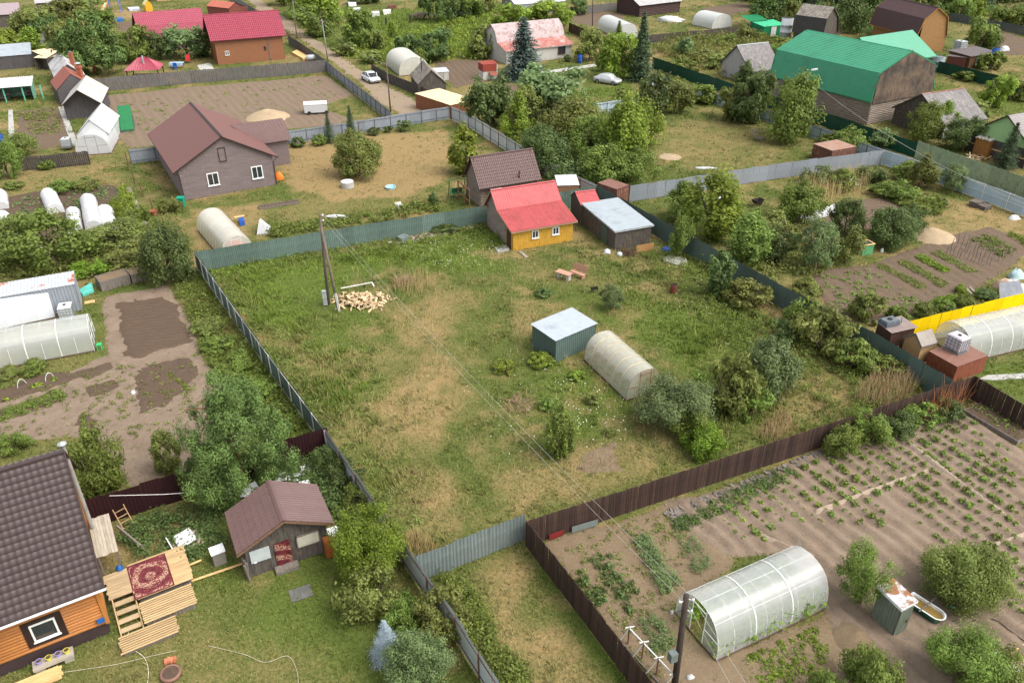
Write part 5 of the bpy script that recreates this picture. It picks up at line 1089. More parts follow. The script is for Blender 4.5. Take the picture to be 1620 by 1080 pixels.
 ('column','dark',686,328,305,8,'tiny dark fir at the meadow back fence'), ('bush','olive',272,335,312,18,'pale bush at the corner of the brown house'),
 # left gardens
 ('round','dark',272,450,362,38,'dense dark lilac at the fence corner'), ('airy','green',92,432,336,62,'spreading apple tree with whitewashed twin trunk'), ('round','olive',20,420,345,48,'apple tree at the picture edge beside the spreading one'),
 ('airy','olive',185,400,345,48,'olive thicket tree above the fleece tunnels'), ('bush','olive',222,425,375,44,'wide olive thicket left of the dark lilac'), ('bush','lime',152,438,405,36,'lime green hedge bush behind the container shed'),
 ('bush','green',240,372,345,30,'green bush below the taupe house corner'), ('bush','green',98,308,285,22,'gooseberry bush above the tunnel bed'), ('bush','olive',142,302,280,22,'olive gooseberry bush above the tunnel bed'),
 ('ball','green',76,268,252,12,'small round bush before the leaning plank fence'), ('bush','olive',26,300,285,16,'pale weed bush left of the gooseberries'), ('round','green',14,282,222,26,'green tree at the edge above the tunnel bed'), ('round','olive',38,246,212,22,'leafy tree left of the leaning plank fence'),
 ('bush','green',58,592,565,40,'low leafy hedge in front of the long clear greenhouse'), ('bush','olive',15,600,578,28,'fern clump hedge at the greenhouse side'), ('bush','green',30,720,680,40,'leafy bush above the tiled roof'), ('bush','green',410,640,600,34,'tall nettle bush at the green fence of the sandy yard'),
 ('bush','green',375,590,555,32,'wild bush in the strip along the green fence'), ('bush','olive',330,530,500,26,'pale weed bush beside the dug bed'), ('bush','green',350,560,528,28,'leafy weed bush in the fence strip'), ('bush','green',215,355,325,22,'flowering bush beside the plank path'),
 ('bush','bright',188,330,312,12,'bright flower clump along the plank path'), ('bush','bright',197,345,322,12,'yellow flowering clump along the plank path'),
 # top left
 ('pine','pine',152,120,32,46,'broad dark pine beside the row of joined sheds'), ('round','green',215,98,48,30,'round tree behind the gazebo'), ('round','dark',248,95,55,20,'dark round tree right of the gazebo tree'), ('round','grey',298,92,46,34,'round grey green tree before the long crimson roof'), ('round','dark',328,90,52,18,'dark tree beside the brown sided house'),
 ('round','olive',62,70,20,34,'olive tree beside the mauve roof'), ('round','dark',80,72,28,22,'dark tree inside the corner thicket'), ('round','olive',105,50,5,34,'leafy tree in the corner thicket'), ('round','olive',140,42,2,32,'wide leafy tree below the crimson fence'), ('tall','bright',62,92,48,20,'bright tree below the corner thicket'), ('bush','bright',20,88,52,34,'vine covered bush above the white roofed shed'), ('round','olive',115,95,40,30,'olive tree behind the silvered roof'), ('round','green',165,38,16,18,'tree at the end of the crimson fence'),
 # lane
 ('tall','bright',478,28,-60,34,'tall bright birch beside the far lamp post'), ('tall','bright',512,42,-45,30,'tall bright birch beside the lane'), ('tall','green',450,8,-60,26,'green birch at the top of the lane'), ('round','green',495,58,15,30,'leafy tree under the lane birches'), ('round','green',560,74,20,30,'round willow beside the lane'),
 ('bush','olive',592,78,50,16,'bush right of the lane willow'), ('bush','olive',548,88,68,20,'scrub beside the lane bend'), ('bush','olive',590,100,82,22,'scrub bush behind the lane plank fence'), ('bush','dark',640,92,58,22,'dark bush behind the cream greenhouse'), ('round','dark',688,96,50,30,'dark willow in the meadow behind the lane shed'), ('bush','bright',708,92,72,14,'bright edge bush of the dark willow'), ('tall','bright',622,60,36,8,'thin bright sapling in the far meadow'), ('column','bright',708,52,34,5,'slim bright sapling before the parked silver car'), ('bush','dark',580,6,-12,26,'dark scrub at the top of the far meadow'),
 ('pine','pine',699,34,-50,30,'pine with bare trunk before the parked silver car'), ('round','green',745,28,-8,22,'tree at the grey gate in the distance'), ('bush','grey',730,28,12,14,'grey bush beside the silver car'), ('round','olive',765,20,-15,20,'tree behind the distant grey gate'),
 # weedy yard
 ('bush','grey',1085,90,62,16,'grey bush in the weedy yard'), ('bush','olive',1110,98,80,22,'olive weeds in the weedy yard'), ('bush','green',1150,72,56,16,'bush before the emerald shed'), ('round','olive',1180,64,42,16,'olive bush at the plank fence corner'), ('bush','olive',1140,108,86,24,'tall weeds beside the pale plank shed'), ('bush','green',1085,112,96,22,'dark green weeds above the emerald fence'), ('bush','green',1235,72,58,18,'weeds behind the streaked grey roof'), ('bush','green',1230,90,72,14,'weeds between the shed and the barn'), ('bush','green',1195,62,52,18,'weeds in front of the emerald shed'),
]
for t in T: plant(*t)
# forest edge along the top
FE = 'trees of the forest edge at the top of the picture'
rng_ = random.Random(3)
for i in range(46):
    u = 1185+i*10.2+rng_.uniform(-6,6); v = rng_.uniform(-14,14)+(0 if u < 1400 else 4); 
    k = rng_.choice(['round','tall','round','tall','spruce']); lm = rng_.choice(['dark','dark','green','olive','spruce'] if k != 'spruce' else ['spruce'])
    plant(k, lm, u, v, v-rng_.uniform(40,85), rng_.uniform(13,26), 'tree of the dark forest edge along the top', group=FE, lod=2)
for u, v, vt, hw, lm in ((1205,44,-30,30,'dark'),(1228,24,-40,26,'dark'),(1345,52,-20,24,'dark'),(1362,46,-30,26,'dark'),(1240,40,-10,18,'olive'),(1440,22,-25,22,'olive'),(1515,34,2,18,'green'),(1585,42,14,20,'green'),(1540,30,5,16,'bright'),(1612,44,16,18,'green')):
    plant('tall' if lm == 'dark' else 'round', lm, u, v, vt, hw, 'tree of the dark forest edge along the top', group=FE, lod=2 if hw < 24 else 1)
# ------------------------------------------------------------------ grass and ground cover: uncountable, one object
def scatter_grass():
    rng = np.random.default_rng(11)
    pts = []
    # candidate points over the gardens; sparser and coarser where the ground is far
    for (y0, y1, x0, x1, dens, size) in ((16,46,-34,34,26,1.0),(46,72,-46,48,15,1.25),(72,105,-60,66,7,1.7),(105,150,-90,95,3.0,2.4),(150,235,-130,140,1.3,3.4)):
        n = int((y1-y0)*(x1-x0)*dens); x = rng.uniform(x0, x1, n); y = rng.uniform(y0, y1, n)
        k = np.abs(x) < (y*math.cos(PITCH)+CAM_H*math.sin(PITCH))*.66+3
        pts.append(np.stack([x[k], y[k], np.full(k.sum(), size)], 1))
    P = np.concatenate(pts); x, y, sz = P[:,0], P[:,1], P[:,2]
    keep = np.ones(len(P), bool)
    for poly in BARE:
        xs = [p[0] for p in poly]; ys = [p[1] for p in poly]
        k = (x > min(xs)) & (x < max(xs)) & (y > min(ys)) & (y < max(ys))
        if k.any():
            sd = polysd(x[k], y[k], poly)+(fbm(x[k], y[k], 1.8, 3)-.5)*.9; q = np.where(k)[0]; keep[q[(sd > .15) & (rng.random(len(sd)) > .03)]] = False
    d, lush = field(x, y); tall = zone(x, y, TALL, 'tall')
    keep &= rng.random(len(P)) < np.clip(1.15-d*.95, .12, 1)
    x, y, sz, d, lush, tall = x[keep], y[keep], sz[keep], d[keep], lush[keep], tall[keep]; n = len(x)
    clump = fbm(x, y, 1.6, 21, 3)
    h = (.06+.11*rng.random(n))*tall*(.35+2.6*clump**2.2)*(1-.35*d)*np.sqrt(sz)
    nb = 4; V = np.zeros((n, nb, 3, 3)); a = rng.uniform(0, 6.28, (n, nb)); w = (.016+.012*rng.random((n, nb)))*sz[:,None]*(1+.25*tall[:,None]); ln = h[:,None]*(.35+.75*rng.random((n, nb)))
    bx = x[:,None]+rng.normal(size=(n,nb))*.07*sz[:,None]; by = y[:,None]+rng.normal(size=(n,nb))*.07*sz[:,None]
    ca, sa = np.cos(a), np.sin(a)
    V[:,:,0,0] = bx-sa*w; V[:,:,0,1] = by+ca*w; V[:,:,1,0] = bx+sa*w; V[:,:,1,1] = by-ca*w
    V[:,:,2,0] = bx+ca*ln; V[:,:,2,1] = by+sa*ln; V[:,:,2,2] = h[:,None]*(.7+.6*rng.random((n,nb)))
    hue = fbm(x, y, 5.0, 31)+.25*(rng.random(n)-.5); g0 = np.array([.098,.138,.026]); g1 = np.array([.185,.205,.048]); gl = np.array([.150,.220,.030]); dr = np.array([.34,.265,.13])
    c = g0+(g1-g0)*np.clip(hue*1.6-.3,0,1)[:,None]; c = c+(gl-c)*(lush*.75)[:,None]
    mixd = np.clip(d*1.25-.12+.35*(rng.random(n)-.5), 0, 1)[:,None]; c = c+(dr-c)*mixd
    c = c*((.8+.4*rng.random(n))*(1.12-.35*np.clip((clump-.45)*2.2,0,1)*(1-d)))[:,None]
    col = np.ones((n, nb*3, 4)); col[:,:,:3] = c[:,None,:]
    m, nt, b = _nodes('grass_blades'); at = nt.nodes.new('ShaderNodeAttribute'); at.attribute_name = 'hue_'; nt.links.new(at.outputs['Color'], b.inputs['Base Color']); b.inputs['Roughness'].default_value = .7; b.inputs['Specular IOR Level'].default_value = .15
    tr = nt.nodes.new('ShaderNodeBsdfTranslucent'); nt.links.new(at.outputs['Color'], tr.inputs[0]); mx = nt.nodes.new('ShaderNodeMixShader'); mx.inputs[0].default_value = .25
    nt.links.new(b.outputs[0], mx.inputs[1]); nt.links.new(tr.outputs[0], mx.inputs[2]); nt.links.new(mx.outputs[0], nt.nodes['Material Output'].inputs[0])
    o = inst('grass', npmesh('grass', V.reshape(-1,3), np.arange(n*nb*3).reshape(-1,3), m, {'hue_': col.reshape(-1,4)})); tag(o, 'grass and dry straw stalks growing over the yards and verges', 'grass', kind='stuff')
    return n
_ng = scatter_grass()
def stuff_leaves(name, label, cat, spots, lm, ls=.12, per=40, rad=.35, h=.3, seed=5):
    """ground cover of small leaves at many spots (x, y, scale) as one object"""
    rng = np.random.default_rng(seed); P = np.asarray(spots, float); n = len(P)*per; c = np.repeat(np.arange(len(P)), per)
    off = rng.normal(size=(n,3))*np.array([rad*.55,rad*.55,h*.35]); s = P[c,2]
    Q = np.stack([P[c,0]+off[:,0]*s, P[c,1]+off[:,1]*s, np.abs(off[:,2]*s)+h*.3*s+.02], 1); Nn = off*np.array([1.5,1.5,1])+np.array([0,0,.7])+rng.normal(size=(n,3))*.35
    V, Fc, T_ = leaves(Q, ls*(.6+.8*rng.random(n)), Nn, np.clip(rng.random(len(P))[c]*.5+rng.random(n)*.5,0,1), rng)
    return tag(inst(name, npmesh(name, V, Fc, LM[lm], T_)), label, cat, kind='stuff')
def inpoly(px, n, seed, world=None):
    rng = np.random.default_rng(seed); poly = world or pxpoly(px); xs = [p[0] for p in poly]; ys = [p[1] for p in poly]; out = []
    while len(out) < n:
        x = rng.uniform(min(xs), max(xs), 200); y = rng.uniform(min(ys), max(ys), 200); k = polysd(x, y, poly) > 0
        out += list(zip(x[k], y[k], .6+.8*rng.random(k.sum())))
    return out[:n]
stuff_leaves('weeds', 'mixed leafy weeds crowding the foot of the dark green fence', 'weeds', inpoly([(1010,400),(1060,400),(1180,480),(1290,560),(1470,610),(1340,660),(1200,580),(1100,500)], 420, 3), 'green', .075, 36, .4, .55)
stuff_leaves('weeds', 'dark weeds and nettles around the bath house', 'weeds', inpoly([(350,790),(420,750),(510,720),(600,840),(560,890),(530,830),(500,770),(420,760)], 260, 4)+inpoly([(190,830),(340,790),(360,870),(290,890),(200,880)], 180, 14), 'dark', .08, 36, .35, .5)
stuff_leaves('weeds', 'overgrown weeds of the yard above the emerald fence', 'weeds', inpoly([(1030,85),(1060,65),(1200,55),(1250,80),(1240,120),(1170,130)], 420, 6), 'olive', .28, 16, 1.0, 1.3)
stuff_leaves('weeds', 'leafy weeds in the strip along the fence of the sandy yard', 'weeds', inpoly([(275,450),(310,445),(420,560),(505,680),(430,690),(380,650),(325,570)], 300, 7), 'green', .1, 30, .4, .5)
stuff_leaves('weeds', 'weeds along the meadow side of the pale grey fence', 'weeds', inpoly([(330,430),(400,480),(560,680),(700,860),(650,870),(520,680)], 150, 8), 'olive', .06, 30, .3, .4)
stuff_leaves('weeds', 'dark grass and nettles under the back fence of the meadow', 'weeds', inpoly([(330,425),(560,385),(780,350),(800,395),(700,385),(560,405),(350,440)], 200, 9), 'green', .08, 26, .35, .4)
stuff_leaves('weeds', 'weeds growing in the mown lane beside the pale fence', 'weeds', inpoly([(690,905),(740,930),(770,985),(850,1090),(800,1090),(740,1000)], 170, 10), 'green', .08, 34, .35, .5)
stuff_leaves('weeds', 'leafy growth behind the meadow fence in the sandy yard', 'weeds', inpoly([(430,360),(560,345),(690,318),(700,335),(560,358),(430,378)], 170, 12), 'green', .14, 22, .45, .6)
stuff_leaves('weeds', 'weeds and brambles in the thicket of the middle gardens', 'weeds', inpoly([(780,200),(1000,160),(1040,230),(1000,300),(900,290),(800,230)], 420, 13), 'green', .2, 20, .8, .9)
stuff_leaves('weeds', 'undergrowth between the apple trees above the container shed', 'weeds', inpoly([(0,400),(120,385),(250,370),(260,440),(130,440),(0,440)], 320, 15), 'olive', .15, 24, .5, .6)
stuff_leaves('weeds', 'green growth along the edges of the vegetable garden by the fence', 'weeds', inpoly([(1100,420),(1240,370),(1330,400),(1290,440),(1230,430),(1250,480),(1180,450)], 220, 16), 'olive', .14, 24, .5, .5)
stuff_leaves('rhubarb_patch', 'broad leaved rhubarb patch by the pallet stack', 'rhubarb', inpoly([(1415,318),(1470,312),(1500,325),(1480,340),(1440,335)], 130, 17), 'green', .28, 16, .5, .5)
stuff_leaves('weeds', 'flowers and herbs along the plank path', 'weeds', inpoly([(188,300),(200,295),(235,370),(255,410),(220,400),(195,345)], 150, 18), 'bright', .12, 24, .35, .4)
stuff_leaves('weeds', 'weeds in the far meadow beside the lane', 'weeds', inpoly([(530,60),(600,60),(780,20),(790,90),(640,105),(560,95)], 340, 19), 'bright', .3, 12, 1.0, .8)
stuff_leaves('weeds', 'undergrowth of the corner thicket', 'weeds', inpoly([(0,60),(180,20),(190,70),(120,110),(60,100),(0,95)], 300, 20), 'olive', .3, 14, 1.0, 1.0)
stuff_leaves('weeds', 'undergrowth of the forest edge', 'weeds', inpoly([(1180,30),(1400,0),(1640,20),(1640,44),(1500,16),(1380,60),(1260,40)], 420, 22), 'dark', .45, 12, 1.8, 1.6)
# ------------------------------------------------------------------ poles, lamps and wires
pole_wood = mat('grey_pole_wood', S(104,92,82), rough=.95, var=.35, grain='z'); pole_dark = mat('tarred_pole_wood', S(66,56,50), rough=.95, var=.35, grain='z'); concrete = mat('pale_concrete', S(168,166,160), rough=.9, var=.12)
porcelain = mat('white_porcelain', (.75,.75,.74), rough=.25); wire_m = mat('pale_wire', S(170,168,158), rough=.5)
def lean_pole(name, label, base, top_uv, z, r0, r1, m, cat='utility pole'):
    p = G(*base); q = G(top_uv[0], top_uv[1], z); t = thing(name, label, cat, p); d = q-p
    mb = MB(); mb.tube([(0,0,-.05), d*.5, d], [r0,(r0+r1)/2,r1], 10); mb.build('post', m, t, smooth=True); return t, d
pa, da = lean_pole('utility_pole', 'weathered wooden pole with a leaning strut beside the firewood', (520,482), (506,338), 8.2, .14, .10, pole_wood)
mb = MB(); s0 = G(536,492)-G(520,482); mb.tube([s0, da*.86], [.13,.10], 10); mb.build('strut', pole_wood, pa, smooth=True)
s1 = G(541,506)-G(520,482); d_ = (da*.86-s0).normalized(); mb = MB(); mb.bar(s0-d_*.6+Vector((.08,-.1,0)), s0+d_*1.6+Vector((.05,-.08,0)), .16); mb.build('strut_footing', concrete, pa)
mb = MB(); mb.b2(-.35,-.05,-.3,-.05,.1,1.35); mb.b2(-.38,-.02,-.33,-.02,1.353,1.42); mb.build('meter_box', mat('pale_grey_box', S(176,182,182), rough=.5), pa)
for k in (.93, .985):
    c = da*k; mb = MB(); mb.bar(c, c+Vector((.22,-.1,0)), .03); mb.lathe([(.0,-.02),(.06,0),(.06,.08),(.03,.12),(0,.14)], 8, c=c+Vector((.24,-.11,0))); mb.build('insulator', porcelain, pa)
pb, db = lean_pole('utility_pole', 'dark leaning pole in front of the big white greenhouse', (1066,1092), (1086,941), 5.9, .16, .12, pole_dark)
for k, s in ((.97, 1), (.86, 1), (.95, -1)):
    c = db*k; mb = MB(); mb.bar(c, c+Vector((.25*s,-.1,0)), .03); mb.lathe([(.0,-.02),(.05,0),(.05,.08),(0,.12)], 8, c=c+Vector((.27*s,-.11,0))); mb.build('insulator', porcelain, pb)
mb = MB(); mb.box(db*.42+Vector((-.3,-.2,0)), (.35,.3,.5), .4); mb.build('junction_box', m_zinc, pb)
def wire(label, p, q, sag, r=.008, n=24, name='overhead_wire'):
    p, q = Vector(p), Vector(q); pts = [p.lerp(q, i/n)-Vector((0,0,sag*4*(i/n)*(1-i/n))) for i in range(n+1)]; mb = MB(); mb.tube(pts, r, 4); o = mb.build(name, wire_m); return tag(o, label, 'wire')
A0, B0 = G(520,482), G(1066,1092); V_ = Vector
wire('upper pale wire crossing the meadow between the two poles', A0+da*.985+V_((.24,-.1,.1)), B0+db*.97+V_((.27,-.1,.1)), .55)
wire('lower pale wire crossing the meadow between the two poles', A0+da*.93+V_((.24,-.1,.1)), B0+db*.86+V_((.27,-.1,.1)), .6)
E0 = G(1200,1110,4.2)
wire('wire leaving the dark pole past the white greenhouse', B0+db*.97+V_((.27,-.1,.1)), E0, .1); wire('second wire leaving the dark pole past the white greenhouse', B0+db*.86+V_((.27,-.1,.1)), E0+V_((-.4,-.2,-.5)), .1)
lamp_head = mat('white_lamp_head', (.75,.76,.78), rough=.3)
def lamp(name, label, base, top_uv, z, m, head=True, r=.12):
    t, d = lean_pole(name, label, base, top_uv, z, r, r*.7, m, 'lamp post' if head else 'utility pole')
    if head:
        mb = MB(); mb.tube([d*.97, d*.99+V_((.7,-.2,.25))], .03, 6); mb.build('bracket', m_zinc, t); mb = MB(); mb.box(d*.99+V_((1.05,-.3,.28)), (.8,.32,.16), -.2, 0, 0, -.2); mb.build('lamp_head', lamp_head, t)
    else:
        mb = MB(); mb.bar(d*.96+V_((-.5,0,0)), d*.96+V_((.5,0,0)), .07); mb.build('crossarm', m, t)
    return t, d
conc_pole = mat('grey_concrete_pole', S(150,146,140), rough=.9, var=.12)
l1, d1 = lamp('street_lamp', 'grey street lamp standing between the birches and the lane', (470,62), (462,-6), 9.3, conc_pole)
l2, d2 = lamp('utility_pole', 'grey pole at the corner of the weathered plank fence', (519,98), (509,31), 7.7, conc_pole, False)
l3, d3 = lamp('utility_pole', 'brown pole beside the parked white car', (618,177), (611,99), 7.1, pole_wood, False)
lamp('utility_pole', 'dark thin pole at the distant brown fence', (937,58), (938,-12), 9.0, pole_dark, False)
l5, d5 = lamp('street_lamp', 'street lamp with white head in front of the green barn roof', (1287,200), (1274,112), 8.6, pole_dark)
lamp('garden_lamp', 'small white garden lamp at the zinc fence', (798,222), (797,196), 2.6, white_frame, False, .05)
wire('wire from the street lamp to the plank fence pole', G(470,62)+d1*.98, G(519,98)+d2*.97, 1.0, .02); wire('wire from the plank fence pole to the brown lane pole', G(519,98)+d2*.97, G(618,177)+d3*.97, 1.2, .02)
wire('wire running from the barn street lamp past the corrugated shed', G(1287,200)+d5*.9, G(1640,330,5.5), 1.2, .02)
# ------------------------------------------------------------------ firewood, furniture and small things of the meadow
split_m = mat('split_birch_wood', S(200,176,140), rough=.8, var=.25, grain='x', objvar=.22, stain=S(150,112,74), stain_amt=(.5,.6)); 
fw = thing('firewood_heap', 'heap of pale split firewood beside the wooden pole', 'firewood', G(570,478)); lmes = []
for k in range(5):
    mb = MB(); L_ = R(.34,.46); r1 = R(.06,.1); n = 5; ang = [R(-.1,.1)+2*math.pi*i/3 for i in range(3)]
    vs = [(-L_/2, math.cos(a)*r1, math.sin(a)*r1) for a in ang]+[(L_/2, math.cos(a)*r1*R(.85,1.1), math.sin(a)*r1) for a in ang]; mb.add(vs, [(2,1,0),(3,4,5),(0,1,4,3),(1,2,5,4),(2,0,3,5)]); lmes.append(mb.mesh('split_log', split_m))
for i in range(260):
    x = random.gauss(0,1.0); y = random.gauss(0,.72); q = math.exp(-(x/1.35)**2-(y/1.0)**2); z = .08+R(0,1)*.75*q
    if abs(x) > 2.3 or abs(y) > 1.7: continue
    inst('split_log', random.choice(lmes), fw, (x, y, z), (R(0,6.28), R(-.5,.5), R(0,6.28)))
for x, y in ((2.3,.5),(2.6,.3),(2.9,.6),(2.4,.9)): inst('split_log', lmes[0], fw, (x,y,.08), (0,0,R(0,6)))
wf = tag(MB().bar((0,0,.25),(2.6,.75,.45),.1,.06).bar((2.6,.75,.45),(2.8,.5,.2),.1,.06).build('white_rail', white_steel, None, G(540,460)), 'bent white painted rail behind the firewood heap', 'rail')
seatw = mat('reddish_bench_board', S(176,132,112), rough=.8, var=.2, grain='x', objvar=.15)
tb = thing('garden_table', 'low plank garden table on concrete blocks in the meadow', 'table', G(892,441), math.radians(-38))
for k in range(4): mb = MB(); mb.b2(-.75,.75,-.36+k*.18,-.36+k*.18+.165,.62,.66); mb.build('plank', seatw, tb)
for x in (-.5,.5): mb = MB(); mb.b2(x-.14,x+.14,-.2,.2,0,.617); mb.build('leg', concrete, tb)
bn_ = thing('garden_bench', 'plank bench with tall backrest next to the garden table', 'bench', G(914,438), math.radians(-42))
for k in range(3): mb = MB(); mb.b2(-.75,.75,-.25+k*.16,-.25+k*.16+.145,.42,.46); mb.build('seat_plank', seatw, bn_)
for k in range(3): mb = MB(); mb.box((0,.3+.05*k,.62+k*.2),(1.5,.03,.17),0,0,-.2); mb.build('back_plank', seatw, bn_)
for x in (-.6,.6):
    mb = MB(); mb.b2(x-.05,x+.05,-.24,.22,0,.417); mb.build('leg', seatw, bn_); mb = MB(); mb.bar((x,.26,.3),(x,.45,1.15),.05); mb.build('back_post', seatw, bn_)
gr = thing('grill', 'small black charcoal grill in the grass beyond the bench', 'grill', G(940,462), .3); blk = mat('sooty_iron', S(46,40,38), rough=.7)
mb = MB(); mb.b2(-.3,.3,-.16,-.145,.3,.45); mb.b2(-.3,.3,.145,.16,.3,.45); mb.b2(-.3,-.285,-.14,.14,.3,.45); mb.b2(.285,.3,-.14,.14,.3,.45); mb.b2(-.28,.28,-.14,.14,.3,.32); mb.build('fire_box', blk, gr)
for x in (-.26,.26):
    for y in (-.12,.12): mb = MB(); mb.bar((x,y,0),(x,y,.3),.025); mb.build('leg', blk, gr)
def barrel(name, label, p, r, h, m, cat='barrel', lid=None):
    t = thing(name, label, cat, p); pr = [(0,.02),(r*.96,.0),(r,.03)]
    for k in (1,2): pr += [(r,h*k/3-.03),(r*1.05,h*k/3),(r,h*k/3+.03)]
    pr += [(r,h-.02),(r*.98,h)]; mb = MB(); mb.lathe(pr, 20); mb.build('drum', m, t, smooth=True); mb = MB(); mb.lathe([(r*.93,h-.05),(0,h-.05)], 20); mb.build('lid', lid or blk, t); return t
barrel('rusty_barrel', 'rusty brown barrel standing alone in the meadow', G(1065,463), .3, .8, mat('rust_barrel', S(112,62,48), var=.25, stain=S(150,86,56)))
twig = mat('dry_twig', S(150,128,100), rough=.95, var=.3); twig_d = mat('dark_twig', S(96,76,64), rough=.95, var=.3)
def twigs(name, label, p, r, h, n, m, cat='brush heap', up=.3, L=.9):
    rnd = random.Random(int(p[0]*10)); mb = MB()
    for i in range(n):
        a = rnd.uniform(0,6.28); q = r*rnd.random()**.6; b = V_((math.cos(a)*q, math.sin(a)*q, h*rnd.random()*(1-q/r*.7))); d = V_((rnd.uniform(-1,1),rnd.uniform(-1,1),rnd.uniform(-.2,up*2))).normalized()*L*rnd.uniform(.4,1)
        mb.bar(b, b+d, rnd.uniform(.012,.03))
    return tag(mb.build(name, m, None, p), label, cat)
twigs('brush_heap', 'heap of dry brushwood with bleached grass right of the firewood', G(640,448), .9, .6, 150, twig, up=.5); twigs('brush_heap', 'dark twig heap at the corner of the plank shed', G(993,402), .7, .5, 120, twig_d); twigs('brush_heap', 'pale dry twig heap in the middle of the daisies', G(822,642), 1.0, .4, 110, twig, up=.6)
def reeds(label, px, n, m, h=1.2, seed=1, name='dry_stalks'):
    rnd = random.Random(seed); mb = MB()
    for x, y, s in inpoly(px, n, seed): a = rnd.uniform(0,6.28); hh = h*rnd.uniform(.5,1.1); q = hh*rnd.uniform(.1,.4); mb.tube([(x,y,0),(x+math.cos(a)*q*.4,y+math.sin(a)*q*.4,hh*.6),(x+math.cos(a)*q,y+math.sin(a)*q,hh)], [.014,.012,.004], 3, cap=False)
    return tag(mb.build(name, m), label, 'stalks', kind='stuff')
reed_m = mat('bleached_stalk', S(186,164,116), rough=.9, var=.2)
reeds('bleached tall grass stalks beside the brushwood heap', [(620,455),(665,430),(690,455),(650,470)], 160, reed_m, 1.3, 2); reeds('dry straw coloured reeds at the far end of the weedy garden', [(1230,315),(1290,285),(1360,275),(1375,295),(1300,325),(1250,330)], 900, reed_m, 1.9, 3)
reeds('dry cane thicket behind the dark board fence', [(1345,640),(1375,600),(1420,590),(1450,620),(1400,650)], 700, mat('grey_tan_cane', S(164,140,104), var=.2), 1.4, 4); reeds('reddish bare canes over the raspberry clumps', [(1455,655),(1500,640),(1530,640),(1510,665),(1460,672)], 70, mat('reddish_cane', S(160,104,66), var=.2), 2.4, 5)
reeds('bleached long grass in the meadow along the pale fence', [(470,580),(520,560),(560,610),(540,640),(620,700),(600,730),(500,650)], 420, reed_m, .5, 6); reeds('dead bramble stems near the front board fence', [(1190,690),(1240,650),(1265,680),(1215,705)], 220, mat('grey_tan_cane', S(164,140,104)), 1.0, 8)
reeds('bleached long grass left of the galvanised gate fence', [(620,860),(660,840),(700,870),(670,885)], 260, reed_m, .8, 9)
tuft_m = mat('green_seed_stalk', (.17,.19,.06), rough=.8, var=.3)
reeds('tall green grass stalks standing through the meadow', [(340,430),(780,370),(960,410),(1300,600),(1180,720),(860,800),(680,840)], 2600, tuft_m, .55, 12, 'tall_grass'); reeds('tall straw seed stalks standing through the meadow', [(340,430),(780,370),(960,410),(1300,600),(1180,720),(860,800),(680,840)], 1100, reed_m, .6, 13, 'tall_grass')
def plankthing(name, label, a, b, w, t, m, cat='board', z=.03): 
    p = G(*a); q = G(*b); mb = MB(); mb.bar((0,0,z+t/2), (q-p)+V_((0,0,z+t/2)), w, t); return tag(mb.build(name, m, None, p), label, cat)
plankthing('loose_board', 'short grey board lying before the yellow house', (822,398), (834,408), .3, .05, old_board); 
def slab(name, label, px, h, m, cat='slab', z=0.0):
    P = pxpoly(px); c = sum(P, V_((0,0,0)))/len(P); n = len(P); vs = [(p.x-c.x,p.y-c.y,z) for p in P]+[(p.x-c.x,p.y-c.y,z+h) for p in P]
    mb = MB(); mb.add(vs, [tuple(reversed(range(n))), tuple(range(n,2*n))]+[(i,(i+1)%n,n+(i+1)%n,n+i) for i in range(n)]); return tag(mb.build(name, m, None, (c.x,c.y,0)), label, cat)
slab('door_slab', 'grey concrete slab at the door of the yellow house', [(783,393),(800,388),(806,396),(788,401)], .12, concrete); slab('ring_slab', 'round grey slab under the slender tree', [(1048,410),(1060,404),(1085,410),(1088,418),(1070,420),(1052,416)], .12, concrete)
orange_board = mat('orange_chipboard', S(160,122,74), rough=.8, var=.12); p = G(1005,396); mb = MB(); mb.box((.9,-.15,.35),(1.9,.05,.7),math.radians(22),0,-.2); tag(mb.build('leaning_board', orange_board, None, p), 'orange board leaning on the plank shed', 'board')
white_bag = mat('white_plastic', (.52,.53,.53), rough=.5, var=.1); pale_fleece = mat('white_fleece', (.50,.50,.50), rough=.8, var=.05)
def lump(name, label, p, sx, sy, sz, m, cat, seed=1, n=10):
    rnd = random.Random(seed); mb = MB(); vs = []; fs = []
    for j in range(n//2+1):
        f = j/(n//2)*math.pi/2
        for i in range(n): a = 2*math.pi*i/n; k = 1+.25*rnd.uniform(-1,1); vs.append((math.cos(a)*math.cos(f)*sx*k, math.sin(a)*math.cos(f)*sy*k, math.sin(f)*sz*(1+.15*rnd.uniform(-1,1))))
    for j in range(n//2):
        for i in range(n): fs.append((j*n+i, j*n+(i+1)%n, (j+1)*n+(i+1)%n, (j+1)*n+i))
    mb.add(vs, fs); return tag(mb.build(name, m, None, p, smooth=True), label, cat)
lump('plastic_bag', 'white plastic bag at the foot of the plank shed', G(960,400), .35, .3, .4, white_bag, 'bag', 1); lump('plastic_bag', 'pale plastic bag beside the dark twig heap', G(980,403), .3, .25, .3, white_bag, 'bag', 2); lump('blue_tarp', 'blue and yellow rag under the dark green fence', G(1055,395), .5, .4, .3, mat('blue_rag', S(60,90,150)), 'tarp', 3)
def rubble(label, px, n, m, s=.18, seed=1, name='rubble', cat='rubble'):
    rnd = random.Random(seed); mb = MB()
    for x, y, k in inpoly(px, n, seed): mb.box((x,y,rnd.uniform(.02,.12)), (s*rnd.uniform(.4,1.6),s*rnd.uniform(.4,1.2),s*rnd.uniform(.15,.5)), rnd.uniform(0,3), 0, rnd.uniform(-.4,.4), rnd.uniform(-.3,.3))
    return tag(mb.build(name, m), label, cat, kind='stuff')
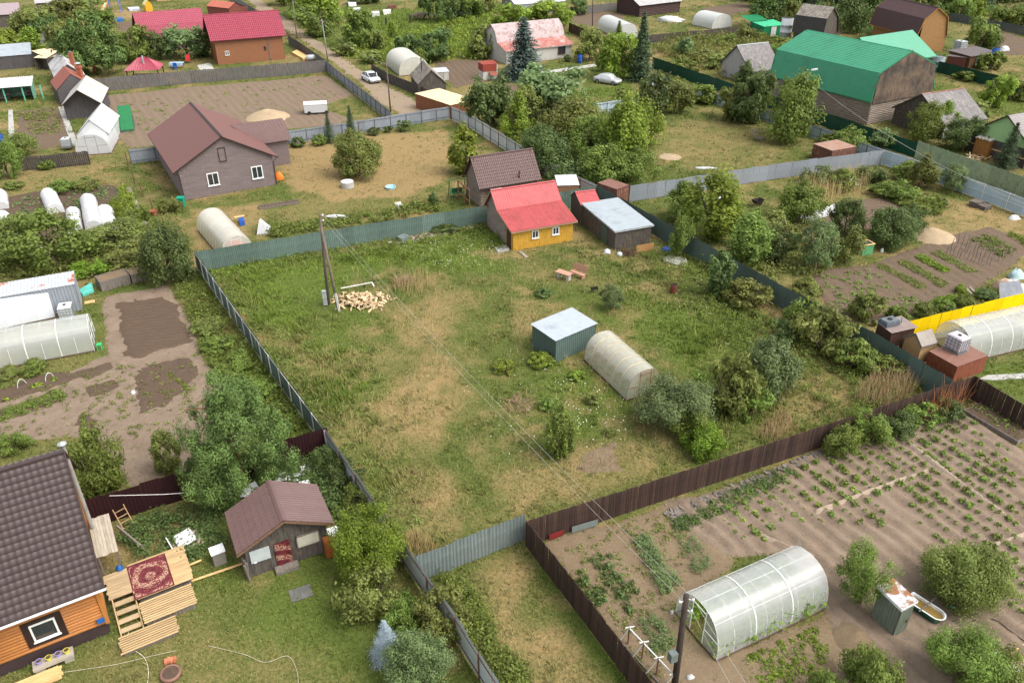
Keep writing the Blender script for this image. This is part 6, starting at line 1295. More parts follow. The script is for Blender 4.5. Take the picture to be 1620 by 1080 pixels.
rubble('broken slate rubble along the back fence of the meadow', [(612,385),(650,372),(760,352),(765,358),(700,372),(630,388)], 260, mat('slate_rubble', S(150,136,124), var=.3, objvar=0), .22, 4)
slab('grey_pallet', 'grey metal tray leaning by the rubble at the back fence', [(628,381),(640,376),(648,380),(636,386)], .5, m_zinc, 'tray')
rubble('broken slate edging along the front board fence', [(1050,812),(1150,772),(1300,712),(1302,722),(1160,785),(1060,825)], 260, mat('grey_slate', S(112,105,98), var=.3, objvar=0), .2, 5)
# ------------------------------------------------------------------ sandy yard and garden of the brown house
sw = thing('swing_frame', 'green metal swing frame beside the log cabin', 'swing', G(724,312), math.radians(20)); gsteel = mat('green_swing_steel', S(40,92,62), rough=.5)
for x in (-.9,.9):
    for y in (-.6,.6): mb = MB(); mb.tube([(x,y,0),(x,0,2.1)], .04, 6); mb.build('leg', gsteel, sw)
mb = MB(); mb.tube([(-1,0,2.1),(1,0,2.1)], .04, 6); mb.build('top_bar', gsteel, sw); mb = MB(); mb.b2(-.6,.6,-.25,.25,.5,.55); mb.b2(-.6,.6,.25,.3,.55,1.0); mb.build('seat', gsteel, sw)
for x in (-.6,.6): mb = MB(); mb.bar((x,0,.5),(x,0,2.1),.02); mb.build('chain', gsteel, sw)
w_ = thing('well_ring', 'concrete well ring with pale lid in the sandy yard', 'well', G(550,296)); mb = MB(); mb.lathe([(0.75,0),(.75,.65),(.62,.65)], 24); mb.build('ring', concrete, w_); mb = MB(); mb.lathe([(.7,.655),(.7,.72),(0,.74)], 24); mb.build('lid', mat('pale_lid', S(206,208,208)), w_)
b_ = thing('blue_basin', 'pale blue round paddling basin in the sandy yard', 'basin', G(618,298)); mb = MB(); mb.lathe([(.0,.02),(.5,.02),(.58,.25),(.62,.25),(.55,.0)], 20); mb.build('tub', mat('pale_blue_plastic', S(150,190,206), rough=.4), b_)
def boxbed(name, label, a, b, W, h, m, fill, cat='raised bed', wall=.05):
    p, q = G(*a), G(*b); d = q-p; L = d.length; t = thing(name, label, cat, p, math.atan2(d.y, d.x))
    for x0,x1,y0,y1 in ((0,L,0,wall),(0,L,W-wall,W),(0,wall,wall,W-wall),(L-wall,L,wall,W-wall)): mb = MB(); mb.b2(x0,x1,y0,y1,0,h); mb.build('side_board', m, t)
    N = 10; mb = MB(); vs = []; fs = []
    for j in range(5):
        for i in range(N+1): vs.append((wall+(L-2*wall)*i/N, wall+(W-2*wall)*j/4, h-.06+R(-.03,.05)+.08*math.sin(math.pi*j/4)))
    for j in range(4):
        for i in range(N): a_ = j*(N+1)+i; fs.append((a_,a_+1,a_+N+2,a_+N+1))
    mb.add(vs, fs); mb.build('fill', fill, t, smooth=True); return t
boxbed('raised_bed', 'narrow wooden raised bed before the brown house', (411,332), (475,322), .9, .22, grey_wood, dark_soil)
boxbed('compost_box', 'grey wooden compost box heaped with straw, nearer the container', (162,462), (208,449), 1.6, .95, grey_wood, straw_soil); boxbed('compost_box', 'grey wooden compost box heaped with straw, nearer the lilac', (211,450), (243,441), 1.6, .9, grey_wood, straw_soil)
boxbed('raised_bed', 'long weedy raised bed with board sides at the brown fence corner', (1522,653), (1608,704), 1.9, .3, grey_wood, dark_soil)
rubble('broken brick and chip heap in the weedy raised bed', [(1530,642),(1545,636),(1568,652),(1552,660)], 120, mat('brick_chip', S(178,134,108), var=.3), .14, 6); rubble('pale rubbish scattered in the weedy raised bed', [(1570,660),(1585,655),(1612,680),(1600,690)], 90, mat('pale_chip', S(186,176,164), var=.3), .13, 7)
lump('fleece_cover', 'white fleece cover over a bed behind the meadow fence', G(532,343), 1.2, .4, .22, pale_fleece, 'fleece', 77)
tp = thing('tarp_tent', 'white tarp propped up like a tent near the beige greenhouse', 'tarp', G(417,366), .3); mb = MB(); mb.add([(-.7,-.8,0),(.8,-.7,0),(.9,.7,0),(-.6,.9,0),(-.25,-.3,1.35),(-.1,.6,1.2)], [(0,1,4),(1,2,5,4),(2,3,5),(3,0,4,5)]); mb.build('sheet', pale_fleece, tp); mb = MB(); mb.bar((-.25,-.3,0),(-.25,-.3,1.3),.05); mb.build('prop', grey_wood, tp)
for i, (u, v) in enumerate(((632,325),(646,322),(660,319))): pass
slab('cold_frame', 'pale glazed cold frame on the bed behind the meadow fence', [(624,324),(634,322),(640,330),(630,333)], .25, poly_mid, 'cold frame')
lump('orange_tarp', 'orange plastic bundle at the corner of the brown house', G(441,284), .6, .5, .9, mat('orange_plastic', S(226,118,44)), 'bundle', 5)
gbin = thing('green_bin', 'turquoise green waste bin at the corner of the brown house', 'bin', G(288,326)); mb = MB(); mb.b2(-.35,.35,-.3,.3,0,.95); mb.build('body', mat('turquoise_bin', S(24,134,108), rough=.45), gbin); mb = MB(); mb.box((0,0,.99),(.78,.68,.06),0,0,.08); mb.build('lid', MATS['turquoise_bin'], gbin)
lump('red_cloth', 'orange red cloth inside the beige greenhouse', G(372,388), .9, .4, .5, mat('coral_cloth', S(232,92,62)), 'cloth', 6)
slab('blue_crate', 'blue crate with boards beside the beige greenhouse', [(378,352),(386,350),(388,356),(380,358)], .5, mat('royal_blue_plastic', S(40,84,160)), 'crate'); plankthing('loose_board', 'pale board lying on the blue crate', (372,352), (388,349), .3, .04, raw_wood, z=.55)
# white trailer box, sand heap, things on the ploughed field
wt = house('white_trailer', 'white tarpaulin covered box trailer on the ploughed field', 'trailer', E(480,166,1.6), E(517,164,1.6), 2.2, 'x', [(0,1.5),(1.1,1.8),(2.2,1.5)], pale_fleece, ('plain', pale_fleece), ov=.02, fn=flat_fn, du=1, z0=.35)
for x in (.7, 3.2): mb = MB(); mb.tube([(x,-.02,.3),(x,.2,.3)], .3, 14); mb.build('wheel', blk, wt)
sandm = soilmat('pale_sand', (.28,.21,.13), (.38,.29,.19))
def heap(name, label, uv, r, h, m, cat='heap'):
    p = G(*uv); X, Y = np.meshgrid(np.linspace(-r,r,26), np.linspace(-r,r,26)); q = np.hypot(X,Y)/r; z = h*np.clip(1-q,0,1)**.8*(.75+.5*fbm(X+p.x,Y+p.y,.8,2))-.03; ii = np.arange(676).reshape(26,26)
    f = np.stack([ii[:-1,:-1].ravel(), ii[:-1,1:].ravel(), ii[1:,1:].ravel(), ii[1:,:-1].ravel()], 1); o = inst(name, npmesh(name, np.stack([X.ravel(),Y.ravel(),z.ravel()],1), f, m, smooth=True), None, p); return tag(o, label, cat)
heap('sand_heap', 'pale sand heap on the ploughed field', (424,186), 3.3, 1.3, sandm); heap('sand_heap', 'pale sand heap beside the round dark shrub', (1476,374), 2.2, .9, sandm); heap('sand_heap', 'small light sand spot on the lawn beyond the thicket', (1060,248), 1.5, .2, sandm); heap('chalk_heap', 'white chalky heap behind the reeds', (1345,286), 1.6, .5, mat('chalk', S(206,198,184), var=.15)); heap('manure_heap', 'straw and compost heap with pumpkin leaves beside the toilet hut', (1352,1010), 1.1, .45, straw_soil)
# ------------------------------------------------------------------ fleece tunnels, tanks and containers
def tunnel(label, a, b, W, h, m=None):
    p, q = G(*a), G(*b); d = q-p; L = d.length; t = thing('fleece_tunnel', label, 'row cover', p, math.atan2(d.y, d.x)); N = 10; M_ = max(3, int(L/.5)); mb = MB(); vs = []; fs = []
    for i in range(M_+1):
        for j in range(N+1): a_ = math.pi*j/N; k = 1-.08*abs(math.sin(math.pi*i*L/M_/1.0)); vs.append((L*i/M_, -W/2*math.cos(a_)*R(.97,1.03), h*math.sin(a_)**.8*k*R(.97,1.03)))
    for i in range(M_):
        for j in range(N): q_ = i*(N+1)+j; fs.append((q_,q_+N+1,q_+N+2,q_+1))
    fs += [tuple(range(N+1)), tuple(reversed(range(M_*(N+1),(M_+1)*(N+1))))]; mb.add(vs, fs); mb.build('fleece', m or pale_fleece, t, smooth=False)
    for i in range(0, M_+1, 2): mb = MB(); mb.tube([(L*i/M_,-W/2*math.cos(math.pi*j/8)*.98,h*.97*math.sin(math.pi*j/8)**.8) for j in range(9)], .012, 4); mb.build('hoop', white_frame, t)
    return t
tunnel('white fleece tunnel nearest the apple tree', (78,312), (90,338), 1.7, 1.1); tunnel('low white fleece tunnel in the middle of the dark bed', (116,338), (120,368), 1.4, .8); tunnel('longest white fleece tunnel of the dark bed', (141,322), (150,365), 1.7, 1.2); tunnel('slumped white fleece tunnel at the end of the dark bed', (166,336), (174,364), 1.7, .9); tunnel('white fleece tunnel cut by the picture edge, farther one', (0,312), (2,332), 1.6, 1.0); tunnel('white fleece tunnel cut by the picture edge, nearer one', (3,345), (5,365), 1.6, .9)
tunnel('long white row cover beside the crooked apple tree', (1262,352), (1320,333), 1.2, .7)
cage = mat('galvanised_cage', S(150,154,154), rough=.4, metal=.6); tank_w = mat('milky_tank', S(192,195,196), rough=.4, var=.05); tank_p = mat('tinted_tank', S(198,190,196), rough=.4, var=.06)
def ibc(label, p, z=0.0, rz=0.0, m=None, s=1.0):
    t = thing('caged_tank', label, 'water tank', (p[0],p[1],z), rz); t.scale = (s,s,s); mb = MB(); mb.b2(-.5,.5,-.58,.58,.18,1.12); mb.b2(-.42,.42,-.5,.5,1.123,1.17); mb.build('bottle', m or tank_w, t); mb = MB(); mb.lathe([(.12,1.173),(.12,1.22),(0,1.22)], 12); mb.build('lid', blk, t)
    mb = MB()
    for z_ in (.3,.55,.8,1.05): 
        for a, b in (((-.53,-.61),(.53,-.61)),((.53,-.61),(.53,.61)),((.53,.61),(-.53,.61)),((-.53,.61),(-.53,-.61))): mb.bar((a[0],a[1],z_),(b[0],b[1],z_),.025)
    for x in (-.35,-.12,.12,.35):
        for y in (-.61,.61): mb.bar((x,y,.12),(x,y,1.12),.025)
    for y in (-.4,-.13,.13,.4):
        for x in (-.53,.53): mb.bar((x,y,.12),(x,y,1.12),.025)
    mb.build('cage', cage, t); mb = MB(); mb.b2(-.55,.55,-.63,.63,0,.12); mb.build('pallet', cage, t); return t
ibc('caged water tank standing on the red brown plank box', E(1511,553,1.44), 1.43, math.radians(27), tank_p, 1.05); ibc('caged white tank between the container shed and the white greenhouse', G(108,502), 0, math.radians(20)); ibc('caged white tank at the near end of the joined sheds', G(108,236), .3, .2); ibc('caged tank on the brown lock up', E(1517,80,1.95), 1.96, .4, tank_w, 1.5)
tk = thing('roof_tank', 'dark grey flat tank lying on the dark hut', 'water tank', E(1406,512,2.1), math.radians(21)); mb = MB(); mb.b2(-.65,.65,-.45,.45,2.08,2.42); mb.b2(-.58,.58,-.38,.38,2.423,2.5); mb.build('bottle', mat('grey_black_tank', S(92,98,104), rough=.4), tk); mb = MB(); mb.lathe([(.18,2.503),(.18,2.57),(0,2.58)], 14); mb.build('lid', blk, tk)
ld = thing('metal_ladder', 'grey ladder leaning on the dark hut', 'ladder', G(1419,552), .4)
for x in (-.2,.2): mb = MB(); mb.bar((x,0,0),(x,.5,2.5),.05); mb.build('rail', m_zinc, ld)
for k in range(7): mb = MB(); mb.bar((-.2,.07*k+.05,.35*k+.25),(.2,.07*k+.05,.35*k+.25),.035); mb.build('rung', m_zinc, ld)
barrel('plastic_barrel', 'tall grey plastic tank barrel at the corner of the barn', G(1480,113), 1.1, 2.6, mat('grey_plastic_tank', S(120,132,134), rough=.4), 'barrel', MATS['grey_black_tank']); barrel('white_tank', 'white tank on a stand behind the emerald shed', E(1245,38,3.0), 1.2, 4.2, tank_w, 'water tank'); barrel('blue_barrel', 'blue barrel at the corner of the white house', G(917,100), .45, 1.5, MATS['royal_blue_plastic'], 'barrel', MATS['royal_blue_plastic']); barrel('blue_barrel', 'blue barrel at the picture edge by the narrow plot', G(2,224), .4, 1.0, MATS['royal_blue_plastic'], 'barrel'); barrel('blue_barrel', 'blue barrel lying by the sheds of the tarred roof', E(1575,82,2.5), .6, 3.2, MATS['royal_blue_plastic'], 'barrel'); lump('white_sack', 'white sack on the tarred roof beside the blue barrel', E(1588,80,2.4)+V_((0,0,2.4)), 1.0, .7, .8, white_bag, 'sack', 9)
# ------------------------------------------------------------------ left yard details
st = thing('plastic_stool', 'bright green plastic stool at the end of the long greenhouse', 'stool', G(159,552), .3); gst = mat('bright_green_plastic', S(34,178,110), rough=.4); mb = MB(); mb.b2(-.17,.17,-.17,.17,.42,.46); mb.build('seat', gst, st)
for x in (-.14,.14):
    for y in (-.14,.14): mb = MB(); mb.bar((x*1.2,y*1.2,0),(x,y,.42),.05); mb.build('leg', gst, st)
lump('white_bucket', 'white upturned bucket on the sandy earth', G(211,622), .17, .17, .25, white_bag, 'bucket', 11)
for u, v, lb in ((37,612,'white plastic hoop over the seedling bed, nearer the picture edge'), (81,602,'white plastic hoop over the seedling bed, nearer the path')):
    p = G(u,v); mb = MB(); mb.tube([(-.1,.35-.7*j/8,.62*math.sin(math.pi*j/8)**.6) for j in range(9)], .025, 6); tag(mb.build('bed_hoop', white_frame, None, p, -.5), lb, 'hoop')
slab('turquoise_sheet', 'turquoise sheet lying beside the container shed', [(126,462),(146,450),(149,462),(132,470)], .25, mat('turquoise_sheet', S(86,168,156)), 'sheet'); plankthing('loose_board', 'pale boards before the container shed', (134,480), (150,477), .5, .05, raw_wood)
for i in range(3): plankthing('path_plank', ['plank path piece under the rose bed','plank path piece beside the yellow flowers','plank path piece nearest the clay pot'][i], [(203,296),(213,318),(222,338)][i], [(210,314),(221,336),(232,362)][i], .5, .05, old_board, 'plank')
for i, (a, b, lb) in enumerate((((186,298),(205,352),'dark weed mat strip inside the flower beds'),((213,340),(225,368),'short dark weed mat strip beside the plank path'))): plankthing('weed_mat', lb, a, b, .9, .02, mat('black_weed_mat', S(74,70,72)), 'mat')
plankthing('bed_edging', 'pale board edging below the fleece tunnels', (104,372), (162,364), .3, .08, old_board)
cp = thing('clay_pot', 'wide clay pot beside the plank path', 'pot', G(244,340)); mb = MB(); mb.lathe([(.25,0),(.38,.5),(.42,.5),(.4,.42)], 16); mb.build('pot', mat('terracotta', S(160,98,70)), cp)
md = thing('mesh_fence', 'thin posts with wire mesh between the flower beds and the brown house', 'fence', G(203,262)); P_ = [G(u,v) for u, v in ((203,262),(213,290),(226,312),(243,338),(262,368),(277,396))]
for p in P_: mb = MB(); mb.bar((0,0,0),(0,0,1.7),.07); mb.build('post', rust_steel, md, p-P_[0])
for z_ in (.3,.9,1.6):
    for a, b in zip(P_[:-1], P_[1:]): mb = MB(); mb.bar(a-P_[0]+V_((0,0,z_)), b-P_[0]+V_((0,0,z_)), .015); mb.build('wire', rust_steel, md)
# ------------------------------------------------------------------ foreground yard: deck, carpet, steps, lumber
deckm = mat('pale_deck_board', S(184,156,114), rough=.8, var=.18, grain='x', objvar=.16); deck2 = mat('grey_deck_board', S(172,150,116), rough=.85, var=.2, grain='x', objvar=.12)
D0 = G(176,925); dang = bigang; dk = thing('timber_deck', 'raised deck of pale boards beside the orange house', 'deck', (D0.x, D0.y, 0), dang)
def boards(par, x0, x1, y0, y1, z, n, m, gap=.015, along='x', th_=.04):
    w = ((y1-y0) if along == 'x' else (x1-x0))/n
    for k in range(n):
        mb = MB()
        if along == 'x': mb.b2(x0+R(-.05,.05),x1+R(-.06,.06),y0+w*k+gap/2,y0+w*(k+1)-gap/2,z-th_,z)
        else: mb.b2(x0+w*k+gap/2,x0+w*(k+1)-gap/2,y0+R(-.05,.05),y1+R(-.05,.05),z-th_,z)
        mb.build('deck_board', m, par)
boards(dk, -.2, .95, -1.7, .15, .62, 9, deck2); boards(dk, .98, 3.75, -2.35, .35, .60, 15, deckm)
boards(dk, 1.0, 3.55, -3.95, -2.45, .45, 10, deckm, .06); boards(dk, -.2, 2.4, -5.15, -4.0, .32, 8, deckm, .06)
for a in ((1.1,3.6,-2.2,.2),(1.1,3.4,-3.8,-2.55),(-.1,2.3,-5.0,-4.1)): mb = MB(); mb.b2(*a,.0,.24); mb.build('joist_frame', grey_wood, dk)
sts = thing('garden_steps', 'open wooden steps leading down from the deck', 'steps', (D0.x, D0.y, 0), dang)
for k in range(4): mb = MB(); mb.b2(-.02,.9,-2.2-.5*k,-1.9-.5*k,.5-.12*k,.54-.12*k); mb.build('tread', deck2, sts)
for x in (-.06,.94): mb = MB(); mb.bar((x,-1.72,.58),(x,-3.9,.05),.05,.16); mb.build('stringer', deckm, sts)
cpm = carpetmat('red_patterned_carpet', S(120,60,62), S(172,146,124), S(88,44,50), 4.5)
cx, cy = 2.05, .02
cr = thing('carpet', 'red patterned carpet spread on the deck', 'carpet', (D0.x, D0.y, 0), dang); mb = MB(); mb.sheet((.9,-2.35,.612), (1.9,.0,0), (0,2.55,0), .1, lambda t: .004*math.sin(t*8), 8); cme = mb.build('pile', cpm, cr, (0,0,0))
cme.data.transform(Matrix.Translation((-1.85,1.08,-.61))); cme.location = (1.85,-1.08,.61)
mb = MB(); x0,x1,y0,y1 = .9,2.8,-2.35,.2
for a in ((x0,x1,y0,y0+.07),(x0,x1,y1-.07,y1),(x0,x0+.07,y0+.07,y1-.07),(x1-.07,x1,y0+.07,y1-.07)): mb.b2(*a,.618,.624)
mb.build('border', mat('carpet_border', S(92,34,42), rough=.95), cr)
mb = MB()
for k in range(28): a = 2*math.pi*k/28; mb.box((1.85+.66*math.cos(a), -1.08+.85*math.sin(a), .6205), (.1,.02,.008), a+math.pi/2)
for k in range(12): a = 2*math.pi*k/12; mb.box((1.85+.2*math.cos(a), -1.08+.24*math.sin(a), .6205), (.12,.035,.008), a)
wp_ = mb.build('woven_pattern', mat('carpet_cream', S(170,138,114), rough=.95), cr); wp_['kind'] = 'stuff'
lump('blue_bag', 'blue plastic bag on the deck beside the carpet', (G(194,914).x, G(194,914).y, .62), .2, .17, .3, MATS['blue_plastic'], 'bag', 12)
plankthing('loose_plank', 'long pale plank running from the deck to the bath house', (250,940), (400,888), .12, .05, raw_wood, 'plank', .1); plankthing('loose_plank', 'pale plank sticking out past the corner of the deck', (285,905), (320,890), .1, .05, raw_wood, 'plank', .2)
an = thing('plank_annex', 'grey plank canopy on posts at the back of the orange house', 'canopy', (D0.x,D0.y,0), dang)
mb = MB()
boards(an, -.25, .8, .35, 3.55, 1.75, 7, mat('silver_grey_board', S(168,158,142), rough=.9, var=.22, grain='y', objvar=.15), .01, 'y')
for x, y in ((-.15,.45),(.7,.45),(.7,3.45),(-.15,3.45)): mb = MB(); mb.b2(x-.05,x+.05,y-.05,y+.05,0,1.7); mb.build('post', grey_wood, an)
mb = MB(); mb.bar((1.0,2.5,1.6),(2.1,1.3,.05),.1); mb.build('brace', grey_wood, an)
lr = thing('wooden_ladder', 'old wooden ladder frame leaning at the maroon fence', 'ladder', G(205,838), dang+.3)
for x in (-.3,.3): mb = MB(); mb.bar((x,-.2,0),(x,.7,1.3),.05); mb.build('rail', mat('ladder_wood', S(164,134,98), grain='z'), lr)
for k in range(4): mb = MB(); mb.bar((-.3,.05+.18*k,.25+.28*k),(.3,.05+.18*k,.25+.28*k),.04); mb.build('rung', MATS['ladder_wood'], lr)
mb = MB(); q = G(360,815)-G(180,822); mb.tube([(0,0,1.8), q*.5+V_((0,0,1.75)), q+V_((0,0,1.9))], .02, 6); tag(mb.build('clothes_pole', white_steel, None, G(180,822)), 'thin white pole stretching from the canopy to the bath house', 'pole')
hs = thing('sheet_stack', 'stack of rusty sheets topped with a white enamel panel', 'sheet stack', G(296,862), dang+.15); rsh = mat('rust_edged_sheet', S(176,164,150), var=.2, stain=S(130,84,60), stain_amt=(.54,.62), stain_scale=2)
for k in range(4): mb = MB(); mb.box((R(-.06,.06),R(-.06,.06),.12+.06*k),(1.35+R(-.1,.1),1.35,.03),R(-.08,.08)); mb.build('sheet', rsh, hs)
mb = MB(); N = 8; vs = [(-.5+1.0*i/N, -.55+1.15*j/N+(.15*i/N), .42+.14*math.sin(math.pi*i/N)*math.sin(math.pi*j/N)+.05) for j in range(N+1) for i in range(N+1)]; mb.add(vs, [(j*(N+1)+i,j*(N+1)+i+1,(j+1)*(N+1)+i+1,(j+1)*(N+1)+i) for j in range(N) for i in range(N)]); mb.build('enamel_panel', mat('white_enamel', (.78,.79,.80), rough=.25), hs, smooth=True)
mb = MB(); mb.bar((-.75,-.6,.1),(-.8,.6,.6),.06); mb.build('white_post', white_steel, hs)
wb = thing('stove_cabinet', 'white topped metal cabinet standing left of the bath house', 'cabinet', G(348,888), dang); mb = MB(); mb.b2(-.32,.32,-.28,.28,0,.85); mb.build('body', mat('grey_cabinet', S(128,122,112), var=.15), wb); mb = MB(); mb.box((0,0,.88),(.74,.66,.05),0,0,.03); mb.build('top', MATS['white_enamel'], wb)
oc = thing('orange_cabinet', 'tall orange lacquered cabinet at the corner of the bath house', 'cabinet', G(523,878), math.radians(25)); ocm = mat('orange_lacquer', S(150,84,46), rough=.35, var=.08); mb = MB(); mb.b2(-.26,.26,-.2,.2,.05,1.25); mb.build('body', ocm, oc); mb = MB(); mb.b2(-.24,.0,-.225,-.203,.08,1.22); mb.build('door', ocm, oc); mb = MB(); mb.b2(.008,.24,-.225,-.203,.08,1.22); mb.build('door', ocm, oc)
fr = thing('old_fridge', 'small white fridge standing behind the orange cabinet', 'fridge', G(530,862), math.radians(25)); mb = MB(); mb.b2(-.28,.28,-.28,.28,0,1.1); mb.build('body', MATS['white_enamel'], fr); mb = MB(); mb.b2(-.27,.27,-.33,-.283,.05,1.05); mb.build('door', MATS['white_enamel'], fr)
mb = MB(); mb.b2(-.55,.55,-.42,.42,.0,.025); tag(mb.build('door_mat', mat('grey_rubber_mat', S(104,102,100)), None, G(476,938), math.radians(25)), 'grey rubber mat on the grass before the bath house', 'mat')
slb = thing('log_stack', 'upright log ends stacked against the left wall of the bath house', 'log stack', G(396,918), math.radians(27))
for k in range(5): mb = MB(); mb.tube([(R(-.15,.1),.12*k,0),(R(-.15,.1),.12*k,1.2+R(-.1,.1))], .07, 8); mb.build('log', grey_wood, slb)
mb = MB(); mb.lathe([(0,.9),(.14,.92),(.15,1.0),(.13,1.0),(.12,.95),(0,.94)], 14); tag(mb.build('wash_basin', MATS['white_enamel'], None, G(408,908)), 'small white wash basin hung on the bath house front', 'basin')
bdp = mat('white_painted_board', S(206,208,206), rough=.6, var=.12)
for i, (u, v, lb) in enumerate(((358,772,'white board nearest the pine trunk'),(395,772,'long white boards behind the bath house roof'),(445,752,'broken white board beside the maroon fence'),(470,748,'tilted white sheet in the weeds behind the bath house'),(487,735,'white box lid in the fence corner weeds'),(480,765,'bent pale sheet below the box lid'))):
    p = G(u,v+10); mb = MB(); 
    for k in range(2): mb.box((R(-.1,.1),R(-.1,.1)+.1*k,.25+.08*k),(R(.8,1.6) if i < 2 else R(.5,.8),R(.4,.7),.03),R(-.3,.3)+.4,0,R(-.35,.35),R(-.2,.2))
    tag(mb.build('scrap_sheet', bdp, None, p), lb, 'scrap sheet')
fb_ = thing('flower_bench', 'grey wooden bench under the window of the orange house', 'bench', G(88,1050), bigang); mb = MB(); mb.b2(-.85,.85,-.28,.28,.28,.42); mb.build('seat', mat('pale_grey_beam', S(158,150,136), var=.2, grain='x'), fb_)
for x in (-.6,.6): mb = MB(); mb.b2(x-.2,x+.2,-.22,.22,0,.277); mb.build('leg', MATS['pale_grey_beam'], fb_)
for i, (x, c, lb) in enumerate(((-.55,S(150,140,190),'violet flower pot, first from the picture edge'),(-.15,S(196,190,70),'yellow flower pot, second from the picture edge'),(.25,S(160,150,196),'violet flower pot, third from the picture edge'),(.6,S(206,196,80),'yellow flower pot, nearest the deck'))):
    o_ = G(88,1050)+V_((math.cos(bigang)*x, math.sin(bigang)*x, 0)); t = thing('flower_pot', lb, 'flower pot', (o_.x,o_.y,.42)); mb = MB(); mb.lathe([(.09,0),(.13,.18),(.145,.18),(.145,.2),(.12,.2)], 14); mb.build('pot', mat('pot_%d' % i, c, rough=.5), t); mb = MB(); mb.lathe([(.12,.17),(0,.18)], 12); mb.build('soil', dark_soil, t)
lu = thing('lumber_stack', 'stack of fresh pale planks at the bottom picture edge', 'lumber', G(48,1085), bigang)
for k in range(3):
    for j in range(4): mb = MB(); mb.b2(-1.5+R(-.05,.1),1.3+R(-.1,.1),-.36+j*.18,-.36+j*.18+.165,.06+k*.06,.11+k*.06); mb.build('plank', raw_wood, lu)
ty = thing('tyre_planter', 'round brown planter ring filled with dark soil', 'planter', G(271,1068)); mb = MB(); mb.lathe([(.34,0),(.46,.06),(.48,.18),(.43,.26),(.36,.22)], 24); mb.build('ring', mat('brown_tyre', S(122,90,78), var=.2), ty, smooth=True); mb = MB(); mb.lathe([(.38,.2),(0,.21)], 20); mb.build('soil', dark_soil, ty)
bp = thing('brick_pile', 'small pile of orange bricks beside the planter ring', 'bricks', G(273,1046), .3); brk = mat('orange_brick', S(186,116,84), var=.2, objvar=.2); mb = MB(); mb.b2(-.125,.125,-.06,.06,0,.065); bme = mb.mesh('brick', brk)
for k in range(3):
    for j in range(4): inst('brick', bme, bp, (-.27+j*.13+R(-.01,.01), R(-.05,.05), k*.067), (0,0,1.57+R(-.1,.1)))
def hose(name, label, uv, m, r=.018, cat='hose'):
    P = [G(*q) for q in uv]; pts = []
    for i in range(len(P)-1):
        p0, p1, p2, p3 = P[max(i-1,0)], P[i], P[i+1], P[min(i+2,len(P)-1)]
        for k in range(6): t = k/6; pts.append(.5*((2*p1)+(p2-p0)*t+(2*p0-5*p1+4*p2-p3)*t*t+(3*p1-p0-3*p2+p3)*t**3)+V_((0,0,.05)))
    pts.append(P[-1]+V_((0,0,.05))); mb = MB(); mb.tube(pts, r, 5); return tag(mb.build(name, m, None), label, cat)
pale_hose = mat('pale_hose', S(206,196,176), rough=.6)
hose('garden_hose', 'pale hose curling down from the steps to the lawn', [(218,985),(204,1000),(205,1022),(228,1040),(235,1062),(232,1095)], pale_hose, .014); hose('rope', 'thin pale rope snaking over the lawn', [(330,1022),(385,1035),(420,1048),(455,1038),(470,1062),(472,1095)], pale_hose, .01, 'rope'); hose('rope', 'thin pale cord lying between the bench and the planter', [(100,1064),(180,1052),(240,1038),(278,1030)], pale_hose, .009, 'rope')
# ------------------------------------------------------------------ potato field details
bt_ = thing('bathtub', 'green enamel bathtub full of murky water beside the toilet hut', 'bathtub', G(1462,972), math.radians(-52)); L_, W_ = 1.75, .78
def stad(x0, x1, w, z, n=8): return [(x1-w/2+w/2*math.cos(a), w/2*math.sin(a), z) for a in [-math.pi/2+math.pi*i/n for i in range(n+1)]]+[(x0+.06*math.cos(a)-.0, w/2*.98*math.sin(a)+0*w, z) for a in [math.pi/2+math.pi*i/n for i in range(n+1)]]
def ring_faces(a, b, n): return [(a+i, a+(i+1)%n, b+(i+1)%n, b+i) for i in range(n)]
rings = [stad(-.7,.7,.5,.05), stad(-.85,.85,.72,.5), stad(-.9,.92,.82,.56), stad(-.86,.86,.68,.56), stad(-.8,.8,.62,.44)]
n_ = len(rings[0]); mb = MB(); mb.add(sum(rings[:2], []), ring_faces(0,n_,n_)+[tuple(reversed(range(n_)))]); mb.build('outer_shell', mat('green_enamel', S(60,116,92), rough=.35), bt_, smooth=True)
mb = MB(); mb.add(sum(rings[1:], []), ring_faces(0,n_,n_)+ring_faces(n_,2*n_,n_)+ring_faces(2*n_,3*n_,n_)); mb.build('rim', MATS['white_enamel'], bt_); mb = MB(); mb.add(rings[4], [tuple(range(n_))]); mb.build('water', mat('murky_water', S(132,108,62), rough=.08, var=.2, spec=.6), bt_)
mb = MB(); mb.bar((-.1,-.6,.6),(.0,.9,.62),.06,.03); mb.build('cross_board', grey_wood, bt_)
slab('door_boards', 'grey boards in front of the toilet hut door', [(1412,1018),(1440,1003),(1450,1012),(1424,1028)], .06, grey_wood, 'boards'); lump('turquoise_basin', 'small turquoise basin under the cherry tree', G(1503,962), .2, .18, .2, MATS['turquoise_sheet'], 'basin', 14)
cl = thing('white_cloth', 'crumpled white cloth strip lying in the bottom corner', 'cloth', G(1598,1050)); P_ = [G(u,v)-G(1598,1050) for u, v in ((1565,1036),(1580,1036),(1596,1046),(1608,1062),(1632,1078))]; mb = MB(); vs = []
for i, p in enumerate(P_):
    d = (P_[min(i+1,4)]-P_[max(i-1,0)]).normalized(); nrm = V_((-d.y,d.x,0)); w = (.1,.25,.22,.28,.25)[i]
    for k in (-1,-.4,.3,1): vs.append(p+nrm*w*k+V_((0,0,.06+.1*(1-abs(k))*R(.5,1.3))))
mb.add(vs, [(i*4+k,i*4+k+1,i*4+k+5,i*4+k+4) for i in range(4) for k in range(3)]); mb.build('cloth', pale_fleece, cl, smooth=True)
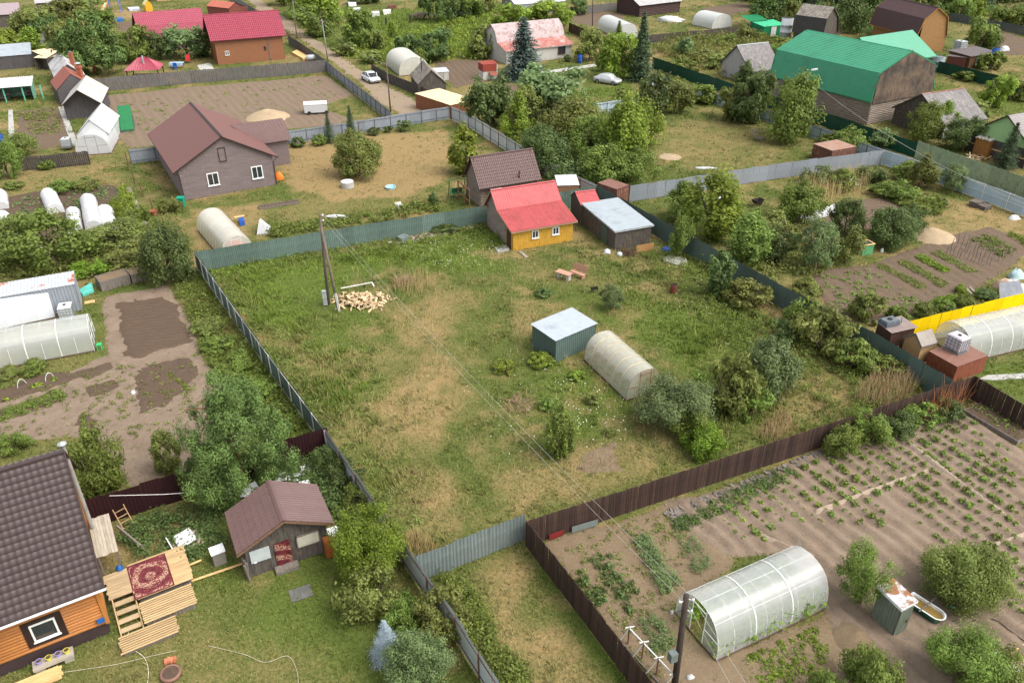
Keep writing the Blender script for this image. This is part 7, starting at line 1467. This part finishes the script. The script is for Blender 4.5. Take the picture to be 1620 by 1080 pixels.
plankthing('wooden_stake', 'pale stick lying over the white cloth', (1590,1042), (1618,1022), .05, .05, raw_wood, 'stick', .12); hose('garden_hose', 'dark hose winding across the bare earth in the corner', [(1500,998),(1530,985),(1570,980),(1600,1000),(1640,1030)], blk, .02); hose('garden_hose', 'green coiled hose beside the bathtub', [(1500,985),(1520,982),(1530,992),(1515,1000),(1500,995),(1512,986),(1526,990)], gsteel, .02)
tr_ = thing('white_trellis', 'white pipe trellis frame along the brown board fence', 'trellis', G(992,1010)); A_ = G(993,1018)-G(992,1010); B_ = G(1062,1092)-G(992,1010)
mb = MB(); mb.bar(A_+V_((0,0,1.1)), B_+V_((0,0,1.1)), .06); mb.build('top_rail', white_steel, tr_); mb = MB(); mb.bar(A_+V_((-.3,0,.1)), B_+V_((-.3,0,.1)), .06); mb.build('bottom_rail', grey_wood, tr_)
for k in range(4): c = A_.lerp(B_, k/3); mb = MB(); mb.bar(c, c+V_((0,0,1.15)), .06); mb.build('post', rust_steel, tr_); mb = MB(); mb.bar(c+V_((0,0,1.1)), c+V_((-.55,-.1,.1)), .04); mb.build('brace', white_steel, tr_); mb = MB(); mb.bar(c+V_((-.2,0,1.12)), c+V_((.25,.1,1.12)), .05); mb.build('crosspiece', white_steel, tr_)
lump('plastic_bag', 'crumpled pale bag near the foot of the dark pole', G(1092,1072), .2, .17, .2, white_bag, 'bag', 15); lump('white_jar', 'white jar beside the open end of the greenhouse', G(1063,969), .1, .1, .18, white_bag, 'jar', 16)
rb = tag(MB().box((0,0,.3),(.9,.02,.4),math.radians(25)).build('red_sheet', mat('red_painted_sheet', S(112,34,32)), None, G(880,852)), 'red sheet panel closing a gap under the board fence', 'sheet')
tag(MB().box((0,0,.3),(1.6,.02,.45),math.radians(22)).build('grey_sheet', m_zinc, None, G(925,838)), 'grey slate panel closing a gap under the board fence', 'sheet')
# ------------------------------------------------------------------ right garden details
wbx = thing('water_box', 'green sheet water box with wooden rim full of dark water', 'water box', G(1366,400), .3); mb = MB(); mb.b2(-.6,.6,-.5,.5,0,1.05); mb.build('sides', mat('jade_sheet', S(88,150,104), rough=.5, var=.1), wbx)
for a in ((-.66,.66,-.56,-.44),(-.66,.66,.44,.56),(-.66,-.54,-.44,.44),(.54,.66,-.44,.44)): mb = MB(); mb.b2(*a,1.053,1.1); mb.build('rim_board', raw_wood, wbx)
mb = MB(); mb.b2(-.54,.54,-.44,.44,1.03,1.06); mb.build('water', mat('dark_water', (.03,.04,.05), rough=.05), wbx)
lump('white_bucket', 'white bucket beside the green water box', G(1395,398), .18, .18, .35, white_bag, 'bucket', 17)
def pallets(label, uv, n, rz):
    t = thing('pallet_stack', label, 'pallets', G(*uv), rz)
    for k in range(n):
        for j in range(6): mb = MB(); mb.b2(-.6,.6,-.5+j*.18,-.5+j*.18+.1,.11+k*.15,.135+k*.15); mb.build('slat', grey_wood, t)
        mb = MB()
        for x in (-.5,0,.5): mb.b2(x-.05,x+.05,-.5,.5,.02+k*.15,.107+k*.15)
        mb.build('bearers', grey_wood, t)
    return t
pallets('higher grey pallet stack at the pale blue fence', (1543,326), 4, .6); pallets('lower grey pallet stack beside the fence post', (1556,330), 3, .5)
lump('plastic_bag', 'white and grey bags at the foot of the pale blue fence', G(1604,346), .6, .4, .4, white_bag, 'bag', 18)
def stakes(label, a, b, n, h, m, name='bean_stakes'):
    p, q = G(*a), G(*b); t = thing(name, label, 'plant stakes', p)
    for i in range(n): c = (q-p)*(i/(n-1)); mb = MB(); mb.bar(c+V_((R(-.05,.05),R(-.05,.05),0)), c+V_((R(-.12,.12),R(-.12,.12),h)), .035); mb.build('stake', m, t)
    return t
for i, (a, b) in enumerate((((1496,402),(1565,422)),((1505,393),(1585,415)),((1515,384),(1598,408)))): stakes(['front row of bean stakes','middle row of bean stakes','back row of bean stakes'][i]+' in the vegetable plot', a, b, 13, 1.1, grey_wood)
jk = thing('grey_tarp', 'grey tarpaulin sheet leaning over junk at the yellow fence', 'tarp', G(1592,466), .1); mb = MB(); mb.add([(-1.1,-.7,.05),(1.2,-.6,.05),(1.2,.5,1.1),(-.7,.4,.95)], [(0,1,2,3)]); mb.build('sheet', mat('slate_grey_tarp', S(112,116,122), rough=.6), jk)
for i, (u, v, c, lb) in enumerate(((1598,440,S(206,206,200),'white sack on the junk heap by the yellow fence'),(1606,425,S(170,196,198),'pale blue crate on the junk heap'),(1585,440,S(176,150,130),'brown carton on the junk heap'),(1612,448,S(190,190,190),'grey bundle at the end of the junk heap'))): lump('junk_bundle', lb, G(u,v+14), .7, .5, .8, mat('junk_%d' % i, c, var=.2), 'bundle', 20+i)
plankthing('loose_board', 'first of two loose boards near the yellow fence', (1528,456), (1537,466), .2, .04, old_board); plankthing('loose_board', 'second of two loose boards near the yellow fence', (1534,454), (1544,465), .2, .04, old_board)
wbr = thing('wheelbarrow', 'black wheelbarrow in the weedy garden', 'wheelbarrow', G(1196,326), .5); mb = MB(); mb.add([(-.3,-.3,.35),(.5,-.3,.3),(.5,.3,.3),(-.3,.3,.35),(-.45,-.4,.75),(.75,-.4,.75),(.75,.4,.75),(-.45,.4,.75)], [(3,2,1,0),(0,1,5,4),(1,2,6,5),(2,3,7,6),(3,0,4,7)]); mb.build('tray', blk, wbr); mb = MB(); mb.tube([(.65,-.06,.2),(.65,.06,.2)], .2, 12); mb.build('wheel', blk, wbr)
for s in (-1,1): mb = MB(); mb.bar((.6,.1*s,.25),(-1.0,.35*s,.55),.04); mb.build('handle', rust_steel, wbr)
slab('white_sheet', 'white sheet lying in the weeds by the tall bright tree', [(1132,316),(1150,308),(1162,312),(1145,322)], .3, pale_fleece, 'sheet'); lump('white_sheet', 'flat white sheet lying on the lawn below the barn', G(1118,266), 1.5, .5, .12, pale_fleece, 'sheet', 31)
lc = thing('lounge_chair', 'brown slatted lounge chair on the lawn below the barn', 'chair', G(1197,222), .7); 
for k in range(5): mb = MB(); mb.b2(-.45,.45,-.9+k*.2,-.9+k*.2+.14,.4,.44); mb.build('seat_slat', grey_wood, lc); mb = MB(); mb.box((0,.2+.1*k,.55+.2*k),(.9,.04,.15),0,0,-.45); mb.build('back_slat', grey_wood, lc)
for x in (-.4,.4):
    for y in (-.8,.2): mb = MB(); mb.b2(x-.04,x+.04,y-.04,y+.04,0,.4); mb.build('leg', grey_wood, lc)
fc = thing('log_crate', 'orange wooden crate topped with split logs behind the faded green fence', 'crate', G(1556,246), .5); mb = MB(); mb.b2(-1,1,-1,1,0,2.2); mb.build('box', mat('orange_stained_board', S(142,98,52), var=.2, grain='z'), fc)
for k in range(9): mb = MB(); mb.tube([(-1.3+R(-.1,.1),-.9+.22*k,2.32+.06*(k%2)),(1.3,-.9+.22*k+R(-.1,.1),2.32+.06*(k%2))], .11, 7); mb.build('log', mat('birch_log', S(206,198,186), var=.25), fc)
f2 = thing('split_timber_heap', 'heap of fresh split timber beside the orange crate', 'firewood', G(1545,252))
for k in range(16): mb = MB(); a = R(0,3.1); c = V_((R(-1.6,1.6),R(-.8,.8),R(.1,.5))); d = V_((math.cos(a),math.sin(a),R(-.1,.15)))*R(.6,1.1); mb.bar(c-d, c+d, .12, .06); mb.build('split_log', split_m, f2)
# ------------------------------------------------------------------ cars
def car(label, uv, rz, paint, covered=False, name='parked_car', s=1.0):
    t = thing(name, label, 'car', G(*uv), rz); t.scale = (s,s,s)
    X = [-2.2,-2.12,-1.75,-1.1,-.3,.75,1.0,1.7,2.1,2.22]; belt = [.62,.86,.95,.96,.95,.93,.90,.82,.68,.55]; hw = [.62,.80,.87,.89,.90,.90,.89,.87,.78,.6]; bot = [.42,.3,.24,.22,.2,.2,.22,.24,.3,.38]
    mb = MB(); vs = []; K = 8
    for x, b, h, q in zip(X, belt, hw, bot): vs += [(x,-h*.92,q),(x,-h,q+.15),(x,-h,b-.14),(x,-h*.9,b),(x,h*.9,b),(x,h,b-.14),(x,h,q+.15),(x,h*.92,q)]
    n = len(X); fs = [(i*K+k,i*K+(k+1)%K,(i+1)*K+(k+1)%K,(i+1)*K+k) for i in range(n-1) for k in range(K)]+[tuple(reversed(range(K))), tuple(range((n-1)*K,n*K))]; mb.add(vs, fs); body = mb.build('body', paint, t, smooth=True)
    cx_ = [-1.7,-1.15,-.2,.55,1.15]; cz = [.95,1.36,1.47,1.42,.9]; cw = [.72,.62,.63,.62,.76]; mb = MB(); vs = []
    for x, z, w in zip(cx_, cz, cw): vs += [(x,-.8 if 0 < 1 else 0,.92),(x,-w,z),(x,w,z),(x,.8,.92)]
    mb.add(vs, [(i*4+k,i*4+k+1,(i+1)*4+k+1,(i+1)*4+k) for i in range(4) for k in range(3)]); mb.build('cabin_glass' if not covered else 'cabin_cover', paint if covered else glassmat('car_glass', (.02,.022,.025)), t, smooth=True)
    if not covered:
        mb = MB(); vs = []
        for x, z, w in zip([-1.2,-.2,.6], [1.38,1.49,1.43], [.6,.61,.6]): vs += [(x,-w,z),(x,w,z)]
        mb.add(vs, [(0,1,3,2),(2,3,5,4)])
        for x0, z0, x1, z1 in ((-1.72,.96,-1.15,1.38),(.58,1.43,1.17,.93),(-.3,.95,-.25,1.48)):
            for w in (-1,1): mb.bar((x0,w*.78,z0),(x1,w*.63,z1),.07,.05)
        mb.build('roof_panel', paint, t)
        for y in (-.6,.6): mb = MB(); mb.box((2.1,y,.66),(.12,.36,.14),y*.4); mb.build('headlight', MATS.get('headlight_glass') or mat('headlight_glass', (.7,.72,.74), rough=.15), t); mb = MB(); mb.box((-2.14,y*1.05,.8),(.08,.3,.16)); mb.build('tail_light', MATS.get('red_lens') or mat('red_lens', (.4,.02,.02), rough=.2), t)
        mb = MB(); mb.b2(2.2,2.24,-.4,.4,.42,.58); mb.build('grille', blk, t)
    for x in (-1.35,1.35):
        for y in (-.82,.82): mb = MB(); mb.tube([(x,y-.1,.31),(x,y+.1,.31)], .32, 16); w = mb.build('wheel', blk, t); mb = MB(); mb.tube([(x,y-.112,.31),(x,y+.112,.31)], .2, 12); mb.build('rim', m_zinc, w)
    return t
car_white = mat('white_car_paint', (.72,.73,.75), rough=.2, var=.02, spec=.6); car_silver = mat('silver_car_paint', (.36,.41,.45), rough=.22, var=.02, spec=.6, metal=.3); cover_m = mat('silver_car_cover', (.52,.53,.54), rough=.35, var=.12, metal=.35, bump=.5, scale=1.5)
car('white sedan parked on the lane beside the brown pole', (587,129), math.radians(-58), car_white, s=1.08); car('silver estate car parked behind the pine in the distance', (714,26), math.radians(-12), car_silver, s=1.15); car('car under a crumpled silver cover on the mown lawn', (961,132), math.radians(-35), cover_m, True, 'covered_car', 1.1)
wp = thing('log_pile', 'long pile of old logs before the parked silver car', 'log pile', G(676,31), .1); lg = mat('old_grey_log', S(116,98,84), var=.3, objvar=.15)
for k in range(46): x = R(-4,4); mb = MB(); mb.tube([(x,-1.2+R(-.2,.2),.3+R(0,1.6)*(1-abs(x)/7)),(x+R(-.3,.3),1.2,.3+R(0,1.4))], .17, 6); mb.build('log', lg, wp)
for i, (u, v) in enumerate(((611,40),(649,36),(722,30))): p = G(u,v); tag(MB().b2(-.2,.2,-.2,.2,0,1.6).build('timber_post', pole_dark, None, p), ['stub post in the far meadow, first from the lane','stub post in the far meadow beside the log pile','stub post at the bonnet of the silver car'][i], 'post')
for i, (u, v, c, lb) in enumerate(((557,8,(.6,.62,.64),'white object heap in the far meadow near the lane trees'),(565,18,(.5,.55,.6),'pale boxes in the far meadow below the white heap'),(594,24,(.6,.6,.58),'white table in the far meadow'),(612,21,(.62,.6,.56),'pale bench in the far meadow'),(620,12,(.12,.05,.03),'small brown barrel in the far meadow'))): slab('garden_clutter', lb, [(u-6,v),(u+6,v-1),(u+7,v+2),(u-5,v+3)], .8, mat('clutter_%d' % i, c), 'clutter')
# ------------------------------------------------------------------ far left play yard
sl = thing('play_slide', 'green children slide with orange rails before the crimson fence', 'slide', G(167,22), -.2); mb = MB(); mb.add([(-.4,-1.4,.2),(.4,-1.4,.2),(.4,1.2,2.4),(-.4,1.2,2.4),(-.4,-2.0,.15),(.4,-2.0,.15)], [(0,1,2,3),(4,5,1,0)]); mb.build('chute', mat('mint_plastic', S(140,186,160)), sl)
for x in (-.42,.42): mb = MB(); mb.bar((x,-1.4,.4),(x,1.2,2.6),.06,.2); mb.build('side_rail', mat('orange_paint', S(214,130,60)), sl); mb = MB(); mb.bar((x,1.2,0),(x,1.2,3.4),.08); mb.build('post', MATS['orange_paint'], sl)
s2 = thing('play_swing', 'children swing with blue legs before the crimson fence', 'swing', G(184,20)); bl = mat('violet_blue_paint', S(90,110,200))
for x in (-1.4,1.4):
    for y in (-.6,.6): mb = MB(); mb.tube([(x,y,0),(x*.9,0,3.4)], .07, 6); mb.build('leg', bl, s2)
mb = MB(); mb.tube([(-1.3,0,3.4),(1.3,0,3.4)], .07, 6); mb.build('top_bar', MATS['orange_paint'], s2); mb = MB(); mb.b2(-.4,.4,-.2,.2,.6,.68); mb.build('seat', red_sheet, s2)
for x in (-.4,.4): mb = MB(); mb.bar((x,0,.65),(x,0,3.4),.03); mb.build('rope', raw_wood, s2)
house('play_house', 'small yellow play house with pale roof before the crimson fence', 'play house', E(229,9,1.6), E(241,8,1.6), 2.6, 'y', [(0,1.6),(1.0,2.8),(2.0,1.6)], mat('pale_yellow_roof', S(220,210,150)), ('board', mat('yellow_play_board', S(214,166,50), grain='z')), ov=.1, fn=flat_fn, du=.5)
slab('paddling_pool', 'blue sided paddling pool in the play yard', [(180,33),(194,31),(196,34),(183,36)], .6, MATS['blue_plastic'], 'pool'); slab('rowing_boat', 'white and blue little boat before the crimson fence', [(202,15),(220,14),(222,17),(205,18)], .5, mat('white_blue_hull', S(190,196,214)), 'boat')
tb2 = thing('cloth_table', 'garden table with pale blue cloth beside the gazebo', 'table', G(281,108), .1); mb = MB(); mb.b2(-1.2,1.2,-.6,.6,.9,1.0); mb.b2(-1.25,1.25,-.66,-.62,.55,1.0); mb.build('cloth', mat('pale_blue_cloth', S(150,170,200)), tb2)
for x in (-1,1):
    for y in (-.45,.45): mb = MB(); mb.b2(x-.05,x+.05,y-.05,y+.05,0,.9); mb.build('leg', grey_wood, tb2)
ch_ = thing('blue_chair', 'blue plastic chair before the cloth covered table', 'chair', G(277,111)); mb = MB(); mb.b2(-.35,.35,-.3,.3,.5,.58); mb.build('seat', MATS['blue_plastic'], ch_); mb = MB(); mb.b2(-.35,.35,.3,.36,.58,1.2); mb.build('backrest', MATS['blue_plastic'], ch_)
for x in (-.3,.3):
    for y in (-.25,.25): mb = MB(); mb.b2(x-.04,x+.04,y-.04,y+.04,0,.5); mb.build('leg', MATS['blue_plastic'], ch_)
r3 = thing('red_lounger', 'red folding lounger under the round grey green tree', 'lounger', G(298,100), .2); mb = MB(); mb.box((0,.3,.9),(.8,1.6,.06),0,0,.6); mb.build('seat', mat('scarlet_cloth', S(176,40,36)), r3)
for x in (-.35,.35): mb = MB(); mb.bar((x,-.5,0),(x,.9,1.4),.06); mb.build('frame', blk, r3)
slab('paved_corner', 'pale paved corner beside the brown sided house', [(312,104),(332,100),(340,112),(318,114)], .06, concrete, 'paving')
tr2 = thing('water_trailer', 'white tank on a wheeled frame behind the plank fence corner', 'trailer', G(494,99), .3); mb = MB(); mb.tube([(-1.0,0,.9),(1.0,0,.9)], .5, 12); mb.build('tank', tank_w, tr2, smooth=True); mb = MB(); mb.b2(-1.6,1.2,-.4,.4,.35,.45); mb.build('chassis', rust_steel, tr2)
slab('board_stack', 'stack of yellow boards beside the brown sided house', [(462,86),(470,82),(488,92),(480,96)], .4, raw_wood, 'boards')
gf = thing('glass_frame_house', 'small frame house of old windows beside the lane shed', 'cold frame', G(690,128), .3)
for k in range(5): mb = MB(); mb.b2(-2.2+k*.9,-2.2+k*.9+.82,-.03,.03,0,1.4); mb.build('window_frame', mat('old_window', S(170,168,160), var=.2), gf)
mb = MB(); mb.box((0,1.2,1.5),(4.8,2.6,.05),0,0,.08); mb.build('cover', m_pale, gf)
for i, (u, v, lb) in enumerate(((1060,34,'pile of white sacks before the far log house'),(972,42,'white barrel beside the distant arched greenhouse'))): lump('white_sacks', lb, G(u,v), 3.2 if i == 0 else .8, 1.4 if i == 0 else .8, 1.2, white_bag, 'sacks', 40+i)
slab('garden_path', 'pale concrete garden path behind the tank stand', [(1548,600),(1562,594),(1640,590),(1640,598),(1570,602)], .06, concrete, 'path'); slab('garden_path', 'pale slab path beside the narrow plot', [(13,175),(20,174),(24,222),(14,224)], .06, concrete, 'path'); slab('garden_path', 'concrete path at the foot of the joined sheds', [(92,170),(100,168),(124,228),(114,232)], .06, concrete, 'path'); slab('garden_path', 'narrow paved path before the white house', [(855,114),(940,102),(945,105),(858,118)], .06, concrete, 'path')
# ------------------------------------------------------------------ vegetables
def plant_mesh(seed, n, r, h, ls, lm):
    rng = np.random.default_rng(seed); d = rng.normal(size=(n,3)); d /= np.linalg.norm(d,axis=1,keepdims=True); q = rng.random((n,1))**.5
    P = d*q*np.array([r,r,h*.5]); P[:,2] = np.abs(P[:,2])*1.5+h*.15; Nn = d*.7+np.array([0,0,.6])+rng.normal(size=(n,3))*.3
    V, Fc, T_ = leaves(P, ls*(.6+.8*rng.random(n)), Nn, rng.random(n), rng); return npmesh('potato_plant', V, Fc, LM[lm], T_)
pot = [plant_mesh(k, 34, .2, .34, .085, 'green') for k in range(5)]; pot_y = [plant_mesh(20+k, 26, .15, .24, .08, 'bright') for k in range(3)]
a_, b_2 = G(1440,760), G(1600,868); rd = (b_2-a_).normalized(); rn = V_((-rd.y, rd.x, 0))
fld = pxpoly([(1110,795),(1200,765),(1310,718),(1480,668),(1540,664),(1640,740),(1640,960),(1600,1000),(1570,900),(1450,850),(1330,880),(1250,868),(1170,862),(1120,835)])
cnt = 0; rnd = random.Random(5); cand = []
for i in range(-60,60):
    for j in range(-60,60):
        if rnd.random() < .05: continue
        p = a_+rn*(i*.95)+rd*(j*.55+rnd.uniform(-.1,.1))+rn*rnd.uniform(-.05,.05)
        if vnoise(np.array([p.x]), np.array([p.y]), 3.5, 44)[0] < .13: continue
        if polysd(np.array([p.x]), np.array([p.y]), fld)[0] > .3: cand.append(p)
rnd.shuffle(cand); cand.sort(key=lambda p: p.y)
for p in cand[:290]:
    s = rnd.uniform(.7,1.5); yy = rnd.random() < .12
    o = inst('potato_plant', rnd.choice(pot_y if yy else pot), None, (p.x,p.y,.08), (0,0,rnd.uniform(0,6.28)), (s,s,s*.9)); tag(o, 'low green potato plant in the ridged field before the board fence', 'potato plant', 'potato plants of the ridged field')
if len(cand) > 290: stuff_leaves('potato_plants', 'more potato plants toward the far corner of the ridged field', 'potato plants', [(p.x,p.y,rnd.uniform(.6,1.1)) for p in cand[290:]], 'green', .085, 30, .2, .3)
# strawberries and onions of the straw plot: each strawberry bush stands apart
sb = [plant_mesh(60+k, 46, .24, .36, .08, 'dark') for k in range(3)]
for k, (u, v) in enumerate(((938,888),(950,885),(962,882),(945,900),(955,905),(965,898),(972,910),(958,915),(980,918),(966,925),(925,912),(918,922),(928,925),(940,935),(932,942),(945,948),(952,938),(956,950),(985,925),(990,935),(982,945),(992,950),(988,960),(995,968),(1000,925),(975,935),(920,905),(936,955),(948,958),(1005,940))):
    p = G(u+R(-3,3), v+R(-3,3)); s = R(.8,1.3); tag(inst('strawberry_bush', sb[k % 3], None, p+V_((0,0,.04)), (0,0,R(0,6.28)), (s,s,s)), 'dark leafy strawberry bush in the straw littered plot', 'strawberry bush', 'strawberry bushes of the straw plot')
stuff_leaves('onion_bed', 'grey green onion rows behind the straw littered plot', 'onions', inpoly([(1000,855),(1020,850),(1075,925),(1050,945),(1020,890)], 160, 30), 'grey', .05, 22, .16, .45)
stuff_leaves('onion_bed', 'thin onion rows beside the white trellis', 'onions', inpoly([(1010,985),(1035,975),(1070,1020),(1040,1050)], 90, 31), 'grey', .05, 16, .16, .4); stuff_leaves('onion_bed', 'sparse onion rows beside the big white greenhouse', 'onions', inpoly([(1070,850),(1095,850),(1130,895),(1100,915)], 70, 32), 'grey', .05, 14, .16, .35)
stuff_leaves('straw_weeds', 'green weeds scattered over the straw littered plot', 'weeds', inpoly([(880,865),(1050,810),(1090,840),(1070,960),(1050,1080),(960,970)], 190, 33), 'olive', .07, 10, .22, .16)
stuff_leaves('strawberry_bed', 'leafy strawberry strip along the front board fence', 'strawberries', inpoly([(1060,828),(1150,785),(1240,740),(1255,752),(1160,805),(1075,842)], 130, 34), 'dark', .08, 26, .28, .25)
stuff_leaves('lettuce_bed', 'scattered bright and red lettuces near the white greenhouse', 'lettuces', inpoly([(1180,1040),(1290,995),(1320,1040),(1250,1085),(1190,1085)], 46, 35), 'lime', .08, 22, .14, .14); stuff_leaves('lettuce_bed', 'sparse herbs near the white greenhouse', 'herbs', inpoly([(1180,1040),(1290,995),(1320,1040),(1250,1085),(1190,1085)], 70, 36), 'olive', .06, 14, .2, .16)
# plants inside the big greenhouse
e2 = (gB-gA).normalized(); n2_ = V_((-e2.y, e2.x, 0)); sp = []
for k in range(44):
    for w in (.45, 2.5): q = gA+e2*(.3+k*.15)+n2_*(w+R(-.2,.2)); sp.append((q.x,q.y,R(.8,1.2)))
stuff_leaves('tomato_plants', 'leafy young plants growing inside the big white greenhouse', 'seedlings', sp, 'lime', .1, 44, .4, .9)
# vegetable field strips behind the yellow fence
for i, (px, n, lm, ls, h, lb) in enumerate((([(1448,408),(1458,404),(1502,428),(1492,432)],110,'lime',.1,.2,'bright lettuce strip of the vegetable plot'),([(1472,480),(1500,468),(1516,472),(1490,485)],90,'lime',.11,.2,'bright radish bed at the end of the vegetable plot'),([(1420,416),(1430,411),(1500,450),(1488,456)],120,'olive',.08,.2,'mixed herb strip of the vegetable plot'),([(1385,422),(1396,418),(1470,455),(1456,458)],130,'olive',.07,.14,'carrot strip of the vegetable plot'),([(1475,402),(1486,398),(1545,430),(1534,434)],110,'olive',.08,.16,'beet strip of the vegetable plot'),([(1535,380),(1560,372),(1608,396),(1585,408)],80,'green',.11,.22,'cabbage rows beyond the bean stakes'),([(1590,372),(1600,368),(1640,388),(1630,394)],60,'lime',.1,.2,'bright salad strip at the picture edge'))):
    stuff_leaves('vegetable_strip', lb, 'vegetables', inpoly(px, n, 50+i), lm, ls, 14, .22, h)
stuff_leaves('seedlings', 'small potato seedlings scattered over the near vegetable plot', 'seedlings', inpoly([(1300,440),(1375,425),(1460,480),(1440,495),(1330,500)], 150, 60), 'green', .09, 12, .2, .18)
stuff_leaves('seedlings', 'sprouts scattered over the ploughed field', 'seedlings', inpoly([(180,160),(510,125),(540,150),(420,190),(220,225),(190,200)], 110, 61), 'olive', .16, 8, .35, .2)
stuff_leaves('seedlings', 'weeds and sprouts over the sandy yard beds', 'seedlings', inpoly([(-10,640),(100,595),(200,575),(320,560),(350,640),(200,700),(100,690),(-10,700)], 230, 62), 'olive', .07, 12, .22, .14); stuff_leaves('seedlings', 'green vegetable rows on the weedy strip bed', 'seedlings', inpoly([(-20,660),(90,618),(108,628),(60,650),(-20,672)], 130, 63), 'green', .07, 20, .22, .2)
for i, (u, v) in enumerate(((10,634),(52,614),(62,610),(86,602))):
    tag(inst('cabbage', plant_mesh(80+i, 30, .24, .22, .13, 'bright'), None, G(u,v)+V_((0,0,.08)), (0,0,i), (1,1,1)), ['cabbage seedling at the picture edge under the first hoop','cabbage seedling between the two hoops, nearer one','cabbage seedling between the two hoops, farther one','cabbage seedling past the second hoop'][i], 'cabbage')
stuff_leaves('lettuce_row', 'single row of bright lettuces at the end of the sandy yard', 'lettuces', [(G(133,655+k*4).x, G(133,655+k*4).y, 1) for k in range(9)], 'lime', .08, 20, .13, .14)
stuff_leaves('marrow_trail', 'pale creeping marrow trail on the dark bed', 'marrow', [(G(268+k*4,592+k*3).x, G(268+k*4,592+k*3).y, 1) for k in range(9)], 'lime', .1, 12, .2, .12)
stuff_leaves('garden_plants', 'garden plants among the fleece tunnels', 'plants', inpoly([(20,325),(60,305),(70,360),(30,370)], 60, 64)+inpoly([(95,310),(135,300),(180,300),(190,330),(110,340)], 60, 65), 'grey', .12, 16, .35, .35)
stuff_leaves('garden_plants', 'vegetable growth of the narrow plot beside the joined sheds', 'plants', inpoly([(30,180),(90,172),(100,210),(50,215)], 120, 66), 'olive', .14, 12, .45, .3)
stuff_leaves('weeds', 'weeds and pumpkin leaves in the raised bed at the brown fence corner', 'weeds', inpoly([(1535,648),(1550,640),(1612,682),(1602,695)], 40, 67), 'green', .09, 20, .3, .4)
# daisies in the meadow
rng = np.random.default_rng(9); D_ = np.array(inpoly([(880,590),(1010,640),(1000,690),(900,680),(870,640)], 90, 70)+inpoly([(620,390),(780,380),(800,420),(700,430)], 130, 71)+inpoly([(1080,420),(1180,500),(1160,560),(1060,480)], 80, 72)+inpoly([(700,560),(900,540),(1000,700),(800,760)], 60, 73))
n = len(D_); P = np.stack([D_[:,0],D_[:,1],.16+.2*rng.random(n)],1); V, Fc, T_ = leaves(P, .028+.015*rng.random(n), np.tile([0,-.3,1.0],(n,1))+rng.normal(size=(n,3))*.2, rng.random(n), rng, .9)
tag(inst('meadow_flowers', npmesh('meadow_flowers', V, Fc, mat('daisy_petal', (.72,.70,.58), rough=.8, objvar=0), T_)), 'small white daisies scattered through the meadow grass', 'flowers', kind='stuff')
print('FACES', sum(len(me.polygons) for me in bpy.data.meshes), 'potatoes', len(cand), 'grass', _ng)
